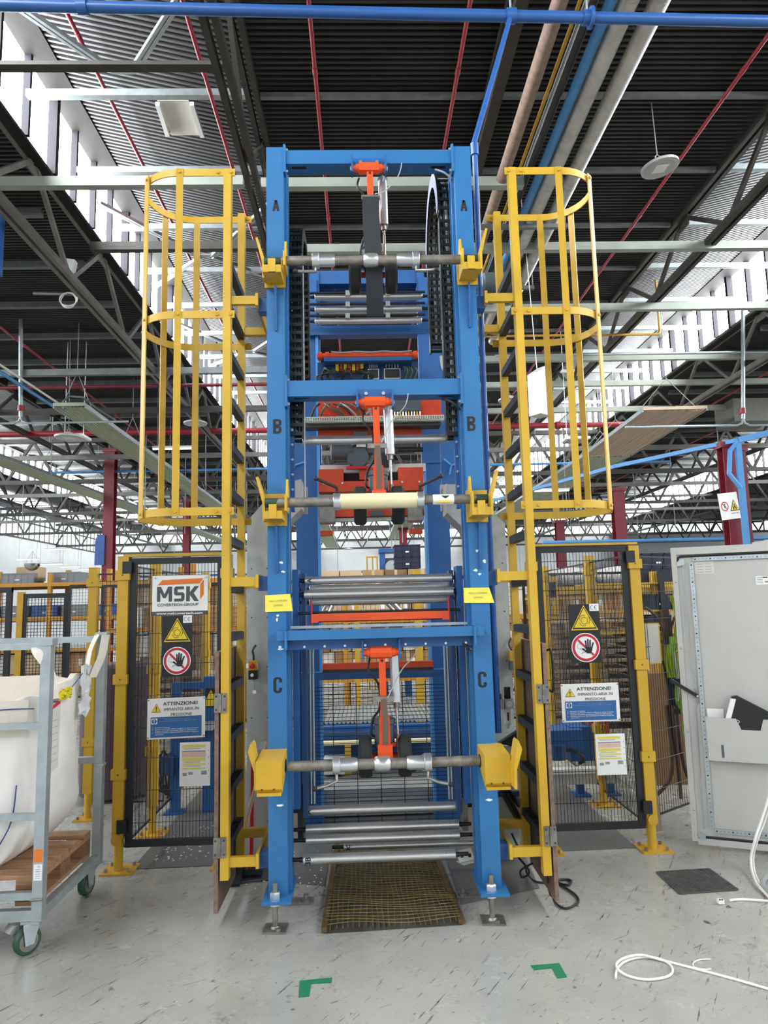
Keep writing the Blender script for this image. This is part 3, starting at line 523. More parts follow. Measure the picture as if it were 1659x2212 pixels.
c = at(69, 1228, 15); t = thing('dome_mirror', c, 'hanging mirrored dome on three chains, far left', 'mirror'); MB().lathe(c+V((0, 0, .1)), -Z3, [(0, .16), (.04, .155), (.09, .125), (.13, .08), (.15, .02)], n=20).build('dome', 'chrome', t)
for g in (0, 2.1, 4.2): MB().cyl(c+V((.15*math.cos(g), .15*math.sin(g), .1)), c+V((0, 0, .36)), .004, n=5).build('chain', 'cable_grey', t)
for px, y0_, y1_, Y, lb in ((45, 690, 900, 12.5, 'grey drop pipe hanging at the far left'), (1605, 670, 905, 12.5, 'grey drop pipe hanging at the far right')):
    a, b = at(px, y0_, Y), at(px, y1_, Y); t = thing('drop_pipe', b, lb, 'pipe'); MB().cyl(a, b, .035).build('pipe_run', 'galv', t); MB().cyl(b+V((0, 0, .1)), b+V((0, 0, .2)), .06).build('valve', 'red_pipe', t); MB().tube([b, b+V((.03, 0, -.08)), b+V((.12, 0, -.12)), b+V((1.9, 0, -.12))], .022).build('side_run', 'galv', t); MB().tube([b, b+V((-.03, 0, -.08)), b+V((-.12, 0, -.12)), b+V((-2.2, 0, -.12))], .022).build('side_run', 'galv', t)
t = thing('air_drop', at(2, 600, 7.6), 'thick blue pipe end at the left edge', 'pipe'); a = at(4, 432, 7.6); MB().tube([a+V((-.6, 0, .05)), a+V((-.05, 0, .03)), a+V((0, 0, -.03)), (a.x, a.y, a.z-.9)], .045).build('pipe_run', 'blue_pipe', t)
for k, (px0, py0, px1, py1) in enumerate(((1335, 505, 1338, 545), (1165, 668, 1172, 745))): pass
rnd = random.Random(3); hw = MB()
for k in range(70):
    x, y = rnd.uniform(-12, 14), rnd.uniform(18, 46); z = rnd.uniform(3.2, 5.2); hw.cyl((x, y, z), (x, y, ZC+5.0), .015, n=5)
o = hw.build('hanger_wires', 'cable_grey'); o['kind'] = 'stuff'; o['label'] = 'thin hanging wires and drops deep in the hall'; o['category'] = 'wires'
# ================================================================ THE BLUE TOWER
FY = 3.94; LX0, LX1, RX0, RX1 = -.526, -.425, .598, .699; ZB, ZT = .155, 4.375
T = thing('hood_wrapping_tower', (.086, 4.7, 0), 'tall blue steel tower of a stretch-hood packing machine', 'machine')
def zat(px, py, Y): return at(px, py, Y).z
def tp(m, name, mt, lab=None, par=None): return m.build(name, mt, par or T, lab)
posts = []
for x0, x1 in ((LX0, LX1), (RX0, RX1)):
    p = MB().box(x0, x1, FY, FY+.2, ZB, ZT); po = tp(p, 'post', 'blue'); posts.append(po); inn = x1 if x0 < 0 else x0; s_ = 1 if x0 < 0 else -1
    MB().box(min(inn, inn+s_*.016), max(inn, inn+s_*.016), FY+.05, FY+.08, ZB, ZT-.02).build('flange_lip', 'blue', po)
    MB().box(min(inn, inn+s_*.012), max(inn, inn+s_*.012), FY+.17, FY+.2, ZB, ZT-.02).build('flange_lip', 'blue', po)
    xm = (x0+x1)/2; bp = tp(MB().box(xm-.075, xm+.075, FY-.09, FY+.26, ZB-.016, ZB), 'base_plate', 'blue')
    bx, by = xm-.012, FY-.035
    MB().cyl((bx, by, .012), (bx, by, ZB+.075), .014, n=12).build('levelling_screw', 'steel_worn', bp); MB().lathe((bx, by, ZB), Z3, [(0, .028), (.024, .028), (.03, .022)], n=6).build('nut', 'alu', bp); MB().lathe((bx, by, ZB-.04), Z3, [(0, .022), (.004, .026), (.024, .026)], n=6).build('nut', 'alu', bp)
    MB().prism([(-.06, -.05), (.06, -.06), (.065, .05), (-.055, .06)], (bx, by, .001), X3, Y3, .01).build('foot_plate', 'steel_worn', bp); MB().lathe((bx, by, .01), Z3, [(0, .026), (.012, .02)]).build('foot_collar', 'steel_worn', bp)
    bolt(MB(), (bx+.02, by-.04, .011), Z3, .012, .012).build('anchor_bolt', 'steel_worn', bp)
    MB().box(xm+s_*.02, xm+s_*.16, FY+.26, FY+.34, .001, .011).build('foot_plate', 'steel_worn', bp); MB().lathe((xm+s_*.12, FY+.3, .011), Z3, [(0, .03), (.008, .03), (.01, .014), (.03, .014)], n=10).build('anchor_bolt', 'steel_worn', bp)
    # rear posts and inner guide rail
for a, b in ((640, 690), (921, 972)):
    x0, x1 = at(a, 1150, 5.55).x, at(b, 1150, 5.55).x; po = tp(MB().box(x0, x1, 5.55, 5.75, 0, zat(800, 600, 5.55)), 'rear_post', 'blue_plain')
    MB().box(x1-.012 if a < 800 else x0-.01, x1+.01 if a < 800 else x0+.012, 5.53, 5.56, .1, 3.9).build('flange_lip', 'blue_light', po)
for s_, x in ((1, LX1+.012), (-1, RX0-.012)):
    g = tp(MB().box(min(x, x+s_*.035), max(x, x+s_*.035), FY+.22, FY+.36, .52, 1.86), 'guide_rail', 'blue_plain'); MB().box(min(x+s_*.045, x+s_*.07), max(x+s_*.045, x+s_*.07), FY+.3, FY+.42, .45, 1.84).build('guide_face', 'blue_dark', g)
    for q in (0, 1): MB().cyl((x+s_*(.085+.018*q), FY+.4, .5), (x+s_*(.085+.018*q), FY+.4, 1.45), .007, n=8).build('air_tube', 'galv', g)
    MB().box(min(x, x+s_*.02), max(x, x+s_*.02), FY+.2, FY+.24, 2.2, 2.72).build('bolted_strip', 'blue_plain', g)
    for k in range(6): bolt(MB(), (x+s_*.01, FY+.2, 2.24+k*.09), -Y3, .008, .006).build('bolt', 'alu', g)
# side plates with star handles between front and rear posts
for a, b, hx in ((630, 660, 636), (953, 986, 975)):
    Y = 4.95; x0, x1 = at(a, 1020, Y).x, at(b, 1020, Y).x; pl = tp(MB().box(x0, x1, Y, Y+.03, zat(800, 1062, Y), zat(800, 955, Y)), 'side_plate', 'blue_plain'); c = at(hx, 1005, Y-.02); g = MB()
    for q in (.3, 2.4, 4.5): g.bar(c, c+V((.07*math.cos(q), 0, .07*math.sin(q))), .012, .012, Y3)
    g.build('star_bracket', 'blue_light', pl); x2, x3 = at(a, 1085, Y).x, at(b, 1085, Y).x
    MB().box(x0-.01, x1+.01, Y-.01, Y+.03, zat(800, 1108, Y), zat(800, 1050, Y)).build('corner_cover', 'grey_panel', pl)
# cross beams with end plates
def beam(y_top, y_mid, name='cross_beam'):
    z1, z0 = zat(800, y_top, FY+.01), zat(800, y_mid, FY+.01); b = tp(MB().box(LX1+.012, RX0-.012, FY+.01, FY+.12, z0, z1), name, 'blue')
    for x in (LX1, RX0-.014): 
        e = tp(MB().box(x, x+.014, FY-.005, FY+.14, z0-.06, z1+.03), 'end_plate', 'blue')
        for z in (z0-.04, z1+.01): bolt(MB(), (x+.014 if x < 0 else x, FY+.02, z), X3 if x < 0 else -X3, .009, .012).build('bolt', 'alu', e)
    for x in (LX1+.09, RX0-.09): MB().prism([(-.04, -.012), (.04, -.012), (.047, 0), (.04, .012), (-.04, .012), (-.047, 0)], (x, FY+.05, z0-.0006), X3, Y3, -.001).build('slot', 'black', b)
    return b, z0, z1
bA, zA0, zA1 = beam(324, 353); bB, zB0, zB1 = beam(820, 854)
MB().tube([at(940, 366, FY+.05), at(958, 372, FY+.02), at(975, 385, FY+.04)], .006, smooth=3).build('cable', 'cable_grey', T); MB().tube([at(955, 862, FY+.05), at(975, 868, FY+.02), at(994, 885, FY+.04)], .007, smooth=3).build('cable', 'cable_black', T)
# the front beam C, hooked over the posts
z0, z1 = zat(820, 1378, FY-.08), zat(820, 1358, FY-.08); xa, xb = at(598, 1370, FY-.08).x, at(1044, 1358, FY-.08).x
bC = tp(MB().box(xa, xb, FY-.10, FY-.02, z0, z1), 'front_beam', 'blue'); MB().box(LX1-.0, RX0+.0, FY-.02, FY+.06, z0-.055, z1-.02).build('hanger_plate', 'blue_plain', bC)
for x in (xa+.05, xb-.05): MB().box(x-.006, x+.006, FY-.11, FY, z0-.05, z1).build('hook_plate', 'blue', bC)
for k in range(9): bolt(MB(), (LX1+.1+k*.11, FY-.02, z0-.04), -Y3, .007, .005).build('bolt', 'alu', bC)
MB().box(LX1-.02, RX0+.02, FY+.08, FY+.12, z1+.005, z1+.02).build('top_strip', 'galv', bC); MB().tube([at(990, 1383, FY+.02), at(1003, 1392, FY-.02), at(1018, 1404, FY-.02)], .009, smooth=3).build('cable', 'cable_black', T)
# rear beams
for ya, yb, Y, mt in ((584, 612, 5.6, 'blue_plain'), (702, 722, 5.5, 'blue_plain'), (1450, 1466, 5.2, 'blue_plain')): tp(MB().box(at(648, ya, Y).x, at(982 if ya > 1000 else 916, ya, Y).x, Y, Y+.1, zat(810, yb, Y), zat(810, ya, Y)), 'rear_beam', mt)
Y = 5.6; tp(MB().box(at(672, 700, Y).x, at(690, 700, Y).x, Y-.02, Y+.1, zat(680, 1000, Y), zat(680, 588, Y)), 'rear_frame_side', 'blue_plain'); tp(MB().box(at(903, 700, Y).x, at(918, 700, Y).x, Y-.02, Y+.1, zat(680, 1000, Y), zat(680, 588, Y)), 'rear_frame_side', 'blue_plain'); tp(MB().box(at(678, 625, Y+.1).x, at(908, 625, Y+.1).x, Y+.12, Y+.14, zat(800, 650, Y), zat(800, 612, Y)), 'rear_back_panel', 'blue_dark')
tp(MB().box(at(905, 800, 5.3).x, at(950, 800, 5.3).x, 5.3, 5.34, zat(930, 1000, 5.3), zat(930, 722, 5.3)), 'chain_back_sheet', 'blue_plain')
# big letters on the posts
def block_letter(ch, po, c, H):
    m = MB(); w = H*.56; s = H*.19
    def bar2(a, b, t): m.prism([(a[0], a[1]), (a[0]+t, a[1]), (b[0]+t, b[1]), (b[0], b[1])], c, X3, Z3, 0)
    if ch == 'A': bar2((-w/2-.02*H, -H/2), (-s*.5-.02*H, H/2), s); bar2((w/2-s+.02*H, -H/2), (-s*.5+.02*H, H/2), s); m.prism([(-w*.3, -H*.26), (w*.3, -H*.26), (w*.26, -H*.1), (-w*.26, -H*.1)], c+V((0, -.0003, 0)), X3, Z3, 0)
    elif ch == 'B':
        m.prism([(-w/2, -H/2), (-w/2+s, -H/2), (-w/2+s, H/2), (-w/2, H/2)], c, X3, Z3, 0)
        for zc_, hh_ in ((H*.255, H*.245), (-H*.235, H*.265)):
            vs = []; fs = []
            pts_o = [(-w/2+s, hh_), (w*.18, hh_), (w*.42, hh_*.75), (w*.5, hh_*.3), (w*.5, -hh_*.3), (w*.42, -hh_*.75), (w*.18, -hh_), (-w/2+s, -hh_)]; pts_i = [(-w/2+s, hh_-s*.82), (w*.05, hh_-s*.82), (w*.15, hh_*.38), (w*.17, hh_*.15), (w*.17, -hh_*.15), (w*.15, -hh_*.38), (w*.05, -hh_+s*.82), (-w/2+s, -hh_+s*.82)]
            for o_, i_ in zip(pts_o, pts_i): vs += [c+V((o_[0], 0, o_[1]+zc_)), c+V((i_[0], 0, i_[1]+zc_))]
            m.add(vs, [(2*k, 2*k+1, 2*k+3, 2*k+2) for k in range(7)])
    else:
        pts_o = [(w*.5, H*.17), (w*.5, H*.33), (w*.36, H*.46), (w*.1, H*.5), (-w*.1, H*.5), (-w*.36, H*.46), (-w*.5, H*.33), (-w*.5, 0), (-w*.5, -H*.33), (-w*.36, -H*.46), (-w*.1, -H*.5), (w*.1, -H*.5), (w*.36, -H*.46), (w*.5, -H*.33), (w*.5, -H*.17)]
        q = .32; pts_i = [(w*.5-s, H*.17), (w*.5-s, H*.27), (w*.12, H*.34), (w*.05, H*.36), (-w*.05, H*.36), (-w*.12, H*.34), (-w*.5+s, H*.27), (-w*.5+s, 0), (-w*.5+s, -H*.27), (-w*.12, -H*.34), (-w*.05, -H*.36), (w*.05, -H*.36), (w*.12, -H*.34), (w*.5-s, -H*.27), (w*.5-s, -H*.17)]
        vs = []
        for o_, i_ in zip(pts_o, pts_i): vs += [c+V((o_[0], 0, o_[1])), c+V((i_[0], 0, i_[1]))]
        m.add(vs, [(2*k, 2*k+1, 2*k+3, 2*k+2) for k in range(14)])
    return m.build('letter', 'print_black', po)
for ch, yl, yr, xl, xr, h in (('A', 444, 444, 596, 1002, 26), ('B', 921, 915, 599, 1018, 32), ('C', 1480, 1468, 600, 1042, 32)):
    for px, py, po in ((xl, yl, posts[0]), (xr, yr, posts[1])): block_letter(ch, po, at(px, py, FY-.0012), h*FY/1530*1.03)
# scuffs where stickers were torn off
for px, py, w, h in ((607, 1215, .03, .014), (612, 1235, .025, .01), (600, 1330, .02, .012), (598, 1338, .014, .02), (606, 1402, .045, .01), (605, 1398, .02, .018), (1027, 1232, .025, .014), (1036, 1240, .02, .01), (1046, 1212, .022, .018), (1030, 1190, .02, .016), (605, 1740, .05, .012), (1056, 1728, .04, .012)):
    po = posts[0] if px < 800 else posts[1]; rr = random.Random(px*7+py); MB().prism([(w*.5*math.cos(a)*rr.uniform(.5, 1.1), h*.6*math.sin(a)*rr.uniform(.5, 1.2)) for a in [k*math.pi/5 for k in range(10)]], at(px, py, FY-.0008), X3, Z3, 0).build('torn_label', 'print_white', po)
# film bar brackets
YB = 3.855
def bracket(px, py, left, kind, label=None):
    c = at(px, py, YB); s_ = -1 if left else 1; xi = (LX1 if left else RX0); xo = (LX0 if left else RX1); z = c.z
    if kind == 'open':
        b = tp(MB().box(min(xi, xo)-.0, max(xi, xo)+.0, FY-.165, FY-.002, z-.098, z-.055), 'bar_bracket', 'yellow'); MB().box(min(xi, xo)-.01, max(xi, xo)+.01, FY-.012, FY-.001, z-.12, z+.06).build('back_plate', 'yellow', b)
        MB().prism([(0, -.055), (.14, -.055), (.14, .05), (.1, .13), (.085, .13), (.055, .03), (0, .03)], (xi-s_*.012 if left else xi, FY-.16, z), Y3, Z3, .012).build('inner_ear', 'yellow', b)
        MB().prism([(0, -.1), (.012, -.1), (.014, .0), (.05, .14), (.038, .145), (0, .02)], (xo, FY-.10, z), X3*s_, Z3, -.07*s_ if left else .07).build('outer_ear', 'yellow', b)
        MB().box(min(xi, xo)+.03, max(xi, xo)-.03, FY-.17, FY-.158, z-.098, z-.02).build('front_lip', 'yellow', b); g = tp(MB().prism([(0, 0), (-.05, 0), (-.012, -.26), (0, -.26)], ((xi+xo)/2, FY, z-.12), Y3, Z3, .01), 'gusset_fin', 'blue_plain')
        MB().cyl((xi+s_*.01, YB, z), (xo, YB, z), .026).build('end_ring', 'green_pu', b)
    else:
        w0, w1 = min(xi, xo)-(.03 if left else .0), max(xi, xo)+(0 if left else .03); zb_, zt_ = z-.1, z+.055
        b = tp(MB().prism([(0, zb_+.02), (.02, zb_), (.235, zb_+.09), (.235, zt_+.015), (0, zt_)], (w0, FY-.235, 0), Y3, Z3, w1-w0), 'bar_cover', 'yellow'); MB().box(w0+.005, w1-.005, FY-.24, FY-.2, zb_-.012, zb_+.002).build('hinge_strip', 'yellow', b)
        x = w0 if left else w1; MB().prism([(0, -.09), (.012, -.09), (.014, .0), (.045, .1), (.03, .14), (.022, .13), (0, .02)], (x, FY-.21, z), X3*s_, Z3, .11).build('outer_ear', 'yellow', b)
        for q in (.03, .09): MB().sph((w0+q, FY-.236, zb_+.02), .005, 8).build('rivet', 'truss', b)
        MB().lathe((xi-s_*.002, YB, z), V((-s_, 0, 0)), [(0, .034), (.002, .034)]).build('bar_hole', 'black', b)
    return b
zbar = {}
for k, (yl, yr, kind) in dict(A=(566, 560, 'open'), B=(1086, 1078, 'open'), C=(1655, 1644, 'cover')).items():
    bracket(590, yl, True, kind); bracket(1020, yr, False, kind)
# ---------------------------------------------------------------- film bars
def film_bar(key, py, x0p, x1p, label, collars, sleeve, core=None):
    z = at(812, py, YB).z; x0, x1 = at(x0p, py, YB).x, at(x1p, py, YB).x; t = thing('film_bar', ((x0+x1)/2, YB, z-.03), label, 'shaft', 'steel film spool bars')
    MB().lathe((x0, YB, z), X3, [(0, .02), (.0, .024), (.03, .027), (x1-x0-.03, .027), (x1-x0, .024)], n=18).build('bar', 'steel_bar', t)
    for px, s_ in collars:
        x = at(px, py, YB).x; o = MB().lathe((x-.02, YB, z), X3, [(0, .044), (.003, .047), (.037, .047), (.04, .044)], n=22).build('clamp_ring', 'alu', t)
        if not core: MB().lathe((x+s_*.02, YB, z), V((s_, 0, 0)), [(0, .036), (.075, .036), (.09, .031)], n=22).build('cone', 'alu', t)
        up = .06 if core else -.06; dz = .05 if core else -.05
        MB().tube([(x, YB-.01, z+up*.7), (x, YB-.02, z+up*1.25), (x+(-s_*.05), YB-.05, z+up*1.4+(.01 if core else -.006)), (x-s_*.1, YB-.07, z+up*1.4+(.03 if core else -.012))], .009, n=8).build('lever', 'steel_worn' if not core else 'black', t)
        MB().sph((x-s_*.11, YB-.075, z+up*1.4+(.034 if core else -.014)), .013, 10).build('lever_knob', 'black', t)
    if sleeve: x = at(sleeve, py, YB).x; MB().lathe((x-.042, YB, z), X3, [(0, .03), (.008, .037), (.028, .04), (.056, .04), (.076, .037), (.084, .03)], n=22).build('sleeve', 'steel', t)
    if core: a, b = at(core[0], py, YB).x, at(core[1], py, YB).x; MB().cyl((a, YB, z), (b, YB, z), .043, n=28).build('cardboard_core', 'core_tube', t); 
    return t, z
tA, zA = film_bar('A', 562, 610, 1000, 'uppermost worn steel film bar, across the letters A', ((682, 1), (898, -1)), 801); tB, zBb = film_bar('B', 1082, 592, 1034, 'middle film bar carrying a cream cardboard core', ((728, 1), (908, -1)), None, (735, 901)); tC, zCb = film_bar('C', 1650, 622, 1046, 'lowest film bar, held between the two yellow boxes', ((727, 1), (924, -1)), 826)
c = V((at(957, 1078, YB).x, YB, zBb)); lb = MB(); lb.sheet([[V((c.x+dx, YB-.0285*math.cos(g), zBb+.0285*math.sin(g))) for g in [-1.4+k*.35 for k in range(9)]] for dx in (-.058, .058)]); lo = lb.build('paper_label', 'paper', tB)
MB().prism([(-.026, .0), (.026, 0), (0, -.016)], (c.x+.01, YB-.0305, zBb+.018), X3, Z3, 0).build('arrow_mark', 'print_black', lo); rect(MB(), (c.x-.0, YB-.0305, zBb-.014), X3, Z3, .08, .01, 0).build('yellow_stripe', 'sign_yellow', lo)
# ---------------------------------------------------------------- orange drive arms
def drive_arm(px, pys, label, zbar, cyl_px, long_belt=False, cableto=None):
    yp0, yp1, ya, ybar = pys
    c = at(px, (yp0+yp1)/2, FY-.03); t = thing('drive_arm', c, label, 'machine arm', 'orange film drive arms'); h = .036; xw = .115 if long_belt is not None else .1
    for s_ in (-1, 1): p = MB().prism([(-.03, -.035), (.035, -.035), (.035, .07), (-.03, .07)], (c.x+s_*.1-.005, c.y+.0, c.z), Y3, Z3, .01).build('pivot_lug', 'blue_plain', t); bolt(MB(), (c.x+s_*.1, c.y, c.z), X3*s_, .013, .012).build('pin_nut', 'alu', p)
    m_ = MB().box(c.x-.1, c.x+.1, FY-.0, FY+.009, c.z+.03, c.z+.085).build('mount_plate', 'blue_plain', t)
    for s_ in (-1, 1): MB().cyl((c.x+s_*.05, FY-.008, c.z+.06), (c.x+s_*.05, FY+.001, c.z+.06), .011, n=6).build('bolt', 'alu', m_)
    MB().cyl((c.x-.095, c.y, c.z), (c.x+.095, c.y, c.z), .02).build('pivot_shaft', 'orange', t); MB().lathe((c.x-.06, c.y, c.z), X3, [(0, .03), (.002, .034), (.118, .034), (.12, .03)], n=8).build('pivot_block', 'orange', t)
    for s_ in (-1, 1): MB().cyl((c.x+s_*.06, c.y, c.z), (c.x+s_*.078, c.y, c.z), .025).build('pivot_step', 'orange', t)
    wy = FY+.1; a0 = V((c.x+.004, c.y, c.z-.03)); zw = zbar+.0; a1 = V((c.x+.012, wy-.03, zw+.02)); am = a0.lerp(a1, .55)
    MB().bar(a0, a1, .036, .045, Y3).build('arm', 'orange', t); MB().lathe(a0+V((0, -.0245, -.012)), Y3, [(0, .007), (.001, .007)], n=12).build('arm_hole', 'black', t)
    MB().prism([(-.032, 0), (.032, 0), (.028, .2), (-.028, .2)], a1+V((0, -.045, .0)), X3, Z3, -.05).build('cheek_plate', 'orange', t)
    MB().box(a1.x-.04, a1.x+.04, a1.y-.06, a1.y-.02, zw-.01, zw+.075).build('end_bracket', 'orange', t)
    cl = a0.lerp(a1, .42 if not long_belt else .28); MB().cbox(cl+V((.0, -.03, 0)), .11, .012, .026).build('clamp_strip', 'steel_worn', t)
    if long_belt: b0 = cl+V((0, -.036, 0)); MB().ribbon([b0, b0+V((.0, .0, -.15)), V((b0.x+.01, FY-.02, zw)), V((b0.x+.012, FY+.04, zw-.16)), V((b0.x+.014, FY+.1, zw-.26))], X3, .1, .006, smooth=6).build('belt', 'belt', t)
    else: b0 = cl+V((0, -.036, 0)); MB().ribbon([b0, b0.lerp(a1+V((0, -.07, .06)), .5)+V((.006, -.006, 0)), a1+V((.0, -.07, .06))], X3, .032, .004, smooth=5).build('belt', 'wood_brown' if False else 'ply_brown', t)
    # drive wheels and motor
    for s_ in (-1, 1):
        wx = c.x+.012+s_*.108; MB().lathe((wx-.036, wy, zw), X3, [(0, .07), (0, .098), (.012, .112), (.06, .112), (.072, .098), (.072, .07)], n=30).build('drive_wheel', 'rubber', t)
        MB().lathe((wx-.037, wy, zw), X3, [(0, .06), (.074, .06)], n=20).build('wheel_hub', 'alu', t)
    MB().cyl((c.x-.1, wy, zw), (c.x+.13, wy, zw), .018).build('wheel_axle', 'orange_dull', t)
    MB().lathe((c.x+.012, wy+.02, zw+.03), Z3, [(0, .05), (.02, .056), (.14, .056), (.145, .062), (.17, .062), (.18, .03)], n=20).build('motor', 'motor_grey', t)
    # pneumatic cylinder
    d0 = at(cyl_px, (yp1+4), FY+.08); d0.z = c.z-.02; e1 = V((a1.x+.075, wy-.01, zw+.09)); ax = (e1-d0); L_ = ax.length; ax.normalize(); f_ = .56
    cb = MB()
    xx = ax.cross(Y3).normalized(); yy = ax.cross(xx)
    prof = [(.027*math.copysign(abs(math.cos(g))**.5, math.cos(g)), .027*math.copysign(abs(math.sin(g))**.5, math.sin(g))) for g in [k*math.pi/12 for k in range(24)]]
    cb.prism(prof, d0, xx, yy, L_*f_); cb.build('air_cylinder', 'alu', t); MB().cyl(d0+ax*(L_*f_-.002), d0+ax*(L_*f_+.03), .017).build('rod_gland', 'steel_worn', t); MB().cyl(d0+ax*(L_*f_), e1, .0075).build('piston_rod', 'chrome', t); MB().cyl(d0-ax*.03, d0+ax*.01, .03, n=4).build('cylinder_cap', 'alu', t)
    MB().cyl(e1+ax*.0-V((0, 0, -.03)), e1-V((0, 0, .03)), .012).build('rod_eye', 'steel_worn', t); MB().cyl((a1.x+.02, e1.y, e1.z-.03), (e1.x+.03, e1.y, e1.z-.03), .013).build('rod_pin', 'orange', t); MB().sph((e1.x, e1.y-.005, e1.z-.03), .017, 10).build('rod_joint', 'steel_worn', t)
    MB().tube([at(cableto[0], cableto[1], FY-.005), at(cableto[0]-8, cableto[1]+28, FY-.02), at(cableto[0]-36, cableto[1]+60, FY-.03), V((c.x+.03, FY-.05, cl.z+.01))], .0032, n=6, smooth=5).build('sensor_cable', 'cable_grey', t)
    MB().tube([(c.x-.06, FY+.02, c.z-.03), (c.x-.07, FY, c.z-.1), (c.x-.02, FY+.01, c.z-.17), (c.x-.01, FY+.06, c.z-.3), (c.x-.05, wy, zw+.2), (c.x-.06, wy, zw+.12), (c.x-.03, wy+.02, zw+.1)], .0065, n=6, smooth=5).build('motor_cable', 'cable_black', t)
    return t
drive_arm(797, (352, 376, 455, 562), 'uppermost orange swing arm with a black belt and air cylinder', zA, 826, True, (868, 352)); drive_arm(810, (857, 881, 960, 1082), 'middle orange swing arm above the cream core', zBb, 838, False, (882, 850)); drive_arm(823, (1397, 1421, 1512, 1650), 'lowest orange swing arm with two black wheels behind the bar', zCb, 851, False, (903, 1388))
# ---------------------------------------------------------------- guide rollers
def roller(pxl, pxr, py, Y, label, r=.024, mt='steel', shaft=(.07, .07), mark=None, grp='steel guide rollers'):
    pm = at((pxl+pxr)/2, py, Y); x0, x1 = at(pxl, py, Y).x, at(pxr, py, Y).x; z = pm.z; t = thing('guide_roller', (pm.x, Y, z-r), label, 'roller', grp)
    MB().lathe((x0, Y, z), X3, [(0, r*.8), (.004, r), (x1-x0-.004, r), (x1-x0, r*.8)], n=24).build('roller_tube', mt, t)
    for x, s_, d in ((x0, -1, shaft[0]), (x1, 1, shaft[1])): MB().lathe((x, Y, z), V((s_, 0, 0)), [(0, r*.55), (.018, r*.5), (.018, .011), (d, .011)], n=12).build('shaft_end', 'black_metal', t)
    for x in (x0+.055, x1-.055):
        for q in range(5): g = -1.1+q*.55; MB().cbox((x, Y-(r+.0003)*math.cos(g), z+(r+.0003)*math.sin(g)), .002, .0012, .008, Matrix.Rotation(-g, 3, 'X')).build('tick_mark', 'print_black', t) if q in (1, 3) else None
    if mark: text(mark, t, 'print_black', (x0+.03, Y-r-.0006, z), Z3, -X3, r*1.1, bold=.03)
    return t
roller(658, 977, 1251, 4.24, 'guide roller topmost of the four below the note papers, marked A', mark='A'); roller(656, 980, 1281, 4.22, 'guide roller thickest of the middle four, front one', r=.027); roller(668, 972, 1269, 4.5, 'guide roller partly hidden behind the thick one'); roller(668, 968, 1297, 4.4, 'guide roller lowest of the middle four')
roller(654, 966, 950, 4.3, 'long guide roller crossing below the letter B level', r=.027); roller(680, 912, 641, 5.4, 'uppermost of three high rear rollers', r=.026); roller(680, 911, 668, 5.4, 'middle one of three high rear rollers', r=.026); roller(680, 911, 693, 5.4, 'lowest of three high rear rollers', r=.026)
roller(656, 998, 1746, 4.36, 'guide roller highest of the bottom five, marked A', r=.027, mark='A'); roller(660, 992, 1786, 4.3, 'shiny guide roller second of the bottom five', r=.026); roller(660, 994, 1809, 4.22, 'guide roller third of the bottom five', r=.023); roller(742, 1036, 1824, 4.62, 'guide roller set back above the floor mesh, marked 3', r=.022, mark='3C'); roller(654, 985, 1851, 4.1, 'lowest guide roller just above the floor mesh, marked 3B', r=.027, mark='3B')
for py in (632, 656, 681): tt = at(795, py, 5.36); tp(MB().cyl((at(668, py, 5.36).x, 5.36, tt.z), (at(918, py, 5.36).x, 5.36, tt.z), .01), 'tie_rod', 'black_metal'); [tp(MB().cbox((at(q, py+3, 5.35).x, 5.35, tt.z-.01), .035, .03, .04), 'rod_clamp', 'alu') for q in (751, 838)]
# orange swing bar in front of the C beam
Y = 4.1; c = at(820, 1331, Y); x0, x1 = at(673, 1331, Y).x, at(970, 1331, Y).x; t = thing('swing_bar', (c.x, Y, c.z-.03), 'orange angle bar hung between two red rods above beam C', 'bar')
MB().prism([(0, -.02), (.04, -.028), (.04, -.022), (.006, -.014), (.006, .022), (0, .022)], (x0, Y-.02, c.z), Y3, Z3, x1-x0).build('angle', 'orange', t); MB().cyl((x0-.08, Y+.03, c.z+.026), (x1+.07, Y+.03, c.z+.026), .009).build('pivot_rod', 'black_metal', t)
for x in (x0, x1): MB().cyl((x, Y-.01, c.z-.05), (x, Y-.01, c.z+.1), .006).build('red_rod', 'red', t); MB().box(x-.04 if x > 0 else x-.0, x+.0 if x > 0 else x+.04, Y-.024, Y-.02, c.z-.028, c.z-.01).build('tab', 'orange', t)
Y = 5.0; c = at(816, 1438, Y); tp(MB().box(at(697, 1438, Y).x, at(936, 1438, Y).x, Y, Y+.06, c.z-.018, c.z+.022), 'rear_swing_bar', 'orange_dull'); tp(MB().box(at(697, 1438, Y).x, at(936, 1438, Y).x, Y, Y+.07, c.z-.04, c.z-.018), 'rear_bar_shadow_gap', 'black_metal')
for a, b in (((705, 1308), (688, 1340)), ((722, 1302), (705, 1340)), ((832, 1300), (862, 1330)), ((845, 1298), (875, 1330))): tp(MB().cyl(at(*a, 4.8), at(*b, 4.8), .012), 'slanted_tube', 'chrome')
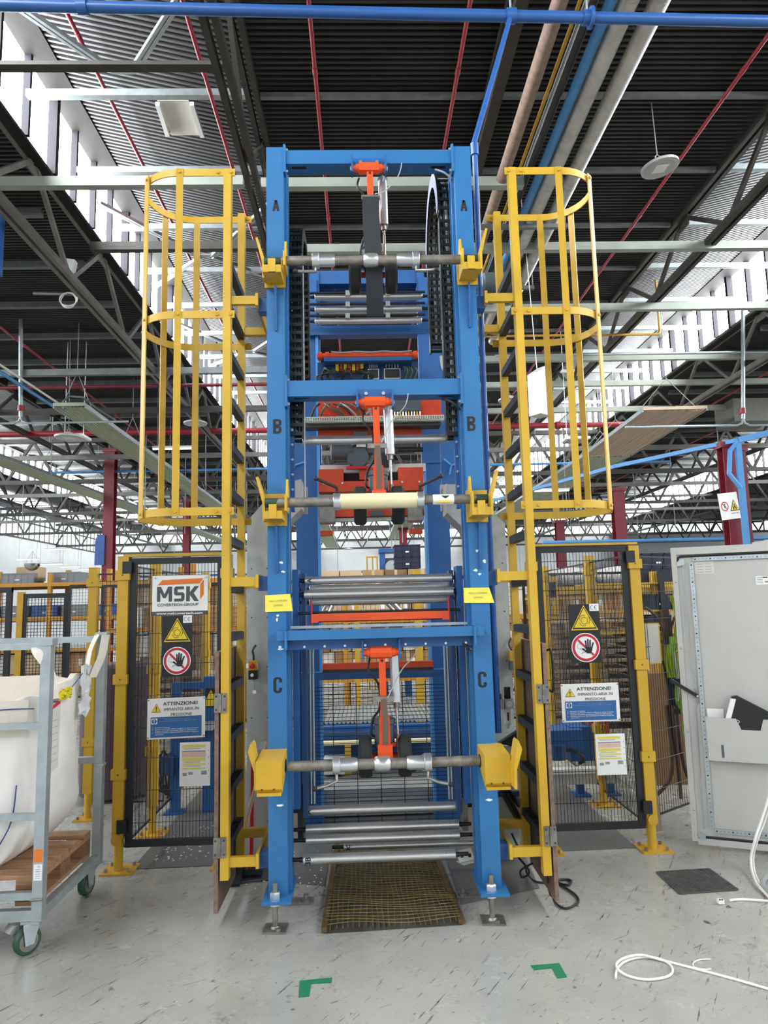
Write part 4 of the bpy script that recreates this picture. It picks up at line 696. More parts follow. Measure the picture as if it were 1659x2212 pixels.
# wire mesh curtain and the grey duct behind it
Y = 5.3; x0, x1 = at(646, 1600, Y).x, at(990, 1600, Y).x; z0, z1 = zat(815, 1772, Y), zat(815, 1482, Y); w = MB(); z = z0
while z < z1: w.cyl((x0, Y, z), (x1, Y, z), .0022, n=5, cap=False); z += .0268
for k in range(7): x = x0+.08+k*(x1-x0-.14)/6; w.cyl((x, Y-.004, z0-.02), (x, Y-.004, z1+.03), .003, n=5, cap=False)
t = thing('mesh_guard', ((x0+x1)/2, Y, z0), 'black wire guard of close horizontal wires inside the tower base', 'guard'); w.build('wire_mesh', 'black_metal', t)['kind'] = 'stuff'; MB().bar((x0, Y, z1), (x1, Y, z1), .006, .006).build('edge_wire', 'black_metal', t)
Y = 5.8; x0, x1 = at(648, 1720, Y).x, at(1002, 1720, Y).x; t = thing('metal_duct', ((x0+x1)/2, Y, .1), 'light grey horizontal metal duct behind the bottom rollers', 'duct'); zt = zat(820, 1704, Y); zb = zat(820, 1760, Y); MB().box(x0, x1, Y, Y+.3, zb, zt).build('body', 'galv', t)
for k in range(4): MB().box(x0, x1, Y-.006, Y, zb+(zt-zb)*(.15+.22*k), zb+(zt-zb)*(.2+.22*k)).build('rib', 'alu', t)
for x in (x0+.1, x1-.1): MB().box(x-.03, x+.03, Y+.1, Y+.2, 0, zb).build('leg', 'blue_dark', t)
# gear bracket at the right end of the bottom rollers
c = at(1000, 1735, 4.4); tp(MB().box(c.x-.012, c.x+.02, 4.34, 4.46, c.z-.14, c.z+.18), 'roller_bracket', 'steel_worn'); tp(MB().box(LX1+.02, LX1+.05, 4.3, 4.45, .3, .62), 'roller_bracket', 'black_metal')
# ---------------------------------------------------------------- energy chains
def chain(pxa, pxb, ytop, yref, Yf, Yb, ybotf, ybotb, label, side):
    ym = (Yf+Yb)/2; r = (Yb-Yf)/2; x0, x1 = at(pxa, yref, Yf).x, at(pxb, yref, Yf).x; ztop = at((pxa+pxb)/2, ytop, ym).z; zc = ztop-r; zf, zb = at(pxa, ybotf, Yf).z, at(pxa, ybotb, Yb).z
    path = []; st = .052
    n1 = int((zc-zf)/st); path += [(Yf, zf+st*i, math.pi/2) for i in range(n1)]
    n2 = int(math.pi*r/st); path += [(ym-r*math.cos(g), zc+r*math.sin(g), math.pi/2-g) for g in [math.pi*i/n2 for i in range(n2+1)]]
    n3 = int((zc-zb)/st); path += [(Yb, zc-st*(i+1), -math.pi/2) for i in range(n3)]
    t = thing('energy_chain', ((x0+x1)/2, Yf, zf), label, 'cable chain'); hh = .038
    for y, z, g in path:
        d = V((0, math.cos(g), math.sin(g))); nrm = V((0, -math.sin(g), math.cos(g))); c = V((0, y, z)); m = MB()
        for x in (x0+.005, x1-.005): m.bar(V((x, y, z))-d*.027, V((x, y, z))+d*.027, .01, hh*2, nrm)
        for s_ in (-1, 1): m.bar(V((x0, y, z))+nrm*(hh*s_), V((x1, y, z))+nrm*(hh*s_), .02, .008, nrm)
        m.build('chain_link', 'black_metal', t)
    pp = [V((0, y, z)) for y, z, g in path[::2]]
    for k in range(9):
        x = x0+.016+(x1-x0-.032)*k/8; rr = random.Random(k); MB().tube([p+V((x+rr.uniform(-.004, .004), rr.uniform(-.016, .016), 0)) for p in pp], .0052, n=5).build('cable', ('cable_grey', 'cable_black', 'cable_green', 'cable_white')[k % 4] if side > 0 else ('cable_black', 'cable_green', 'cable_black')[k % 3], t)
    if side > 0:
        m = MB(); a = [(V((x0-.004, p.y, p.z))) for p in pp if p.z > zc-.35]; m.ribbon([p for p in a], V((1, 0, 0)), .004, .07) if False else None
        ring(MB(), (x0-.006, ym, zc), Y3, Z3, r-.042, r+.042, 30, 0, 0, math.pi).build('side_band', 'chain_side', t)
        MB().tube([V(((x0+x1)/2+q*.012, Yb-.02, zb)) + V((0, 0, 0)) if False else V((x1-.03+q*.01, Yb, zb)) for q in (0,)] + [V((x1-.02, Yb-.06, zb-.12)), V((x1+.02, Yb-.3, zb-.2)), V((x1, Yf+.12, zb-.1))], .012, smooth=5).build('cable_bundle', 'cable_grey', t)
    else: MB().box(x1+.001, x1+.004, Yf-.03, Yf+.03, zf-.4, zc).build('side_strip', 'galv', t)
    return t
chain(952, 990, 410, 620, 4.16, 4.92, 940, 770, 'tall black cable chain looping up beside the right tower post', 1); chain(621, 655, 520, 700, 4.16, 4.72, 940, 840, 'black cable chain looping behind the left tower post', -1)
# ---------------------------------------------------------------- film carriage between the posts
Y = 5.05
K = thing('film_carriage', (.08, 5.2, 1.9), 'orange film carriage with motors, boxes and cables inside the tower', 'machine'); KX = lambda px, py=900: at(px, py, Y).x; KZ = lambda py, px=800: at(px, py, Y).z
MB().box(KX(684, 790), KX(906, 790), Y+.1, Y+.13, KZ(835), KZ(772)).build('control_panel', 'blue_dark', K); MB().box(KX(700, 775), KX(890, 775), Y-.02, Y+.12, KZ(781), KZ(773)).build('panel_hood', 'blue_plain', K)
MB().cyl((KX(684, 763), Y+.05, KZ(763)), (KX(903, 763), Y+.05, KZ(763)), .022).build('orange_shaft', 'orange', K)
for px in (690, 706, 742, 770, 808, 838, 880, 898): MB().cyl((KX(px-4, 763), Y+.05, KZ(763)), (KX(px+4, 763), Y+.05, KZ(763)), .032 if px in (690, 706, 880, 898) else .027, n=12).build('shaft_collar', 'orange_dull' if px < 712 else 'orange', K)
MB().tube([(KX(px, 758), Y+.02, KZ(757+2*(k % 2))) for k, px in enumerate((715, 740, 770, 800, 830, 860, 890))], .006, smooth=4).build('hose', 'cable_grey', K)
for px, w, mt in ((807, .07, 'black'), (848, .11, 'black')):
    o = MB().box(KX(px, 802)-w/2, KX(px, 802)+w/2, Y+.04, Y+.1, KZ(812), KZ(794)).build('connector_box', mt, K); MB().box(KX(px, 802)-w/2-.006, KX(px, 802)+w/2+.006, Y+.05, Y+.1, KZ(814), KZ(792)).build('box_frame', 'cable_white', o)
    for q in range(5): MB().cyl((KX(px, 802)-w*.4+w*.2*q, Y+.06, KZ(782)), (KX(px, 802)-w*.4+w*.2*q, Y+.06, KZ(789)), .005, n=6).build('cable_gland', 'alu', o)
for q in range(7): MB().box(KX(724+9*q, 785), KX(731+9*q, 785), Y+.05, Y+.1, KZ(795), KZ(781)).build('terminal', 'orange_dull' if q % 2 else 'sign_yellow', K)
rr = random.Random(11)
for q in range(14): a = rr.uniform(690, 790); MB().tube([(KX(a, 800), Y+.03, KZ(790+rr.uniform(0, 6))), (KX(a+rr.uniform(-12, 12), 800), Y, KZ(800+rr.uniform(-3, 6))), (KX(a+rr.uniform(-20, 25), 800), Y+.02, KZ(810)), (KX(a+rr.uniform(-15, 15), 800), Y+.05, KZ(828))], .006, n=6, smooth=4).build('cable', 'cable_black', K)
for q in range(6): a = 868+q*5; MB().tube([(KX(a, 800), Y+.03, KZ(790)), (KX(a+8, 800), Y, KZ(802)), (KX(a-2, 800), Y+.03, KZ(826))], .006, n=6, smooth=4).build('cable', ('cable_black', 'cable_green')[q % 2], K)
MB().box(KX(686, 885), KX(955, 885), Y+.06, Y+.08, KZ(908), KZ(860)).build('backing_plate', 'orange_dull', K); MB().box(KX(690, 900), KX(958, 900), Y-.02, Y+.06, KZ(903), KZ(899)).build('shelf_edge', 'orange', K)
MB().box(KX(848, 878), KX(908, 878), Y-.04, Y+.05, KZ(892), KZ(868)).build('junction_box', 'motor_grey', K)
for q in range(10): MB().cyl((KX(852+6*q, 890), Y-.03, KZ(893)), (KX(852+6*q, 890), Y-.03, KZ(904)), .006, n=6).build('cable_gland', ('alu', 'alu', 'sign_yellow')[q % 3], K)
x0, x1 = KX(662, 910), KX(955, 906); tr = MB().box(x0, x1, Y-.1, Y-.02, KZ(918), KZ(915)).build('cable_tray', 'tray_white', K)
m = MB().box(x0, x1, Y-.105, Y-.1, KZ(909), KZ(907)).box(x0, x1, Y-.105, Y-.1, KZ(916), KZ(914)).box(x0, x1, Y-.105, Y-.1, KZ(912.2), KZ(911))
for q in range(60): x = x0+(x1-x0)*q/59; m.box(x-.003, x+.003, Y-.107, Y-.1, KZ(916), KZ(907))
m.build('tray_grid', 'tray_white', tr)['kind'] = 'stuff'
for q, (a, b, c_) in enumerate(((700, 715, 740), (720, 745, 760), (735, 752, 770), (750, 770, 775), (765, 778, 790), (770, 800, 785), (712, 700, 690), (690, 680, 670), (780, 795, 800), (742, 730, 745))): MB().tube([(KX(a, 880), Y+.03, KZ(868)), (KX(b, 880), Y-.02, KZ(882)), (KX(c_, 880), Y, KZ(900)), (KX(c_-15, 900), Y-.06, KZ(909))], .008, n=6, smooth=5).build('cable', ('cable_green', 'cable_black', 'cable_grey')[q % 3], K)
MB().box(KX(686, 935), KX(912, 935), Y+.04, Y+.1, KZ(946), KZ(924)).build('lower_plate', 'orange_dull', K); MB().box(KX(764, 936), KX(793, 936), Y, Y+.04, KZ(942), KZ(932)).build('sensor_box', 'motor_grey', K); MB().box(KX(660, 922), KX(950, 920), Y-.06, Y+.06, KZ(925), KZ(919)).build('tray_support', 'truss', K)
MB().lathe((KX(713, 970), Y+.08, KZ(970)), X3, [(0, .05), (.01, .066), (.16, .066), (.165, .05), (.24, .05), (.24, .03), (.62, .02)], n=20).build('motor', 'motor_grey', K); MB().box(KX(770, 962), KX(790, 962), Y, Y+.1, KZ(965), KZ(955)).build('motor_terminal_box', 'tray_white', K); MB().cyl((KX(860, 970), Y+.05, KZ(970)), (KX(915, 970), Y+.05, KZ(970)), .018).build('drive_shaft', 'black_metal', K)
MB().lathe((KX(773, 985), Y+.02, KZ(985)), Y3, [(0, .075), (.01, .08), (.09, .08), (.1, .06)], n=24).build('gear_housing', 'motor_grey', K); MB().lathe((KX(835, 985), Y+.06, KZ(988)), Y3, [(0, .06), (.09, .06)], n=20).build('gear_housing', 'black_metal', K); MB().box(KX(748, 1000), KX(798, 1000), Y-.03, Y, KZ(1014), KZ(1008)).build('gear_cradle', 'red', K)
MB().box(KX(690, 1003), KX(922, 1003), Y+.1, Y+.2, KZ(1014), KZ(997)).build('white_cover', 'grey_box', K); MB().box(KX(688, 1025), KX(742, 1025), Y-.02, Y+.1, KZ(1040), KZ(1013)).build('clamp_jaw', 'orange_dull', K); MB().box(KX(860, 1025), KX(914, 1025), Y-.02, Y+.1, KZ(1040), KZ(1012)).build('clamp_jaw', 'orange_dull', K); MB().box(KX(742, 1025), KX(860, 1025), Y+.06, Y+.1, KZ(1040), KZ(1018)).build('roller_recess', 'rubber', K); MB().box(KX(776, 1020), KX(830, 1020), Y-.01, Y+.08, KZ(1036), KZ(1010)).build('centre_block', 'orange_dull', K)
MB().box(KX(688, 1050), KX(914, 1050), Y-.03, Y+.1, KZ(1062), KZ(1040)).build('cross_girder', 'orange_dull', K); 
for px in (700, 740, 868, 905): bolt(MB(), (KX(px, 1045), Y-.03, KZ(1044)), -Y3, .008, .006).build('bolt', 'alu', K)
MB().box(KX(688, 1105), KX(916, 1105), Y-.02, Y+.06, KZ(1116), KZ(1096)).build('lower_girder', 'orange_dull', K); MB().box(KX(690, 1120), KX(915, 1120), Y+.0, Y+.06, KZ(1125), KZ(1118)).build('rack_strip', 'tray_white', K); MB().box(KX(800, 1108), KX(828, 1108), Y-.05, Y-.02, KZ(1116), KZ(1104)).build('sensor_box', 'motor_grey', K)
for a, b in ((690, 724), (880, 912)): MB().box(KX(a, 1110), KX(b, 1110), Y-.06, Y+.1, KZ(1128), KZ(1070)).build('clamp_foot', 'steel_worn', K)
for a, b in ((688, 716), (888, 918)): MB().box(KX(a, 1140), KX(b, 1140), Y+.2, Y+.3, KZ(1148), KZ(1138)).build('end_stop', 'orange', K)
# hoist motor behind the right post
c = at(1075, 613, 5.2); t = thing('hoist_motor', c-V((0, 0, .08)), 'grey electric motor beside the right tower post, behind the ladder', 'motor'); MB().lathe(c-X3*.12, X3, [(0, .07), (.01, .085), (.2, .085), (.21, .09), (.27, .09), (.28, .05)], n=22).build('motor_body', 'motor_grey', t); MB().box(.66, c.x-.12, 5.17, 5.22, c.z-.05, c.z+.05).build('mount', 'blue_plain', t); MB().box(.66, .7, 5.17, 5.6, c.z-.05, c.z+.05).build('mount_arm', 'blue_plain', t)
# ================================================================ CAGED LADDERS
def ladder(xr, s_, label):
    """rails in the depth direction at x = xr, cage bulging towards s_"""
    Yf, Yr = 3.97, 4.45; ztop = 4.24; t = thing('caged_ladder', (xr, (Yf+Yr)/2, 0), label, 'ladder', 'yellow caged ladders on both sides of the tower')
    rl = [MB().box(xr-.022, xr+.022, Yf-.03, Yf+.03, .235 if s_ < 0 else .2, ztop).build('rail', 'yellow', t), MB().box(xr-.022, xr+.022, Yr-.025, Yr+.025, .19, ztop).build('rail', 'yellow', t)]
    src = None; zs = []; z = .395
    while z < 3.75: zs.append(z); z += .272
    for z in zs:
        if src is None:
            z0 = z; src = MB().box(xr-.021, xr+.021, Yf+.03, Yr-.025, z-.022, z+.02).build('rung', 'tread', t); tr = MB()
            for k in range(12): tr.box(xr-.021, xr+.021, Yf+.05+k*.031, Yf+.062+k*.031, z+.02, z+.024)
            tr.build('tread_ribs', 'black', src); tsrc = src
        else:
            c = src.copy(); COL.objects.link(c); c.parent = t; c.location = (0, 0, z-z0); ORG[c] = ORG[t]
            for ch in src.children: d = ch.copy(); COL.objects.link(d); d.parent = c
    yc = (Yf+Yr)/2; hr = (Yr-Yf)/2+.022; xs = xr+s_*.3
    def hoop(z):
        P = [V((xr-s_*.045, yc-hr, z)), V((xr+s_*.12, yc-hr, z))] + [V((xs+s_*hr*.96*math.sin(g), yc-hr*math.cos(g), z)) for g in [math.pi*k/16 for k in range(17)]] + [V((xr+s_*.12, yc+hr, z)), V((xr-s_*.06, yc+hr, z))]
        return MB().ribbon(P, Z3, .045, .007).build('cage_hoop', 'yellow', t)
    for z in (ztop-.022, 3.335, 2.185):
        h = hoop(z)
        for x in (xr-s_*.02, xr+s_*.055): MB().cyl((x, yc-hr-.013, z), (x, yc-hr, z), .011, n=8).build('bolt', 'yellow_dull', h)
        for x in (xr-s_*.035,): MB().cyl((x, yc+hr-.012, z), (x, yc+hr, z), .01, n=8).build('bolt', 'yellow_dull', h)
    for x, y in ((xs-s_*.02, yc-hr-.006), (xs+s_*hr*.74, yc-hr*.72), (xs+s_*(hr*.96+.007), yc), (xs+s_*hr*.72, yc+hr*.72), (xs-s_*.0, yc+hr+.0)):
        a = math.atan2((y-yc)/hr, (x-xs)/(s_*hr)) if True else 0; nx, ny = (s_*math.cos(a), math.sin(a)); tx, ty = -ny, nx
        m = MB(); vs = []
        for z in (2.16, ztop):
            for u, w in ((-.02, -.004), (.02, -.004), (.02, .004), (-.02, .004)): vs.append((x+tx*u+nx*w, y+ty*u+ny*w, z))
        m.add(vs, [(3, 2, 1, 0), (4, 5, 6, 7), (0, 1, 5, 4), (1, 2, 6, 5), (2, 3, 7, 6), (3, 0, 4, 7)]); st = m.build('cage_strip', 'yellow_plain', t)
        for z in (ztop-.022, 3.335, 2.185): MB().cyl((x, y, z), (x+nx*.012, y+ny*.012, z), .009, n=8).build('bolt', 'yellow_dull', st)
    # stand-off frames to the tower post
    xp = (LX0 if s_ < 0 else RX1); xe = xp + s_*.06
    for z in (at(530, 650, Yf).z, at(530, 1257, Yf).z, at(530, 1860, Yf).z):
        f = MB().box(min(xr, xe), max(xr, xe), Yf-.015, Yf+.015, z-.025, z+.025).build('standoff', 'yellow', t); MB().box(min(xr, xe), max(xr, xe), Yr-.02, Yr+.02, z-.025, z+.025).build('standoff', 'yellow', t)
        MB().box(xe-.008, xe+.008, Yf-.02, Yr+.02, z-.035, z+.04).build('side_bar', 'yellow', f); MB().box(min(xp, xe), max(xp, xe), FY+.06, FY+.14, z-.05, z+.03).build('post_block', 'blue_plain', f)
    # hinged climbing guard board
    xb = xr+s_*.045; Z0, Z1 = .07, at(474, 1408, 3.95).z
    b = MB().box(xb-.011, xb+.011, 3.955, 4.52, Z0, Z1).build('guard_board', 'ply_brown', t, 'brown plywood climbing guard'); MB().box(xb-.0112, xb+.0112, 3.95, 3.956, Z0, Z1).build('board_edge', 'ply_edge', b)
    for z in (at(480, 1518, 3.94).z, at(480, 1830, 3.94).z):
        h = MB().box(min(xr, xb)-.01, max(xr, xb)+.01, 3.93, 3.938, z-.05, z+.05).build('hinge', 'steel_worn', b)
        MB().cyl(((xr+xb)/2, 3.927, z-.05), ((xr+xb)/2, 3.927, z+.05), .006, n=8).build('hinge_pin', 'steel_worn', h)
        for q in (-.035, .035):
            for x in (xr-.0, xb): MB().sph((x, 3.93, z+q), .006, 8).build('screw', 'truss', h)
    return t
ladder(-.757, -1, 'yellow ladder with safety cage on the left of the tower'); ladder(.948, 1, 'yellow ladder with safety cage on the right of the tower')
# ================================================================ FENCE DOORS AND FENCES
def mesh_panel(m, o, ex, w, z0, z1, dv=.0215, dh=.2, r=.0017):
    o, ex = V(o), V(ex).normalized(); n = int(w/dv); nrm = ex.cross(Z3)
    for k in range(n+1): p = o+ex*(w*k/n); m.cyl((p.x, p.y, z0), (p.x, p.y, z1), r, n=4, cap=False)
    z = z1-dh*.3
    while z > z0: m.cyl(V((o.x, o.y, z))+nrm*r*1.5, V((o.x, o.y, z))+ex*w+nrm*r*1.5, r*1.2, n=4, cap=False); z -= dh
    return m
def fence_post(x, y, label, h=2.0, w=.07, group=None, par=None, clips=(1.88, 1.2, .6), plate=True, side=1, mt='yellow'):
    t = thing('fence_post', (x, y, 0), label, 'post', group); p = MB().box(x-w/2, x+w/2, y-w/2, y+w/2, .2, h).build('tube', mt, t); MB().cyl((x, y, .008), (x, y, .2), w*.42, n=16).build('foot_tube', mt, t); MB().box(x-w/2-.001, x+w/2+.001, y-w/2-.001, y+w/2+.001, h, h+.006).build('cap', 'yellow_dull', t)
    if plate:
        MB().box(x-.09, x+.11, y-.085, y+.1, 0, .01).build('base_plate', 'yellow_dull', t)
        for dx, dy in ((-.06, -.05), (.08, -.05), (.08, .07), (-.06, .07)): bolt(MB(), (x+dx, y+dy, .01), Z3, .01, .02).build('anchor_bolt', 'steel_worn', t)
    for z in clips: c = MB().box(x-w/2-.012, x+w/2+.012, y-w/2-.012, y+w/2+.004, z-.032, z+.032).build('clip', mt, t); MB().sph((x, y-w/2-.012, z), .005, 8).build('screw', 'truss', c)
    return t
LP = fence_post(-1.598, 4.82, 'yellow fence post hinging the left mesh door', 2.0); RP = fence_post(1.87, 4.86, 'yellow fence post hinging the right mesh door', 2.0)
for t_, x, y, s_ in ((LP, -1.598, 4.82, 1), (RP, 1.87, 4.86, -1)):
    for z in (1.93, .28): MB().box(min(x, x+s_*.06), max(x, x+s_*.06), y-.05, y-.036, z-.04, z+.04).build('door_hinge', 'black_metal', t_)
    MB().cyl((x, y-.05, .2), (x, y-.02, .2), .035, n=12).build('foot_clamp', 'yellow_dull', t_)
def mesh_door(x0, x1, y, z0, z1, label, hinge_right):
    t = thing('mesh_door', ((x0+x1)/2, y, z0), label, 'door', 'black mesh safety doors beside the ladders'); w = .042
    for a, b in ((x0, x0+w), (x1-w, x1)): MB().box(a, b, y-.015, y+.015, z0, z1).build('stile', 'black_metal', t)
    for a, b in ((z0, z0+w), (z1-w, z1)): MB().box(x0, x1, y-.0152, y+.0152, a, b).build('rail', 'black_metal', t)
    mesh_panel(MB(), (x0+w, y, 0), X3, x1-x0-2*w, z0+w, z1-w).build('wire_mesh', 'black_metal', t)['kind'] = 'stuff'
    return t
DL = mesh_door(-1.557, -.935, 4.82, .145, 1.993, 'black mesh door carrying the company sign, left of the tower', False); DR = mesh_door(1.19, 1.832, 4.86, .14, 2.012, 'black mesh door right of the tower without company sign', True)
x = 1.232; MB().tube([(x, 4.83, 1.05), (x+.02, 4.79, 1.06), (x+.02, 4.79, 1.3), (x, 4.83, 1.31)], .008, smooth=3).build('handle', 'black_metal', DR)
struct(MB().box(-1.6, -.9, 4.79, 4.85, 2.0, 2.02).build('trim_1', 'yellow_plain'), 'yellow top rail over the left mesh door'); struct(MB().box(1.15, 1.9, 4.83, 4.89, 2.015, 2.03).build('trim_2', 'yellow_plain'), 'yellow top rail over the right mesh door')
fence_post(-.915, 4.84, 'yellow latch post half hidden behind the left ladder', 2.0, .06); fence_post(1.165, 4.88, 'yellow latch post half hidden behind the right ladder', 2.0, .05)
# ---------------------------------------------------------------- signs on the doors
def sign_frame(pxs, Y):      # pixel rectangle -> centre, width, height on the door plane
    x0, y0, x1, y1 = pxs; a, b, c_, d = at(x0, y0, Y), at(x1, y0, Y), at(x1, y1, Y), at(x0, y1, Y); ctr = (a+b+c_+d)/4; ctr.y = Y
    return ctr, ((b-a).x+(c_-d).x)/2, ((a-d).z+(b-c_).z)/2
YS = 4.80
c, w, h = sign_frame((329, 1243, 449, 1320), YS); t = thing('company_sign', c-V((0, 0, h/2)), 'white company sign with orange box logo and dark lettering on left mesh door', 'sign')
rect(MB(), c, X3, Z3, w, h, -.004).build('plate', 'white', t)
F = V((0, -.0012, 0)); LX = lambda u: c.x-w/2+w*u; LZ = lambda v_: c.z+h/2-h*v_; pt = lambda u, v_: (LX(u)-c.x, LZ(v_)-c.z)
MB().prism([pt(.09, .27), pt(.18, .12), pt(.92, .09), pt(.85, .235)], c+F, X3, Z3, 0).build('logo_top', 'sign_orange', t); MB().prism([pt(.86, .26), pt(.925, .125), pt(.925, .55), pt(.86, .69)], c+F, X3, Z3, 0).build('logo_side', 'sign_orange', t)
def letters(par):
    g = MB(); 
    for poly in ([(.085, .31), (.155, .31), (.22, .52), (.285, .31), (.355, .31), (.355, .73), (.295, .73), (.295, .47), (.245, .63), (.195, .63), (.145, .47), (.145, .73), (.085, .73)],
                 [(.39, .36), (.42, .31), (.57, .31), (.57, .39), (.455, .39), (.455, .475), (.55, .475), (.58, .52), (.58, .68), (.55, .73), (.395, .73), (.395, .65), (.52, .65), (.52, .56), (.42, .56), (.39, .52)],
                 [(.61, .31), (.675, .31), (.675, .48), (.76, .31), (.84, .31), (.745, .50), (.84, .73), (.755, .73), (.675, .55), (.675, .73), (.61, .73)]): g.prism([pt(u, v_) for u, v_ in poly], c+F, X3, Z3, 0)
    bm_ = g; o = bm_.build('logo_letters', 'print_grey', par); me = o.data; b_ = bmesh.new(); b_.from_mesh(me); bmesh.ops.triangulate(b_, faces=b_.faces, ngon_method='EAR_CLIP'); b_.to_mesh(me); b_.free(); return o
letters(t); text('COVERTECH-GROUP', t, 'print_grey', V((LX(.465), YS, LZ(.82)))+F, X3, Z3, h*.075, width=w*.74, bold=.03)
c2, w2, h2 = sign_frame((327, 1320, 449, 1329), YS); rect(MB(), c2, X3, Z3, w2, h2, -.005).build('web_strip', 'print_grey', t); text('www.mskcovertech.com', t, 'print_white', c2+F*1.0+V((0, -.001, 0)), X3, Z3, h2*.55, width=w2*.82, bold=.03)
for u in (.05, .96): MB().sph((LX(u), YS-.004, LZ(.06)), .006, 8).build('screw', 'alu', t)
def safety_sign(pxs, label, rot=0.0):
    c, w, h = sign_frame(pxs, YS); t = thing('safety_sign', c-V((0, 0, h/2)), label, 'sign', 'black safety signs with triangle and stop hand'); rect(MB(), c, X3, Z3, w, h, -.003).build('plate', 'black', t)
    f1, f2, f3 = V((0, -.0010, 0)), V((0, -.0016, 0)), V((0, -.0022, 0)); tri = lambda k: [(-.44*w*k, -.36*w*k), (.44*w*k, -.36*w*k), (0, .43*w*k)]
    ct = c+V((0, 0, h*.25)); MB().prism(tri(1), ct+f1, X3, Z3, 0).build('triangle_border', 'sign_yellow', t); MB().prism(tri(.9), ct+f2+V((0, 0, -.004*0)), X3, Z3, 0).build('triangle_line', 'print_black', t); MB().prism(tri(.78), ct+f3, X3, Z3, 0).build('triangle_field', 'sign_yellow', t)
    m = MB(); cc = ct+V((0, -.003, -.06*w)); ring(m, cc, X3, Z3, .10*w, .115*w, 24)
    for q in range(3): a = q*2.09; e = cc+V((.045*w*math.cos(a), 0, .045*w*math.sin(a))); ring(m, e, X3, Z3, .125*w, .14*w, 16, 0, a-.9, a+1.1)
    m.build('rotation_symbol', 'print_black', t); cr = c+V((0, 0, -h*.24)); R_ = .46*w
    MB().prism(ngon(R_, 40), cr+f1, X3, Z3, 0).build('ring_border', 'print_white', t); MB().prism(ngon(R_*.94, 40), cr+f2, X3, Z3, 0).build('ring', 'sign_red', t); MB().prism(ngon(R_*.76, 40), cr+f3, X3, Z3, 0).build('ring_field', 'print_white', t)
    q = .70; MB().bar(cr+V((-R_*q*.75, -.0030, R_*q*.75)), cr+V((R_*q*.75, -.0030, -R_*q*.75)), R_*.15, .0004, Y3).build('slash', 'sign_red', t)
    hd = MB(); o = cr+V((R_*.2, -.0042, -R_*.08))
    hd.prism([(-.16*R_, -.32*R_), (.12*R_, -.32*R_), (.24*R_, -.1*R_), (.22*R_, .1*R_), (-.22*R_, .1*R_), (-.2*R_, -.15*R_)], o, X3, Z3, 0)
    for dx, tx, ty in ((-.17, -.2, .56), (-.05, -.04, .66), (.08, .12, .6), (.19, .34, .42)): hd.bar(o+V((dx*R_, -.0002, .02*R_)), o+V((tx*R_, -.0002, ty*R_)), .1*R_, .0002, Y3)
    hd.bar(o+V((-.15*R_, -.0002, -.22*R_)), o+V((-.46*R_, -.0002, .02*R_)), .1*R_, .0002, Y3); hd.build('hand_symbol', 'print_black', t)
    fm = MB(); fo = cr+V((-R_*.42, -.0036, 0)); ring(fm, fo+V((0, 0, R_*.08)), X3, Z3, R_*.17, R_*.185, 18, 0, .5, 5.0); fm.bar(fo+V((.0, 0, -R_*.08)), fo+V((R_*.34, 0, -R_*.08)), .012*R_*2, .0002, Y3); fm.bar(fo+V((R_*.1, 0, -R_*.45)), fo+V((R_*.2, 0, -R_*.32)), .03*R_, .0002, Y3); fm.bar(fo+V((R_*.2, 0, -R_*.32)), fo+V((R_*.5, 0, -R_*.3)), .03*R_, .0002, Y3); fm.build('face_outline', 'print_grey', t)
    ce = c+V((w*.34, -.001, h*.44)); rect(MB(), ce, X3, Z3, w*.3, h*.125, -.001).build('mark_plate', 'print_white', t); m = MB()
    for dx, bar_ in ((-.055*w, False), (.07*w, True)): ring(m, ce+V((dx, -.002, 0)), X3, Z3, .052*w, .066*w, 14, 0, 1.3, 4.98); (m.bar(ce+V((dx-.05*w, -.002, 0)), ce+V((dx+.0*w, -.002, 0)), .013*w, .0002, Y3) if bar_ else None)
    m.build('conformity_mark', 'print_black', t); return t
safety_sign((350, 1330, 415, 1462), 'black safety sign with stop hand under the company sign'); safety_sign((1230, 1305, 1297, 1432), 'black safety sign with stop hand on the right mesh door')
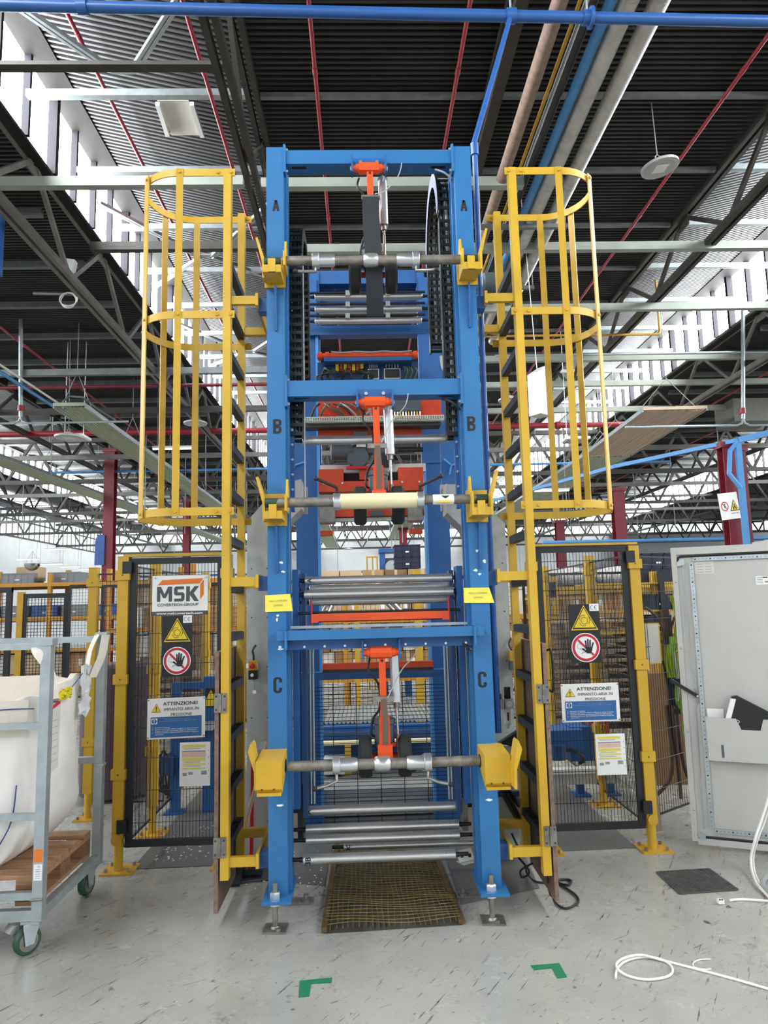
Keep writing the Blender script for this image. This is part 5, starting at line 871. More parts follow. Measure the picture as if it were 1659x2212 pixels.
def notice(pxs, label, shear=0.0):
    c, w, h = sign_frame(pxs, YS); ex = V((1, 0, shear)).normalized(); t = thing('pressure_notice', c-V((0, 0, h/2)), label, 'notice', 'printed compressed air notices'); rect(MB(), c, ex, Z3, w, h, -.001).build('sheet', 'paper', t); F = V((0, -.0016, 0)); P = lambda u, v_: c + ex*(w*(u-.5)) + Z3*(h*(.5-v_)) + F
    rect(MB(), P(.5, .71), ex, Z3, w*.88, h*.5, 0).build('blue_field', 'sign_blue', t); MB().prism([(-.085*w, -.09*h), (.085*w, -.09*h), (0, .12*h)], P(.155, .25), ex, Z3, 0).build('triangle', 'print_black', t); MB().prism([(-.075*w, -.078*h), (.075*w, -.078*h), (0, .1*h)], P(.155, .25)+F*.4, ex, Z3, 0).build('triangle_field', 'sign_yellow', t)
    text('!', t, 'print_black', P(.155, .255)+F*.8, ex, Z3, h*.12, bold=.03); text('ATTENZIONE!', t, 'print_black', P(.57, .14), ex, Z3, h*.085, width=w*.6, bold=.02); text('IMPIANTO ARIA IN', t, 'print_black', P(.59, .28), ex, Z3, h*.075, width=w*.6); text('PRESSIONE', t, 'print_black', P(.59, .41), ex, Z3, h*.072, width=w*.36)
    rect(MB(), P(.125, .56)+F*.3, ex, Z3, w*.1, h*.14, 0).build('icon_plate', 'print_white', t); MB().prism(ngon(w*.042, 20), P(.125, .56)+F*.6, ex, Z3, 0).build('icon_disc', 'sign_blue', t); text('!', t, 'print_white', P(.125, .56)+F*.9, ex, Z3, h*.09, bold=.04)
    text("Prima di iniziare qualsiasi intervento\nmanutentivo o di riparazione, E' OBBLIGATORIO:", t, 'print_pale', P(.53, .545)+F*.4, ex, Z3, h*.033, width=w*.66)
    text("1.   Arrestare l'impianto;\n2.   Scaricare la pressione dell'aria mediante la valvola di scarico\n      presente nel quadro pneumatico all'interno dell'impianto;\n3.   Verificare l'avvenuta depressurizzazione mediante l'apposito\n      manometro.", t, 'print_white', P(.09, .80)+F*.4, ex, Z3, h*.032, width=w*.8, align='LEFT')
    for u, v_ in ((.02, .04), (.98, .04), (.02, .96), (.98, .96)): MB().sph(P(u, v_), .004, 8).build('eyelet', 'truss', t)
    return t
notice((318, 1507, 443, 1595), 'printed compressed air notice on the left mesh door', .02); notice((1213, 1476, 1338, 1559), 'printed compressed air notice on the right mesh door')
def instruction(pxs, label, rx=0.0):
    c, w, h = sign_frame(pxs, YS-.004); ex = V((1, 0, rx)).normalized(); t = thing('instruction_sheet', c-V((0, 0, h/2)), label, 'notice', 'yellow and pink instruction sheets in plastic sleeves'); rect(MB(), c, ex, Z3, w, h, -.001).build('sleeve', 'paper', t); F = V((0, -.0016, 0)); P = lambda u, v_: c + ex*(w*(u-.5)) + Z3*(h*(.5-v_)) + F
    for v_, hh, mt in ((.09, .06, 'print_note'), (.205, .015, 'sign_blue'), (.275, .12, 'print_pink'), (.39, .07, 'print_note'), (.5, .035, 'print_note'), (.6, .035, 'print_note')): rect(MB(), P(.46, v_), ex, Z3, w*.76, h*hh, 0).build('colour_band', mt, t)
    text('o  o  o\no  o  o', t, 'sign_blue', P(.44, .27)+F*.3, ex, Z3, h*.018)
    for v_ in (.14, .155, .445, .46, .54, .555): rect(MB(), P(.4, v_), ex, Z3, w*.55, h*.006, 0).build('text_line', 'print_pale', t)
    for u, v_, a, b in ((.17, .73, .14, .07), (.36, .71, .15, .06), (.8, .70, .18, .09)): rect(MB(), P(u, v_), ex, Z3, w*a, h*b, 0).build('small_photo', 'print_pale', t)
    for v_ in (.2, .35, .5, .65, .8): rect(MB(), P(.95, v_), ex, Z3, w*.02, h*.02, 0).build('punch_hole', 'print_grey', t)
    return t
instruction((388, 1603, 454, 1698), 'instruction sheet in a sleeve low on the left mesh door'); instruction((1288, 1585, 1352, 1674), 'instruction sheet in a sleeve low on the right mesh door')
def note(pxs, label):
    a, b, c_, d = [at(px, py, FY-.004) for px, py in pxs]; t = thing('paper_note', d, label, 'note', 'yellow paper notes taped to the posts'); rows = []
    for i in range(5):
        l, r = a.lerp(d, i/4), b.lerp(c_, i/4); rows.append([l.lerp(r, k/6)+V((0, -.006*math.sin(k/6*3.1)*(i/4)-(.01*(k/6)**2 if k > 4 else 0), 0)) for k in range(7)])
    MB().sheet(rows).build('sheet', 'note_yellow', t); m = (a+b+c_+d)/4+V((0, -.011, 0)); w = (b-a).x
    text('IMBALLO ESTENSIBILE', t, 'print_grey', m+V((.0, 0, .012)), b-a, Z3, .009, width=w*.72); text('224022606', t, 'print_grey', m+V((0, 0, -.012)), b-a, Z3, .009, width=w*.36)
note(((573, 1286), (627, 1283), (633, 1320), (573, 1322)), 'yellow paper note on the left tower post'); note(((1001, 1270), (1056, 1269), (1067, 1302), (1003, 1302)), 'yellow paper note on the right tower post')
# ---------------------------------------------------------------- fences running back from the door posts
def fence_run(x0, y0, x1, y1, label, z0=.12, z1=1.95, dv=.03, dh=.2):
    d = V((x1-x0, y1-y0, 0)); t = thing('mesh_fence', (x0, y0, z0), label, 'fence'); mesh_panel(MB(), (x0, y0, 0), d, d.length, z0, z1, dv, dh, .002).build('wire_mesh', 'black_metal', t)['kind'] = 'stuff'; dn = d.normalized()
    MB().bar((x0, y0, z1), (x1, y1, z1), .01, .012).build('top_wire', 'black_metal', t); MB().bar((x0, y0, z0), (x1, y1, z0), .01, .012).build('bottom_wire', 'black_metal', t); return t
G1 = 'yellow posts of the side fences'
fence_post(-1.6, 5.55, 'yellow side fence post seen through the left mesh door', group=G1); fence_post(-1.6, 7.3, 'second yellow side fence post inside the left enclosure', group=G1); fence_post(-2.24, 6.0, 'yellow fence post with a white clip left of the left door', group=G1); fence_post(1.9, 5.9, 'yellow side fence post seen through the right mesh door', group=G1); fence_post(1.95, 7.6, 'second yellow side fence post inside the right enclosure', group=G1)
fence_run(-1.6, 4.86, -1.6, 5.5, 'short mesh fence running back from the left door post'); fence_run(-1.6, 5.6, -1.6, 7.3, 'mesh fence continuing back on the left'); fence_run(-2.2, 6.0, -1.64, 6.0, 'mesh panel between the bag trolley and the left door post'); fence_run(1.9, 4.92, 1.9, 5.86, 'short mesh fence running back from the right door post'); fence_run(1.92, 5.95, 1.95, 7.6, 'mesh fence continuing back on the right'); fence_run(1.93, 5.1, 2.6, 5.6, 'mesh panel beside the grey cabinet')
# ---------------------------------------------------------------- grey side ducts and their fittings
def duct(pxa, pxb, pyt, Y, s_, label):
    x0, x1 = at(pxa, 1500, Y).x, at(pxb, 1500, Y).x; zt = at(pxa, pyt, Y).z; t = thing('side_duct', ((x0+x1)/2, Y, .05), label, 'duct'); MB().box(x0, x1, Y, Y+.25, .05, zt).build('shaft', 'grey_panel', t); xi = x1 if s_ < 0 else x0; xo = x0 if s_ < 0 else x1; wd = abs(x1-x0)
    MB().prism([(xo, zt), (xi, zt), (xi-s_*.2, zt+.2+.0), (xi-s_*.2, zt+.4), (xi-s_*.05, zt+.36), (xo, zt+.12)], (0, Y+.25, 0), X3, Z3, .25).build('elbow', 'grey_panel', t)
    for k in range(6):
        z = .3+k*.32; [MB().sph((x, Y, z), .005, 6).build('rivet', 'truss', t) for x in (x0+.03, x1-.03)]
    MB().box(x0-.005, x1+.005, Y-.006, Y, .74, .79).build('joint_band', 'galv', t); return t
duct(533, 588, 1165, 4.72, -1, 'grey sheet-metal duct behind the left ladder'); duct(1046, 1108, 1170, 4.72, 1, 'grey sheet-metal duct behind the right ladder')
Y = 4.70; c = at(549, 1448, Y); t = thing('stop_switch', c-V((0, 0, .06)), 'yellow emergency stop with red button on the left duct', 'switch')
MB().cbox(c+V((0, -.03, .035)), .055, .06, .06).build('upper_box', 'yellow_plain', t); MB().cbox(c+V((0, -.03, -.025)), .055, .06, .055).build('lower_box', 'black', t); MB().lathe(c+V((-.002, -.06, .035)), -Y3, [(0, .01), (.01, .01), (.012, .018), (.022, .018), (.026, .01)]).build('red_button', 'button_red', t); MB().lathe(c+V((-.004, -.06, -.025)), -Y3, [(0, .011), (.008, .01)]).build('white_button', 'white_plastic', t); MB().cbox(c+V((-.04, 0, .03)), .02, .004, .03).build('tag_plate', 'white', t)
MB().tube([c+V((0, -.02, .065)), c+V((0, -.03, .1)), c+V((-.005, -.03, .13)), c+V((.012, -.01, .16))], .007, smooth=4).build('upper_cable', 'cable_black', t); MB().tube([c+V((0, -.02, -.055)), c+V((.002, -.02, -.1)), c+V((.004, -.01, -.13))], .005, smooth=4).build('lower_cable', 'cable_grey', t); MB().lathe(c+V((.004, -.012, -.135)), -Y3, [(0, .012), (.006, .012)]).build('cable_gland', 'white_plastic', t)
c = at(1106, 1425, Y); t = thing('stop_switch', c-V((0, 0, .06)), 'yellow switch box half hidden behind the right ladder', 'switch'); MB().cbox(c+V((0, -.03, .03)), .05, .06, .06).build('upper_box', 'yellow_plain', t); MB().cbox(c+V((0, -.03, -.035)), .05, .06, .055).build('lower_box', 'motor_grey', t); MB().tube([c+V((0, -.02, .06)), c+V((-.02, -.02, .1)), c+V((0, 0, .14))], .006, smooth=3).build('upper_cable', 'cable_black', t); MB().tube([c+V((0, -.02, -.06)), c+V((.02, -.02, -.1)), c+V((.0, -.02, -.2))], .006, smooth=3).build('lower_cable', 'cable_black', t)
c = at(1088, 1520, 4.5); t = thing('air_regulator', c-V((0, 0, .1)), 'compressed air filter and regulator beside the right tower post', 'regulator'); k = .0029
MB().cbox(c+V((-.03, 0, .0)), .05, .05, .06).build('filter_head', 'grey_box', t); MB().cbox(c+V((.03, 0, .0)), .05, .05, .06).build('regulator_body', 'grey_box', t); MB().cyl(c+V((.025, 0, .03)), c+V((.025, 0, .1)), .02).build('adjust_knob', 'black', t); MB().cbox(c+V((-.03, 0, .045)), .03, .04, .03).build('blue_cap', 'blue_plain', t); MB().lathe(c+V((.03, -.025, 0)), -Y3, [(0, .018), (.006, .018)]).build('gauge', 'white', t); MB().lathe(c+V((.02, 0, -.03)), -Z3, [(0, .022), (.09, .02), (.1, .012), (.12, .006)]).build('filter_bowl', 'white_plastic', t); MB().cbox(c+V((.02, -.022, -.075)), .01, .004, .05).build('bowl_window', 'wood_brown', t)
c = at(1108, 1655, 4.62); t = thing('control_box', c-V((0, 0, .2)), 'grey vented control box between tower and right ladder', 'electrical box'); MB().cbox(c, .24, .12, .27).build('body', 'grey_box', t)
for q in range(6): [MB().cbox(c+V((dx, -.062, .07-q*.016)), .03, .004, .006).build('vent_slot', 'motor_grey', t) for dx in (-.075, .02)]
MB().cbox(c+V((0, 0, -.26)), .22, .12, .2).build('lower_box', 'grey_panel', t); MB().cbox(c+V((0, -.01, -.15)), .24, .14, .025).build('shelf', 'blue_dark', t); MB().prism([(-.1, 0), (.02, .07), (.11, .06), (.11, .02), (.04, .03), (-.02, -.02)], c+V((0, -.05, .16)), X3, Z3, .05).build('black_handset', 'black', t)
t = thing('black_hose', at(1095, 1720, 4.4), 'thick black corrugated hoses behind the right ladder', 'hose')
MB().tube([at(1080, 1690, 4.3), at(1098, 1730, 4.35), at(1130, 1785, 4.6), at(1140, 1800, 4.7)], .022, smooth=5).build('hose_run', 'cable_black', t); MB().tube([at(1084, 1690, 4.35), at(1110, 1725, 4.45), at(1132, 1750, 4.7)], .016, smooth=5).build('hose_run', 'cable_black', t)
# ================================================================ BAG TROLLEY, LEFT
TX, TYF, TYR = -1.625, 3.75, 4.52; TLX = -2.85
C = thing('bag_trolley', (-2.2, 4.1, 0), 'galvanised trolley frame on casters at the left edge', 'trolley'); pw = .05
for x in (TX, TLX):
    for y in (TYF, TYR): MB().box(x-pw/2, x+pw/2, y-pw/2, y+pw/2, .155, 1.5 if y == TYF else 1.51).build('corner_post', 'galv', C); MB().box(x-.035, x+.035, y-.032, y+.032, 1.48, 1.515).build('post_cap', 'galv', C)
for z, h in ((1.475, .03), (1.08, .03), (.64, .032), (.27, .035), (.18, .05)): MB().box(TLX, TX-pw/2, TYF-.02, TYF+.015, z-h/2, z+h/2).build('front_bar', 'galv', C)
for z in (1.475, .75, .18): MB().box(TLX, TX-pw/2, TYR-.015, TYR+.02, z-.018, z+.018).build('rear_bar', 'galv', C)
MB().box(TX-.02, TX+.02, TYF+pw/2, TYR-pw/2, .16, .205).build('side_bar', 'galv', C); MB().box(TLX-.02, TLX+.02, TYF+pw/2, TYR-pw/2, .16, .205).build('side_bar', 'galv', C); MB().box(TX-.01, TX+.04, TYR-.04, TYR-.0, .72, .735).build('hook', 'galv', C)
s1 = MB().box(TX-.02, TX+.02, TYF-pw/2-.0012, TYF-pw/2, .43, .49).build('orange_label', 'sign_orange', C); MB().box(TX-.02, TX+.02, TYF-pw/2-.0012, TYF-pw/2, .345, .42).build('type_label', 'paper', C); text('CE', C, 'print_black', (TX+.004, TYF-pw/2-.0016, .41), X3, Z3, .008)
for k in range(6): MB().box(TX-.012, TX+.012, TYF-pw/2-.0018, TYF-pw/2-.001, .355+k*.008, .357+k*.008).build('text_line', 'print_pale', C)
MB().cyl((TX-.03, TYF-.03, .255), (TX+.03, TYF-.03, .258), .006).build('latch', 'steel_worn', C)
def caster(x, y, ang, brake):
    d = V((math.sin(ang), math.cos(ang), 0)); ax = V((d.y, -d.x, 0)); c = V((x, y, .063)); c = c-d*.03
    w = MB().lathe(c-ax*.02, ax, [(0, .05), (0, .06), (.006, .064), (.034, .064), (.04, .06), (.04, .05)], n=26).build('wheel', 'green_pu', C); MB().lathe(c-ax*.021, ax, [(0, .046), (.042, .046)], n=20).build('rim', 'steel_worn', w); MB().cyl(c-ax*.035, c+ax*.035, .008).build('axle', 'galv', w)
    f = MB(); 
    for s_ in (-1, 1): f.prism([(-.02, -.015), (.02, -.015), (.05, .085), (-.035, .085)], c+ax*(s_*.028)-ax*.002, d, Z3, .004)
    f.cbox((x, y, .148), .09, .09, .012); f.build('fork', 'galv', C)
    if brake: MB().prism([(-.02, 0), (.05, .0), (.075, -.03), (.055, -.045), (-.02, -.02)], c-ax*.03+V((0, 0, .075)), -d, Z3, .06).build('brake_pedal', 'steel', C)
caster(TX-.03, TYF+.02, .7, True); caster(TX-.03, TYR-.03, .2, False); caster(TLX, TYF, .5, False)
# pallet
P = thing('wooden_pallet', (-2.24, 4.13, .205), 'wooden pallet standing in the bag trolley', 'pallet'); X0, X1 = -2.8, -1.66
for x in (X1, (X0+X1)/2, X0):
    b = MB().box(x-.1 if x != X0 else x, x if x != X0 else x+.1, 3.79, 4.5, .305, .327).build('stringer_board', 'wood', P); MB().box(x-.1 if x != X0 else x, x if x != X0 else x+.1, 3.79, 4.5, .205, .225).build('bottom_board', 'wood', P)
    for y in (3.79, 4.08, 4.37): MB().box(x-.1 if x != X0 else x, x if x != X0 else x+.1, y, y+.13, .225, .305).build('block', 'wood_dark', P)
for y, w in ((3.79, .09), (3.94, .08), (4.07, .11), (4.24, .08), (4.40, .10)): MB().box(X0, X1, y, y+w, .327, .349).build('deck_board', 'wood', P)
# bulk bag
B = thing('bulk_bag', (-2.24, 4.13, .35), 'big white woven bulk bag hung in the trolley', 'bag')
def bag_pt(u, v, inner=False):     # u round the bag, v height 0..1
    a = 2*math.pi*u; p = .28; cx_, sx_ = math.cos(a), math.sin(a); rx, ry = math.copysign(abs(cx_)**p, cx_), math.copysign(abs(sx_)**p, sx_)
    f = (.62+.38*math.sin(min(v/.30, 1)*math.pi/2)**.8); hx, hy = .535*f*(1-.06*max(0, v-.5)), .315*(.78+.22*min(v/.2, 1))
    n = .010*math.sin(5*a+v*4)+.005*math.sin(11*a-v*7)+.003*math.sin(19*a+13*v); zt = 1.20+.07*math.sin(a+.8)+.02*math.sin(5*a)
    return V((-2.22+rx*(hx+n), 4.13+ry*(hy+n), .352+(zt-.352)*v))
rows = [[bag_pt(k/120, i/26) for k in range(121)] for i in range(27)]; MB().sheet(rows).build('bag_wall', 'bag_white', B, ang=80)
rows2 = [[bag_pt(k/120, v)*1 + V((-2.22, 4.13, 0))*0 for k in range(121)] for v in (1.0,)]
top = rows[-1]; c = V((-2.22, 4.13, 1.0)); inner = [p.lerp(V((c.x, c.y, p.z)), .06)+V((0, 0, .0)) for p in top]; deep = [p.lerp(V((c.x, c.y, 1.0)), .18)+V((0, 0, -.1)) for p in top]; MB().sheet([top, inner, deep, [c]*121]).build('folded_liner', 'bag', B, ang=80)
MB().sheet([[V((-2.22+q*.535, 3.803, z)) + V((0, .006*math.sin(q*9+z*20), 0)) for q in [-1+.1*k for k in range(20)]] for z in (1.02, 1.08, 1.15, 1.2)]).build('liner_flap', 'bag', B)
MB().tube([V((-2.75+.055*k, 3.797+.004*math.sin(k), 1.155+.004*math.sin(k*.8))) for k in range(20)], .003, n=5).build('blue_stitch', 'stitch', B)
x = -1.68; MB().tube([(x+.0, 3.86, 1.19), (x+.02, 4.0, 1.17), (x+.02, 4.15, 1.22), (x+.02, 4.38, 1.32)], .003, n=5, smooth=5).build('blue_stitch', 'stitch', B); MB().tube([(-1.78, 3.80, .78), (-1.80, 3.80, .6), (-1.88, 3.80, .45), (-1.95, 3.82, .36)], .0035, n=5, smooth=5).build('blue_stitch', 'stitch', B)
lp = MB(); xl = -1.672; lp.prism([(0, 0), (.14, .03), (.13, -.33), (.03, -.35)], (xl, 3.90, 1.15), Y3, Z3, .001); lo = lp.build('printed_label', 'label_paper', B); MB().prism([(0, 0), (.13, .028), (.13, .006), (.0, -.02)], (xl+.0025, 3.902, 1.145), Y3, Z3, 0).build('pink_band', 'sign_red', lo)
for k in range(7): MB().box(xl+.0012, xl+.0018, 3.935, 4.01, .86+k*.035, .862+k*.035).build('text_line', 'print_pale', lo)
def crumple(name, c, sy, sz, mt, seed, par, amp=.03):
    rr = random.Random(seed); rows = [[V(c)+V((rr.uniform(-amp, amp)*.6, (k/7-.5)*sy+rr.uniform(-amp, amp), (i/7-.5)*sz+rr.uniform(-amp, amp))) for k in range(8)] for i in range(8)]; return MB().sheet(rows).build(name, mt, par, ang=20)
crumple('yellow_film', (-1.655, 4.06, 1.2), .16, .06, 'film_yellow', 4, B, .012); crumple('clear_film', (-1.66, 4.36, 1.18), .16, .28, 'film', 5, B, .02)
for pts, sd in (([(TX-.05, TYF-.015, 1.47), (TX-.03, TYF-.045, 1.44), (TX-.0, TYF+.03, 1.34), (TX+.005, 3.83, 1.2)], V((.6, .8, 0))), ([(TX-.02, TYR-.035, 1.505), (TX-.055, TYR-.06, 1.4), (TX-.05, TYR-.12, 1.24)], V((.7, -.7, 0))), ([(TX+.03, TYR-.035, 1.5), (TX+.02, TYR-.06, 1.38), (TX-.02, TYR-.1, 1.25)], V((.5, .8, 0)))): MB().ribbon(pts, sd, .055, .004, smooth=6).build('lifting_strap', 'strap', B)
# ================================================================ GREY CABINET WITH OPEN DOOR, RIGHT
pl, pr = gz(1512, 1812, .06), gz(1655, 1826, .06); ex = (pr-pl); ex.z = 0; ex.normalize(); nz = V((ex.y, -ex.x, 0)); nz = nz if nz.y < 0 else -nz
O = V((pl.x-.045, pl.y+.012, 0)); DW = .80; Z0, Z1 = .05, 1.985
D = thing('electrical_cabinet', O, 'light grey electrical cabinet with its door standing open, right edge', 'cabinet')
def dq(u, z, off=0.0): return O + ex*u + Z3*z + nz*off
def dbox(u0, u1, z0, z1, o0, o1, name, mt, par=None):
    vs = [dq(u, z, o) for z in (z0, z1) for u, o in ((u0, o0), (u1, o0), (u1, o1), (u0, o1))]; return MB().add(vs, [(3, 2, 1, 0), (4, 5, 6, 7), (0, 1, 5, 4), (1, 2, 6, 5), (2, 3, 7, 6), (3, 0, 4, 7)]).build(name, mt, par or D)
dr = dbox(0, DW, Z0, Z1, -.03, 0, 'door', 'cab_grey'); dbox(0, .035, Z0+.0, Z1, 0, .018, 'door_lip', 'cab_grey', dr); dbox(.035, DW, Z1-.05, Z1, 0, .012, 'door_lip', 'cab_grey', dr); dbox(.035, DW, Z0-.02, Z0+.02, 0, .012, 'door_lip', 'cab_grey', dr)
gk = MB(); gk.tube([dq(.04, Z1-.10, .006), dq(.045, Z1-.07, .006), dq(.06, Z1-.062, .006), dq(DW-.12, Z1-.058, .006), dq(DW-.1, Z1-.075, .006), dq(DW-.1, Z0+.06, .006)], .0075, n=6); gk.build('gasket', 'black', dr); MB().tube([dq(.05, Z0+.03, .006), dq(DW-.1, Z0+.03, .006)], .0075, n=6).build('gasket', 'black', dr)
def perf(u0, z0, u1, z1, n):
    vert = abs(u1-u0) < .01; w = .013; o = dbox(min(u0, u1)-(w if vert else 0), max(u0, u1)+(w if vert else 0), min(z0, z1)-(0 if vert else w), max(z0, z1)+(0 if vert else w), 0, .014, 'perforated_strip', 'galv', dr); m = MB()
    for k in range(n): t_ = (k+.5)/n; m.prism(ngon(.0055 if k % 4 == 0 else .0028, 8), dq(u0+(u1-u0)*t_, z0+(z1-z0)*t_, .0146), ex, Z3, 0)
    m.build('holes', 'black', o)['kind'] = 'stuff'
perf(.125, Z1-.11, .125, Z0+.09, 60); perf(.14, Z1-.085, DW-.14, Z1-.085, 22); perf(DW-.125, Z1-.11, DW-.125, Z0+.09, 60); perf(.14, Z0+.075, DW-.14, Z0+.075, 22)
rd = MB(); rd.tube([dq(.07, Z1-.1, .012), dq(.075, 1.15, .012), dq(.095, 1.1, .014), dq(.095, 1.02, .016)], .004, n=6); rd.tube([dq(.095, .96, .016), dq(.08, .9, .012), dq(.075, Z0+.08, .012)], .004, n=6); rd.build('lock_rods', 'galv', dr)
for z, s_ in ((Z1-.11, 1), (Z0+.04, -1)): MB().prism([(-.035, 0), (0, .03*s_), (.02, .03*s_), (.025, -.01*s_), (-.02, -.02*s_)], dq(.06, z, .014), ex, Z3, .004).build('rod_latch', 'galv', dr)
dbox(.085, .112, .945, 1.03, .0, .014, 'lock_plate', 'steel_worn', dr); h0, h1 = dq(.1, .985, .03), dq(-.06, 1.09, .05); MB().bar(h0, h1, .022, .014, nz).build('swing_handle', 'black', dr); MB().sph(h0+nz*.008, .009, 8).build('handle_screw', 'galv', dr)
for u, z in ((.02, 1.75), (.02, 1.3), (.022, .75), (.024, .25), (.6, 1.88)): MB().sph(dq(u, z, .016 if u < .1 else .0), .008, 10).build('screw', 'galv', dr)
lb = dbox(.145, .265, 1.80, 1.885, .0, .0012, 'type_plate', 'cardboard_white', dr); [rect(MB(), dq(.18 if q % 2 else .23, 1.865-.018*(q//2), .0016), ex, Z3, .04, .004, 0).build('text_line', 'print_pale', lb) for q in range(8)]
u0 = (at(1603, 1240, O.y-.05).x-O.x)/ex.x; lb = dbox(u0, u0+.075, 1.715, 1.77, .0, .0012, 'type_label', 'paper', dr); text('784', lb, 'print_black', dq(u0+.06, 1.732, .0018), ex, Z3, .010, bold=.03); rect(MB(), dq(u0+.055, 1.762, .0018), ex, Z3, .03, .007, 0).build('dark_mark', 'print_black', lb)
for q in range(4): rect(MB(), dq(u0+.022, 1.76-.011*q, .0018), ex, Z3, .035, .003, 0).build('text_line', 'print_grey', lb)
# document pocket: front plate with a notch
zp1, zp0 = .855, .585; uu0, uu1 = .15, .80; pk = MB().prism([(uu0, zp0), (uu1, zp0), (uu1, zp1), (.475, zp1), (.455, zp1-.07), (.345, zp1-.07), (.318, zp1), (uu0, zp1)], O+nz*.075, ex, Z3, .002).build('document_pocket', 'cab_grey', dr); dbox(uu0-.012, uu0, zp0, zp1, 0, .077, 'pocket_side', 'cab_grey', pk); dbox(uu0, uu1, zp0-.003, zp0, 0, .077, 'pocket_floor', 'cab_grey', pk)
b_ = bmesh.new(); b_.from_mesh(pk.data); bmesh.ops.triangulate(b_, faces=b_.faces, ngon_method='EAR_CLIP'); b_.to_mesh(pk.data); b_.free()
MB().prism([(-.008, -.04), (.008, -.04), (.008, .04), (-.008, .04)], dq(.225, zp0+.06, .0775), ex, Z3, 0).build('slot', 'motor_grey', pk)
hn = dbox(DW-.06, DW-.03, Z1-.2, Z1-.12, .0, .02, 'hinge', 'galv', dr)
# cabinet body behind the hinge side
q0 = dq(DW-.02, 0, -.02); cbx = MB().box(q0.x, q0.x+.8, q0.y+.0, q0.y+.55, .1, 2.03).build('body', 'cab_grey', D); MB().box(q0.x-.2, q0.x+.8, q0.y+.05, q0.y+.55, 0, .1).build('plinth', 'black_metal', D)
# binder and paper in the pocket
N = thing('ring_binder', dq(.36, .79, .04), 'black ring binder with a white spine label tilted in the cabinet pocket', 'binder'); bx = (ex*math.cos(-.42)+Z3*math.sin(-.42)).normalized(); bz = (Z3*math.cos(-.42)-ex*math.sin(-.42)).normalized(); o = dq(.245, .80, .022)
MB().prism([(0, -.02), (.30, -.02), (.30, .12), (0, .215)] if False else [(0, -.05), (.32, -.05), (.32, .1), (.03, .21), (0, .2)], o, (ex*math.cos(-.12)+Z3*math.sin(-.12)), (Z3*math.cos(-.30)-ex*math.sin(-.30)), .045).build('cover', 'black', N); MB().prism([(-.004, .0), (.028, .0), (.028, .19), (-.004, .19)], o+nz*.046, (ex*math.cos(-.12)+Z3*math.sin(-.12)), (Z3*math.cos(-.30)-ex*math.sin(-.30)), .001).build('spine_label', 'paper', N)
ring(MB(), o+ex*.075+Z3*.035+nz*.047, ex*1.6, Z3, .009, .012, 20).build('finger_ring', 'alu', N)
t = thing('paper_sheet', dq(.2, .8, .015), 'white ring-bound paper standing in the cabinet pocket', 'paper'); MB().prism([(.15, .7), (.25, .7), (.25, .905), (.15, .905)], O+nz*.012, ex, Z3, .003).build('sheet', 'paper', t)
# ================================================================ COAT STAND CORNER
Y = 6.0; S_ = thing('coat_stand', at(1465, 1760, Y), 'dark brown bentwood coat stand behind the cabinet door', 'coat stand'); a, b = at(1437, 1316, Y), at(1466, 1760, Y); px_ = (a.x+b.x)/2
MB().box(px_-.025, px_+.025, Y-.02, Y+.02, .35, a.z).build('post', 'wood_brown', S_)
for dx in (-.04, 0, .04): MB().tube([(px_+dx, Y-.03+abs(dx), .75), (px_+dx, Y-.04, .35), (px_+dx*2.2, Y-.05, .16), (px_+dx*6-.02, Y-.1, .03)], .016, smooth=4).build('bent_leg', 'wood_brown', S_)
for sgn in (-1, 1): MB().tube([(px_+sgn*.17, Y-.02, a.z+.02), (px_+sgn*.09, Y-.02, a.z-.05), (px_+sgn*.04, Y-.02, a.z-.15), (px_+sgn*.035, Y-.02, a.z-.24), (px_+sgn*.06, Y-.02, a.z-.27)], .011, smooth=5).build('bent_hook', 'wood_brown', S_)
V_ = thing('safety_vest', (px_+.06, Y-.06, 1.0), 'yellow high-visibility vest hanging on the coat stand', 'vest'); rr = random.Random(2)
def cloth(name, pts, w, mt, par, sd=X3, waves=3.0, amp=.012):
    Pp = spline([V(p) for p in pts], 6); rows = []
    for i, p in enumerate(Pp): f = w[0]+(w[1]-w[0])*i/(len(Pp)-1); rows.append([p+V(sd)*(f*(k/8-.5))+V((0, -amp*math.sin(k/8*waves*6.28+i*.25), 0)) for k in range(9)])
    return MB().sheet(rows).build(name, mt, par, ang=80)
cloth('body', [(px_+.05, Y-.03, 1.66), (px_+.09, Y-.05, 1.5), (px_+.08, Y-.06, 1.3), (px_+.05, Y-.06, 1.2)], (.04, .12), 'hivis', V_); cloth('lower_cloth', [(px_-.01, Y-.045, 1.25), (px_-.02, Y-.05, 1.1), (px_-.0, Y-.05, .98)], (.07, .08), 'hivis', V_)
cloth('dark_lining', [(px_-.0, Y-.03, 1.12), (px_+.02, Y-.035, .9), (px_+.05, Y-.03, .7)], (.14, .1), 'navy_cloth', V_)
H_ = thing('safety_harness', (px_+.05, Y-.12, .6), 'green webbing harness with reflective strips on the coat stand', 'harness')
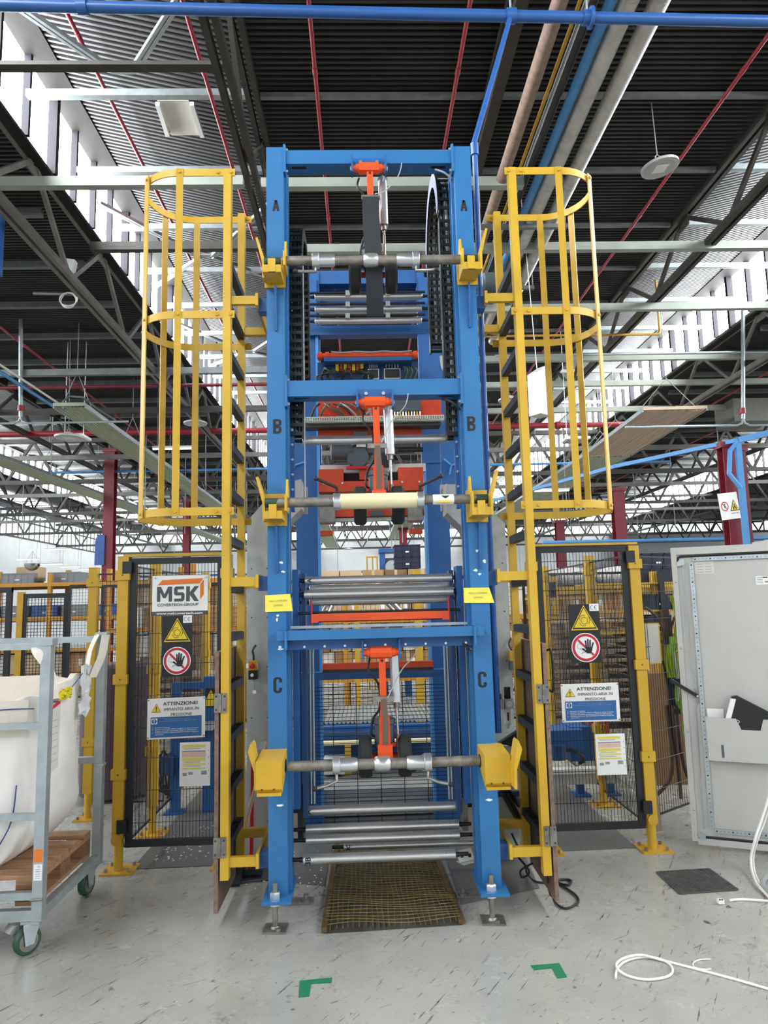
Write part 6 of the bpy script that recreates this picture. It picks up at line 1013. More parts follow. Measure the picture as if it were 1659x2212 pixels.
for pts in ([(px_+.01, Y-.09, 1.32), (px_+.0, Y-.12, 1.2), (px_+.02, Y-.12, 1.0), (px_+.01, Y-.12, .8), (px_+.07, Y-.13, .68), (px_+.12, Y-.12, .62)], [(px_+.06, Y-.09, 1.32), (px_+.08, Y-.12, 1.15), (px_+.1, Y-.12, .95), (px_+.06, Y-.13, .72), (px_+.05, Y-.12, .55), (px_+.1, Y-.12, .45)], [(px_+.1, Y-.11, 1.2), (px_+.12, Y-.13, .95), (px_+.12, Y-.13, .7), (px_+.08, Y-.12, .5)]):
    s_ = MB().ribbon(pts, V((.9, -.4, 0)), .045, .004, smooth=6).build('strap', 'hivis_green', H_); q = pts[2]; MB().ribbon([V(p)+V((0, -.006, 0)) for p in pts[1:4]], V((.9, -.4, 0)), .016, .002, smooth=6).build('reflective_strip', 'reflective', s_)
for x, z in ((px_+.01, .96), (px_-.02, .72)): MB().box(x-.03, x+.03, Y-.145, Y-.125, z-.02, z+.02).build('buckle', 'black', H_)
MB().sph((px_+.06, Y-.12, 1.33), .022, 8).build('buckle', 'black', H_)
Y = 6.35; t = thing('cardboard_sheet', at(1440, 1745, Y), 'large brown cardboard sheet standing behind the coat stand', 'cardboard'); a, b = at(1392, 1455, Y), at(1490, 1742, Y); MB().box(a.x, b.x, Y, Y+.02, .02, a.z).build('sheet', 'cardboard_dark', t); [MB().box(a.x, b.x, Y-.002, Y, z, z+.004).build('crease', 'cardboard_dark', t) for z in (.45, .8)]
t = thing('plywood_offcut', (1.99, 5.2, 0), 'tall pale plywood strip leaning behind the right door post', 'board'); MB().prism([(0, 0), (.13, .02), (.06, 1.28), (.02, 1.3), (-.0, .9)], (1.93, 5.15, .005), X3, Z3, -.02).build('board', 'wood_pale', t)
t = thing('pinned_sheet', (2.1, 5.75, 1.3), 'blank whitish sheet with a yellow edge behind the right post', 'paper'); Y = 5.22; a, b = at(1390, 1346, Y), at(1430, 1434, Y); MB().box(a.x, b.x, Y, Y+.004, b.z, a.z).build('sheet', 'paper', t); MB().box(a.x, b.x, Y-.002, Y, a.z-.006, a.z).build('edge', 'sign_yellow', t); MB().box(b.x-.006, b.x, Y-.002, Y, b.z, a.z).build('edge', 'sign_yellow', t); MB().box(a.x, b.x, Y-.002, Y, b.z, b.z+.006).build('edge', 'sign_yellow', t)
# ================================================================ ON THE FLOOR
def fl(px, py, z=.004): return gz(px, py, z)
F_ = thing('floor_mesh', (.12, 4.45, 0), 'rusty yellow wire mesh panel lying on the floor under the rollers', 'mesh panel'); q = [fl(700, 2016), fl(997, 1997), fl(940, 1850), fl(728, 1830)]
MB().add([p+V((0, 0, -.001)) for p in q], [(0, 1, 2, 3)]).build('pit_plate', 'pit', F_); w = MB(); n1, n2 = 21, 30
hz = lambda u, v_: .016+.006*math.sin(u*7+v_*4)+.006*math.sin(v_*9)
G = lambda u, v_: q[0].lerp(q[1], u).lerp(q[3].lerp(q[2], u), v_)
for i in range(n1+1): u = .04+.92*i/n1; w.tube([G(u+.008*math.sin(k*.7+i), k/14)+V((0, 0, hz(u, k/14))) for k in range(15)], .0022, n=4)
for j in range(n2+1): v_ = .03+.95*j/n2; w.tube([G(k/10, v_+.008*math.sin(k*.8+j))+V((0, 0, hz(k/10, v_)+.004)) for k in range(11)], .0022, n=4)
w.build('wire_grid', 'rust_mesh', F_)['kind'] = 'stuff'
for a, b in ((q[0], q[3]), (q[1], q[2])): MB().bar(a+V((0, 0, .014)), b+V((0, 0, .014)), .03, .022).build('side_bar', 'rust_bar', F_)
G_ = thing('floor_grating', fl(1500, 1905), 'square diamond-mesh steel grating set in the floor on the right', 'grating'); q2 = [fl(1418, 1884), fl(1532, 1877), fl(1594, 1922), fl(1468, 1931)]; MB().add(q2, [(0, 1, 2, 3)]).build('recess', 'grate_floor', G_); w = MB(); H2 = lambda u, v_: q2[0].lerp(q2[1], u).lerp(q2[3].lerp(q2[2], u), v_)+V((0, 0, .0025))
for k in range(-13, 14):
    a0 = k/14
    for s_ in (1, -1):
        u0, u1 = max(0, a0), min(1, 1+a0)
        if u1-u0 > .02: pA, pB = (u0, u0-a0), (u1, u1-a0); w.bar(H2(*(pA if s_ > 0 else (1-pA[0], pA[1]))), H2(*(pB if s_ > 0 else (1-pB[0], pB[1]))), .006, .003)
w.build('diamond_bars', 'grate', G_)['kind'] = 'stuff'
for k in range(4): MB().bar(q2[k]+V((0, 0, .002)), q2[(k+1) % 4]+V((0, 0, .002)), .008, .004).build('frame_bar', 'grate', G_)
for pts, lb in (([(648, 2118), (718, 2111), (716, 2122), (672, 2125), (668, 2152), (645, 2154)], 'green tape corner mark on the floor, in front of the floor mesh'), ([(1146, 2085), (1208, 2080), (1225, 2110), (1204, 2113), (1192, 2091), (1154, 2095)], 'green tape corner mark on the floor, front right')):
    m = MB(); A = [fl(*p, .0025) for p in pts]; o = V((0, 0, 0)); m.prism([(p.x, p.y) for p in A], (0, 0, .001), X3, Y3, .0012); ob = m.build('tape_mark', 'green_tape'); tag(ob, lb, 'floor tape', 'green floor tape marks')
    b_ = bmesh.new(); b_.from_mesh(ob.data); bmesh.ops.triangulate(b_, faces=b_.faces, ngon_method='EAR_CLIP'); b_.to_mesh(ob.data); b_.free()
def floor_cable(name, pts, r, mt, lb, cat='cable', lift=()):
    P_ = [fl(px, py, r+.001)+V((0, 0, lift[i] if i < len(lift) else 0)) for i, (px, py) in enumerate(pts)]; return tag(MB().tube(P_, r, n=8, smooth=6).build(name, mt), lb, cat)
floor_cable('white_cable', [(1330, 2112), (1334, 2092), (1352, 2076), (1385, 2068), (1420, 2070), (1446, 2082), (1453, 2098), (1440, 2110), (1405, 2116), (1370, 2112), (1342, 2102), (1332, 2090), (1348, 2076), (1385, 2069), (1430, 2074), (1500, 2092), (1590, 2116), (1700, 2148)], .0055, 'cable_white', 'white cable lying in a loop on the floor at front right', lift=(0, 0, 0, 0, 0, 0, 0, 0, 0, .0, .004, .012, .012, .012))
floor_cable('wire_scrap', [(1535, 2072), (1512, 2073), (1498, 2080), (1500, 2089), (1520, 2094), (1536, 2093)], .003, 'cable_white', 'short thin curl of wire beside the white cable')
tag(MB().tube([V((2.72, 4.55, .9)), at(1652, 1750, 4.5), at(1632, 1810, 4.45), gz(1622, 1860, .06), gz(1636, 1910, .02), gz(1690, 1965, .012)], .008, n=8, smooth=6).build('white_hose', 'cable_white'), 'white cable drooping from the cabinet at the right edge', 'cable'); tag(MB().tube([V((2.76, 4.57, .9)), at(1660, 1750, 4.52), at(1638, 1810, 4.47), gz(1627, 1860, .05), gz(1642, 1908, .012), gz(1700, 1955, .012)], .006, n=8, smooth=6).build('white_hose', 'cable_white'), 'thinner white cable drooping beside the thick one', 'cable')
floor_cable('grey_hose', [(1700, 1958), (1656, 1925), (1648, 1905), (1660, 1895), (1700, 1900)], .014, 'cable_grey', 'thick grey hose end on the floor at the right edge'); floor_cable('white_conduit', [(1576, 1945), (1610, 1943), (1700, 1950)], .007, 'cable_white', 'straight white conduit piece on the floor, right edge')
c = fl(1557, 1952); t = thing('cable_connector', c, 'tiny white connector block on the floor near the grating', 'connector'); MB().cbox(c+V((0, 0, .012)), .03, .025, .02).build('body', 'white_plastic', t); [MB().cbox(c+V((dx, -.01, .024)), .006, .006, .006).build('screw', 'black', t) for dx in (-.008, .004)]
tag(MB().tube([at(1105, 1800, 4.3), at(1128, 1840, 4.25), at(1160, 1830, 4.1), at(1178, 1880, 4.0), gz(1188, 1930, .01), gz(1205, 1955, .008), gz(1225, 1962, .008), gz(1248, 1950, .008), gz(1245, 1935, .008), gz(1222, 1918, .008), gz(1200, 1908, .008), gz(1160, 1905, .008), gz(1140, 1890, .008), gz(1135, 1870, .1)], .006, n=7, smooth=6).build('black_cable', 'cable_black'), 'black cable trailing from the right ladder onto the floor', 'cable'); tag(MB().tube([at(1090, 1810, 4.4), at(1100, 1830, 4.4), gz(1142, 1880, .1), gz(1128, 1895, .06), gz(1125, 1880, .14), gz(1150, 1865, .2)], .006, n=7, smooth=6).build('black_cable', 'cable_black'), 'looped black cable hanging under the right ladder foot', 'cable')
floor_cable('black_cable', [(1190, 1905), (1215, 1900), (1233, 1902), (1228, 1912), (1200, 1906)], .007, 'cable_black', 'short black cable bend behind the right guard board')
c = fl(1010, 1862); t = thing('angle_bracket', c, 'white bent metal bracket lying right of the floor mesh', 'bracket'); R = Matrix.Rotation(.5, 3, 'Z'); MB().cbox(c+V((0, 0, .003)), .12, .08, .004, R).build('base', 'grey_box', t); MB().cbox(c+V((-.01, .02, .035)), .12, .004, .07, R @ Matrix.Rotation(-.6, 3, 'X')).build('upright', 'white', t); [MB().cbox(c+V((dx, -.0, .04)), .014, .012, .02, R).build('slot', 'black', t) for dx in (-.035, .015)]
for px, py, lb in ((1380, 1842, 'small bolted anchor at the right floor'),): pass
# broom, stick and dustpan behind the left ladder
Y = 4.62; t = thing('red_broom', at(545, 1850, Y), 'red broom handle leaning against the left duct', 'broom'); a, b = at(546, 1636, Y), at(543, 1848, Y-.02); MB().lathe(b, (a-b), [(0, .012), (.4, .0115), ((a-b).length-.02, .011), ((a-b).length-.015, .014), ((a-b).length, .01)], n=12).build('handle', 'red', t); hb = V((b.x-.01, b.y, .05)); MB().cyl(hb, b, .011).build('handle_lower', 'red', t); MB().cbox(hb, .16, .05, .03).build('head', 'black', t)
bs = MB(); [bs.cyl(hb+V((-.07+.007*(k % 20), -.015+.015*(k//20), -.01)), hb+V((-.08+.0082*(k % 20), -.02+.02*(k//20), -.047)), .002, n=4) for k in range(60)]; bs.build('bristles', 'black', t)['kind'] = 'stuff'
t = thing('wooden_stick', at(527, 1795, 4.6), 'wooden stick leaning behind the left ladder', 'stick'); MB().cyl(at(577, 1602, 4.66), at(527, 1795, 4.52), .012, n=10).build('stick', 'wood_pale', t); tl = at(527, 1795, 4.52); MB().cyl(tl, (tl.x-.07, tl.y-.02, .12), .012, n=10).build('lower_stick', 'wood_pale', t); MB().cbox((tl.x-.07, tl.y-.02, .07), .12, .05, .1).build('brush_block', 'black', t); bs = MB(); [bs.cyl((tl.x-.12+.005*k, tl.y-.03, .05), (tl.x-.125+.0056*k, tl.y-.04, .006), .0025, n=4) for k in range(20)]; bs.build('bristles', 'black', t)['kind'] = 'stuff'
c = fl(552, 1895); t = thing('dustpan', c, 'dark dustpan with scraps on the floor behind the left ladder', 'dustpan'); MB().prism([(-.13, -.1), (.12, -.05), (.12, .12), (-.1, .12)], c+V((0, 0, .004)), X3, Y3, .006).build('pan', 'motor_grey', t); MB().prism([(-.13, 0), (-.1, 0), (-.08, .12), (-.1, .13)], c+V((0, .1, .004)), X3, Z3, .2).build('side', 'black', t); MB().box(c.x-.1, c.x+.12, c.y+.11, c.y+.12, .004, .1).build('back', 'motor_grey', t)
sc = MB(); rr = random.Random(5)
for k in range(160):
    x, y = (rr.uniform(-.75, -.2), rr.uniform(4.4, 5.1)) if k < 90 else (rr.uniform(-1.45, -.95), rr.uniform(4.95, 5.7)); s_ = rr.uniform(.003, .008); sc.cbox((x, y, .006), s_, s_*1.6, .004, Matrix.Rotation(rr.uniform(0, 3), 3, 'Z'))
o = sc.build('film_scraps', 'print_white'); o['kind'] = 'stuff'; o['label'] = 'scattered white film scraps on the dark floor'; o['category'] = 'scraps'
# ================================================================ BACKGROUND BEHIND THE FENCES
BG = 'yellow posts of the far mesh fence'
def far_post(px, Y, label, h=2.0, w=.09, mt='yellow_plain', grp=BG): x = at(px, 1400, Y).x; t = thing('far_fence_post', (x, Y, 0), label, 'post', grp); MB().box(x-w/2, x+w/2, Y-w/2, Y+w/2, .01, h).build('tube', mt, t); MB().box(x-w*.9, x+w*.9, Y-w*.9, Y+w*.9, 0, .012).build('base_plate', mt, t); return t
for px, lb in ((772, 'leftmost'), (905, 'middle'), (1000, 'rightmost')): far_post(px, 8.9, 'yellow far fence post seen through the tower, %s of three' % lb, 2.05 if px > 800 else 1.9, .06 if px < 800 else .09)
def far_mesh(x0, x1, Y, z0, z1, label, d=.06):
    t = thing('mesh_fence', (x0, Y, 0), label, 'fence'); m = MB(); x = x0
    while x <= x1: m.box(x-.002, x+.002, Y-.002, Y+.002, z0, z1); x += d
    z = z0
    while z <= z1: m.box(x0, x1, Y-.002, Y+.002, z-.002, z+.002); z += d
    m.build('wire_mesh', 'black_metal', t)['kind'] = 'stuff'
    for a, b, c_, e in ((x0, x1, z0, z0+.03), (x0, x1, z1-.03, z1)): MB().box(a, b, Y-.015, Y+.015, c_, e).build('rail', 'black_metal', t)
    for a in (x0, x1-.03): MB().box(a, a+.03, Y-.016, Y+.016, 0, z1).build('stile', 'black_metal', t)
    return t
far_mesh(-.75, 1.9, 8.95, .2, 1.98, 'black mesh fence panel behind the tower'); far_mesh(2.0, 3.4, 8.9, .2, 1.98, 'black mesh fence panel far behind the right door'); far_mesh(-3.4, -.85, 9.4, .2, 1.98, 'black mesh fence panel far behind the left door')
# orange/yellow racking rails and shelves with boxes
def rack(x0, x1, Y, levels, label, mt='orange_rail'):
    t = thing('pallet_rack', ((x0+x1)/2, Y, 0), label, 'rack'); n = max(1, round((x1-x0)/1.4))
    for k in range(n+1): x = x0+(x1-x0)*k/n; MB().box(x-.035, x+.035, Y-.05, Y+.05, 0, levels[-1]+.2).build('upright', mt, t); MB().box(x-.045, x+.045, Y+.85, Y+.95, 0, levels[-1]+.3).build('upright', mt, t)
    for z in levels: MB().box(x0, x1, Y-.045, Y+.0, z-.075, z).build('beam', mt, t); MB().box(x0, x1, Y+.88, Y+.93, z-.11, z).build('beam', mt, t); MB().box(x0, x1, Y, Y+.9, z-.02, z-.005).build('shelf', 'galv_dark', t)
    return t
rr = random.Random(21)
BX = {}
def box_thing(c, sx, sy, sz, mt, label, group, name='carton', cat='box'):
    t = thing(name, c, label, cat, group); x, y, z = c
    MB().box(x-sx/2, x+sx/2, y-sy/2, y+sy/2, z, z+sz).build('body', mt, t); MB().box(x-sx*.06, x+sx*.06, y-sy/2-.002, y-sy/2, z, z+sz).build('tape_strip', 'cardboard_pale', t); MB().box(x-sx*.1+sx*.2, x+sx*.3, y-sy/2-.003, y-sy/2, z+sz*.35, z+sz*.7).build('paper_label', 'paper', t); return t
def fill(x0, x1, Y, z0, rows, hs, mats, label, group, wmin=.28, wmax=.5, d=.6):
    z = z0
    for r_ in range(rows):
        x = x0+rr.uniform(0, .06); h = hs
        while x < x1-.2:
            w = rr.uniform(wmin, wmax)
            if x+w > x1: break
            mt = rr.choice(mats); box_thing((x+w/2, Y+rr.uniform(-.04, .04), z), w-.015, d, h-.012, mt, {'cardboard': 'brown ', 'cardboard_dark': 'dark brown ', 'cardboard_pale': 'pale brown ', 'cardboard_white': 'whitish ', 'wall_white': 'white '}[mt]+label, group); x += w
        z += h
CB = ['cardboard', 'cardboard_dark', 'cardboard_pale', 'cardboard', 'cardboard_white']
rack(-1.7, 2.6, 10.6, (.6, 1.45), 'orange pallet rack seen through the tower'); fill(-1.6, 2.5, 11.0, .6, 2, .36, CB, 'carton on the lower shelf of the rack behind the tower', 'cartons in the rack behind the tower'); fill(-1.6, 2.5, 11.0, 1.45, 2, .36, CB, 'carton on the top shelf of the rack behind the tower', 'cartons on the rack top behind the tower')
rack(2.75, 6.4, 10.2, (.25, 1.2, 1.83), 'yellow pallet rack seen through the right mesh door', 'yellow_plain'); fill(2.8, 6.3, 10.6, .25, 3, .30, CB, 'carton on the low shelf seen through the right door', 'cartons low behind the right door'); fill(2.8, 6.3, 10.6, 1.2, 2, .26, ['cardboard_white', 'cardboard_pale', 'cardboard'], 'carton on the middle shelf seen through the right door', 'pale cartons behind the right door'); 
rack(-4.3, -1.9, 12.2, (.5, 1.35, 2.15), 'orange pallet rack seen through the left mesh door'); fill(-4.2, -2.0, 12.6, .5, 2, .36, CB, 'carton on the low shelf seen through the left door', 'cartons low behind the left door'); fill(-4.2, -2.0, 12.6, 1.35, 2, .34, CB, 'carton on the middle shelf seen through the left door', 'cartons mid behind the left door')
# stacked pallets with black gaps, behind the right door
def far_pallet(x, y, z, label, grp, src=[None]):
    t = thing('stacked_pallet', (x, y, z), label, 'pallet', grp)
    for k in range(3): MB().box(x-.55+k*.5, x-.45+k*.5, y-.4, y+.4, z+.02, z+.1).build('block_row', 'wood', t)
    for k in range(5): MB().box(x-.6, x+.6, y-.4+k*.17, y-.28+k*.17, z+.1, z+.12).build('deck_board', 'wood_pale', t)
    MB().box(x-.6, x+.6, y-.42, y-.4, z, z+.02).build('bottom_board', 'wood_pale', t); return t
for k in range(11): far_pallet(3.0+.02*(k % 3), 9.5, .0+k*.124, 'wooden pallet in the tall stack behind the right mesh door', 'pallets stacked behind the right door')
for k in range(6): far_pallet(-2.6+.02*(k % 2), 10.4, k*.124, 'wooden pallet in the stack behind the left mesh door', 'pallets stacked behind the left door')
# crates
def crate(c, sx, sy, sz, mt, label, grp=None):
    t = thing('plastic_crate', c, label, 'crate', grp); x, y, z = c; MB().box(x-sx/2, x+sx/2, y-sy/2, y+sy/2, z, z+sz).build('body', mt, t); MB().box(x-sx/2-.012, x+sx/2+.012, y-sy/2-.012, y+sy/2+.012, z+sz*.9, z+sz).build('rim', mt, t); MB().box(x-sx/2-.008, x+sx/2+.008, y-sy/2-.008, y+sy/2+.008, z+sz*.45, z+sz*.5).build('rim', mt, t)
    n = max(3, int(sx/.12))
    for k in range(n+1): xx = x-sx/2+sx*k/n; MB().box(xx-.008, xx+.008, y-sy/2-.012, y-sy/2, z, z+sz).build('rib', mt, t)
    MB().box(x-sx*.08, x+sx*.06, y-sy/2-.014, y-sy/2-.01, z+sz*.3, z+sz*.42).build('paper_label', 'paper', t); return t
c = at(882, 1241, 9.9); crate((c.x*11/10.2, 11.0, 2.17), .38, .5, .19, 'crate_navy', 'navy plastic crate on the rack seen through the tower, lower one', 'navy crates'); crate((c.x*11/10.2, 11.0, 2.362), .38, .5, .17, 'crate_navy', 'navy plastic crate on the rack seen through the tower, upper one', 'navy crates')
for px, py, Y, s_, mt, lb in ((1408, 1213, 8.6, .42, 'crate_navy', 'dark blue crate top right behind the fence, beside the cabinet'), (1405, 1243, 8.6, .40, 'crate_navy', 'dark blue crate under the top one beside the cabinet'), (1412, 1300, 8.4, .26, 'crate_navy', 'dark crate on the yellow rail level beside the cabinet'), (1410, 1345, 8.4, .26, 'crate_navy', 'dark crate lower beside the cabinet'), (1172, 1275, 8.5, .2, 'crate_navy', 'small dark crate seen through the right door, upper left')): c = at(px, py, Y); crate((c.x, Y, c.z-.09), s_, .4, .18, mt, lb)
for py_ in (1300, 1345, 1275, 1243): z_ = at(1412 if py_ != 1243 else 1405, py_, 8.6 if py_ == 1243 else 8.4).z-.091; struct(MB().box(2.6, 3.7, 8.2, 8.7, z_-.02, z_).build('shelf_board', 'yellow_plain') if py_ != 1275 else MB().box(1.98, 2.6, 8.3, 8.7, at(1172, 1275, 8.5).z-.11, at(1172, 1275, 8.5).z-.09).build('shelf_board', 'yellow_plain'), {1300: 'yellow shelf under the upper dark crate beside the cabinet', 1345: 'yellow shelf under the lower dark crate beside the cabinet', 1243: 'yellow shelf under the two dark blue crates beside the cabinet', 1275: 'yellow shelf under the small dark crate behind the right door'}[py_])
struct(MB().box(2.0, 3.9, 8.3, 8.38, at(1405, 1250, 8.3).z-.16, at(1405, 1250, 8.3).z-.1).build('beam_rail', 'yellow_plain'), 'yellow rail carrying the dark crates'); far_post(1425, 8.3, 'yellow rack upright beside the dark crates', 1.95, .09, 'yellow_plain', None); far_post(1438, 8.2, 'black rack upright beside the dark crates', 1.95, .06, 'black_metal', None)
# left background: black framed doors, orange rail, crates
def far_door(pxa, pxb, pyt, Y, label):
    x0, x1 = at(pxa, 1300, Y).x, at(pxb, 1300, Y).x; zt = at((pxa+pxb)/2, pyt, Y).z; t = thing('far_mesh_door', ((x0+x1)/2, Y, .1), label, 'door')
    for a, b in ((x0, x0+.08), (x1-.08, x1)): MB().box(a, b, Y-.03, Y+.03, .1, zt).build('stile', 'black_metal', t)
    for a, b in ((.1, .18), (zt-.08, zt)): MB().box(x0, x1, Y-.031, Y+.031, a, b).build('rail', 'black_metal', t)
    m = MB(); x = x0
    while x < x1: m.box(x-.004, x+.004, Y-.004, Y+.004, .1, zt); x += .055
    z = .1
    while z < zt: m.box(x0, x1, Y-.004, Y+.004, z-.004, z+.004); z += .055
    m.build('wire_mesh', 'black_metal', t)['kind'] = 'stuff'; return t
far_door(48, 150, 1282, 12.5, 'far black framed mesh door above the bag, with a yellow post'); far_door(-40, 26, 1270, 11.5, 'far black framed mesh door at the left edge'); far_post(42, 12.5, 'yellow post of the far black door above the bag', 2.0, .1, 'yellow_dull', None); far_mesh(at(150, 1300, 12.4).x, at(205, 1300, 12.4).x, 12.4, .2, 2.1, 'far mesh panel between the black door and the fence post', .055)
rack(-11, -5.0, 15.0, (.9, 1.55, 2.25), 'orange rack with grey bins in the far left background'); 
for px, lb in ((40, 'left of the two'), (140, 'right of the two')): c = at(px, 1262, 15.2); crate((c.x, 15.4, 2.25), .66, .5, .22, 'crate_grey', 'wide grey storage bin on top of the far rack, %s' % lb, 'grey bins on the far rack')
for k in range(9): crate((-10.4+k*.62, 15.4, 1.55), .5, .45, .24, ['crate_blue', 'crate_grey'][k % 2], ['blue storage bin on the far left rack', 'grey storage bin on the middle shelf of the far left rack'][k % 2], ['blue bins far left', 'grey bins mid shelf far left'][k % 2])
fill(-10.6, -5.2, 15.4, .0, 2, .4, CB, 'carton at the foot of the far left rack', 'cartons far left')
t = thing('wide_box', at(55, 1245, 15), 'large pale cardboard box on top of the far left rack', 'box'); c = at(58, 1240, 15.3); MB().cbox((c.x, 15.5, c.z), .45, .4, .3).build('body', 'cardboard_pale', t); MB().cbox((c.x+.05, 15.29, c.z-.05), .2, .01, .1).build('label', 'paper', t)
t = thing('purple_roll', (-2.2, 6.5, 0), 'dark purple wrapped roll standing behind the left fence panel', 'film roll'); MB().lathe((-2.25, 6.75, .02), Z3, [(0, .3), (.02, .34), (1.12, .34), (1.14, .3)], n=32).build('roll', 'purple_film', t); MB().lathe((-2.25, 6.75, 1.12), Z3, [(0, .06), (.06, .06)]).build('core', 'cardboard', t)
t = thing('purple_screen', at(215, 1200, 19), 'rounded violet board beside the red column', 'board'); c = at(216, 1188, 19.84); MB().prism([(-.13, -.42), (.13, -.42), (.13, .42), (-.02, .42), (-.1, .34), (-.13, .22)], c, X3, Z3, .04).build('panel', 'crate_blue', t)
# centre: blue machine beyond, yellow cage, white boxes
Y = 13.0; t = thing('blue_press', (at(850, 1240, Y).x, Y, 0), 'distant blue machine frame seen through the tower beside the navy crates', 'machine'); A = lambda px, py: at(px, py, Y)
MB().box(A(820, 1200).x, A(832, 1200).x, Y, Y+.3, .0, A(825, 1187).z).build('upright', 'blue_plain', t); MB().box(A(868, 1200).x, A(882, 1200).x, Y, Y+.3, .0, A(825, 1187).z).build('upright', 'blue_plain', t); MB().box(A(818, 1190).x, A(884, 1190).x, Y-.05, Y+.3, A(825, 1194).z, A(825, 1186).z).build('crossbeam', 'blue_plain', t); MB().box(A(832, 1215).x, A(868, 1215).x, Y+.1, Y+.2, A(825, 1240).z, A(825, 1205).z).build('ram', 'motor_grey', t); MB().lathe(V((A(846, 1225).x, Y-.1, A(846, 1225).z)), Y3, [(0, .12), (.2, .12)]).build('drum', 'galv', t)
Y = 14.0; t = thing('yellow_cage', (at(805, 1240, Y).x, Y, 0), 'small yellow guard rail seen through the tower', 'guard rail')
for px in (793, 805, 815): x = at(px, 1220, Y).x; MB().box(x-.015, x+.015, Y-.015, Y+.015, 0, at(px, 1202, Y).z).build('baluster', 'yellow_plain', t)
MB().box(at(792, 1203, Y).x, at(816, 1203, Y).x, Y-.02, Y+.02, at(805, 1205, Y).z, at(805, 1202, Y).z).build('top_rail', 'yellow_plain', t)
Y = 22; t = thing('blue_gantry', (0, Y, 0), 'low blue gantry rail before the white end wall', 'gantry'); z = at(730, 1234, Y).z; MB().box(-7, 4, Y, Y+.1, z-.06, z).build('rail', 'crate_blue', t)
for k in range(9): x = -6.5+k*1.2; MB().box(x-.08, x+.08, Y, Y+.1, 0, z-.06).build('leg', 'crate_blue', t)
fill(-6.5, 6, 23, 0.0, 5, .5, ['cardboard_white', 'cardboard_pale', 'cardboard', 'wall_white'], 'carton stacked before the white end wall', 'cartons before the end wall', .6, 1.1, .7)
# conveyor inside the machine
Y = 7.2; t = thing('conveyor', (.1, Y, 0), 'blue conveyor with yellow legs behind the wire guard', 'conveyor'); A = lambda px, py: at(px, py, Y)
MB().box(A(690, 1600).x, A(940, 1600).x, Y+.1, Y+.16, A(815, 1640).z, A(815, 1585).z).build('frame_beam', 'blue_dark', t); MB().box(A(698, 1603).x, A(932, 1598).x, Y-.02, Y+.06, A(815, 1606).z, A(815, 1599).z).build('cream_strip', 'core_tube', t); MB().box(A(690, 1580).x, A(940, 1580).x, Y+.3, Y+.4, A(815, 1590).z, A(815, 1578).z).build('top_beam', 'blue_plain', t)
for px in (752, 882): x = A(px, 1650).x; MB().box(x-.03, x+.03, Y-.02, Y+.04, .0, A(815, 1606).z).build('leg', 'yellow_plain', t)
src = None
for k in range(26):
    x = A(700, 1560).x+k*.045; yb = Y+.45
    if src is None: src = MB().cyl((x, yb, A(815, 1578).z+.02), (x, yb+1.1, A(815, 1578).z+.02), .02).build('roller', 'galv', t); xs0 = x
    else: c_ = src.copy(); COL.objects.link(c_); c_.parent = t; c_.location = (x-xs0, 0, 0)
MB().box(A(690, 1645).x, A(940, 1645).x, Y+.3, Y+.36, A(815, 1700).z, A(815, 1645).z).build('side_panel', 'blue_plain', t); MB().box(A(700, 1640).x, A(745, 1640).x, Y-.1, Y+.1, A(815, 1665).z, A(815, 1632).z).build('gear_box', 'grey_box', t)
MB().tube([A(895, 1640), A(905, 1655), A(890, 1670), A(905, 1685), A(920, 1665)], .012, smooth=5).build('hose', 'cable_black', t); MB().tube([A(915, 1630), A(900, 1650), A(925, 1672)], .01, smooth=5).build('hose', 'cable_grey', t)
# blue stands inside the two enclosures
Y = 6.1; t = thing('blue_stand', (-1.1, Y, 0), 'blue square-tube stand with cables behind the left mesh door', 'machine'); A = lambda px, py: at(px, py, Y)
x = A(381, 1600).x; MB().box(x-.035, x+.035, Y-.035, Y+.035, 0, A(381, 1480).z).build('upright', 'blue_plain', t); x2 = A(455, 1500).x; MB().box(x-.035, x2, Y-.03, Y+.03, A(400, 1488).z, A(400, 1474).z).build('top_beam', 'blue_plain', t); MB().box(x2-.05, x2+.05, Y-.05, Y+.05, 0, A(400, 1462).z).build('upright', 'blue_plain', t); MB().box(x-.1, x+.0, Y-.1, Y+.06, A(370, 1670).z, A(370, 1630).z).build('motor_box', 'blue_dark', t); MB().box(x, x2, Y-.02, Y+.03, A(420, 1606).z, A(420, 1596).z).build('cross_beam', 'blue_plain', t); MB().box(x-.08, x+.08, Y-.08, Y+.08, 0, .012).build('base_plate', 'blue_plain', t); MB().box(A(402, 1555).x, A(470, 1555).x, Y-.2, Y+.1, A(430, 1570).z, A(430, 1556).z).build('roller_bed', 'galv', t)
for q in range(10): a = rr.uniform(318, 360); MB().tube([A(a, 1640+rr.uniform(-25, 10)), A(a+rr.uniform(-10, 20), 1660+rr.uniform(-10, 15)), A(a+rr.uniform(-5, 25), 1690+rr.uniform(-10, 15)), A(a+rr.uniform(0, 45), 1715+rr.uniform(-10, 10))], .009, n=6, smooth=5).build('cable', 'cable_black', t)
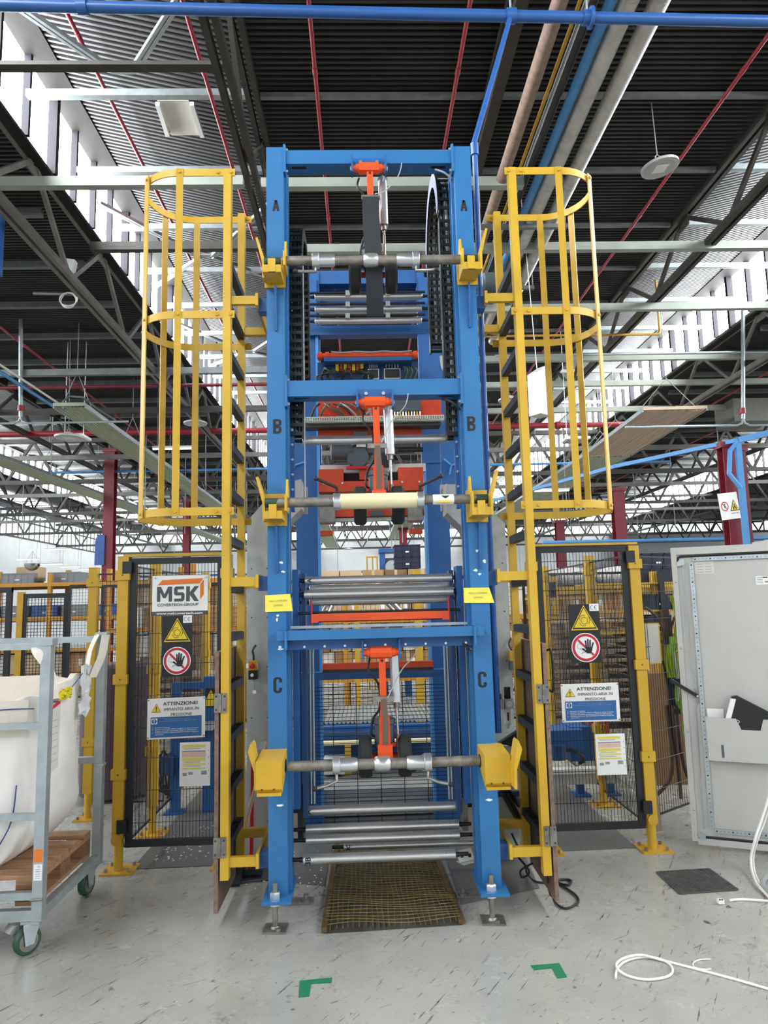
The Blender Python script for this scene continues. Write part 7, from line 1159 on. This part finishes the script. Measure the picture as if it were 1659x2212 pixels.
t2 = thing('small_notice', A(455, 1495), 'small yellow warning label behind the left mesh door', 'sign'); c = A(459, 1505)+V((0, -.06, 0)); rect(MB(), c, X3, Z3, .09, .15, -.004).build('plate', 'print_black', t2); MB().prism([(-.04, -.01), (.04, -.01), (0, .065)], c+V((0, -.005, 0)), X3, Z3, 0).build('triangle', 'sign_yellow', t2); rect(MB(), c+V((0, -.005, -.042)), X3, Z3, .08, .05, 0).build('text_field', 'sign_yellow', t2)
Y = 6.2; t = thing('blue_conveyor', (1.5, Y, 0), 'blue motor conveyor with a white edge behind the right mesh door', 'conveyor'); A = lambda px, py: at(px, py, Y)
MB().box(A(1180, 1590).x, A(1260, 1590).x, Y, Y+.3, A(1220, 1625).z, A(1220, 1578).z).build('drive_cover', 'blue_plain', t); MB().box(A(1240, 1600).x, A(1290, 1600).x, Y+.1, Y+.4, A(1260, 1650).z, A(1260, 1575).z).build('gear_case', 'blue_plain', t); MB().box(A(1180, 1660).x, A(1330, 1660).x, Y-.1, Y-.04, A(1250, 1688).z, A(1250, 1663).z).build('side_rail', 'grey_box', t); MB().box(A(1180, 1657).x, A(1330, 1657).x, Y-.14, Y-.04, A(1250, 1663).z, A(1250, 1653).z).build('white_edge', 'white', t); MB().lathe(V((A(1205, 1630).x, Y+.0, A(1205, 1640).z)), Z3, [(0, .05), (.0, .07), (.12, .07), (.13, .05)]).build('motor', 'blue_dark', t); MB().box(A(1290, 1600).x, A(1335, 1600).x, Y+.2, Y+.5, A(1300, 1620).z, A(1300, 1562).z).build('red_box', 'orange_dull', t)
for px in (1255, 1320): x = A(px, 1700).x; MB().box(x-.03, x+.03, Y, Y+.06, 0, A(1250, 1680).z).build('leg', 'blue_plain', t); MB().box(x-.07, x+.07, Y-.06, Y+.1, 0, .012).build('foot_plate', 'blue_plain', t)
MB().tube([A(1185, 1600), A(1200, 1615), A(1240, 1622), A(1262, 1640), A(1250, 1650)], .014, smooth=5).build('cable', 'cable_black', t)
# white bags on the top shelf behind the right door
for k in range(4):
    c = V((3.1+k*.8, 10.7, 1.83)); o = MB().sph((c.x, c.y, c.z+.15), .36, 16, (1.2, .9, .42)).build('white_sack', 'bag_white'); tag(o, 'white sack lying on top of the cartons behind the right door', 'sack', 'white sacks on the far rack')
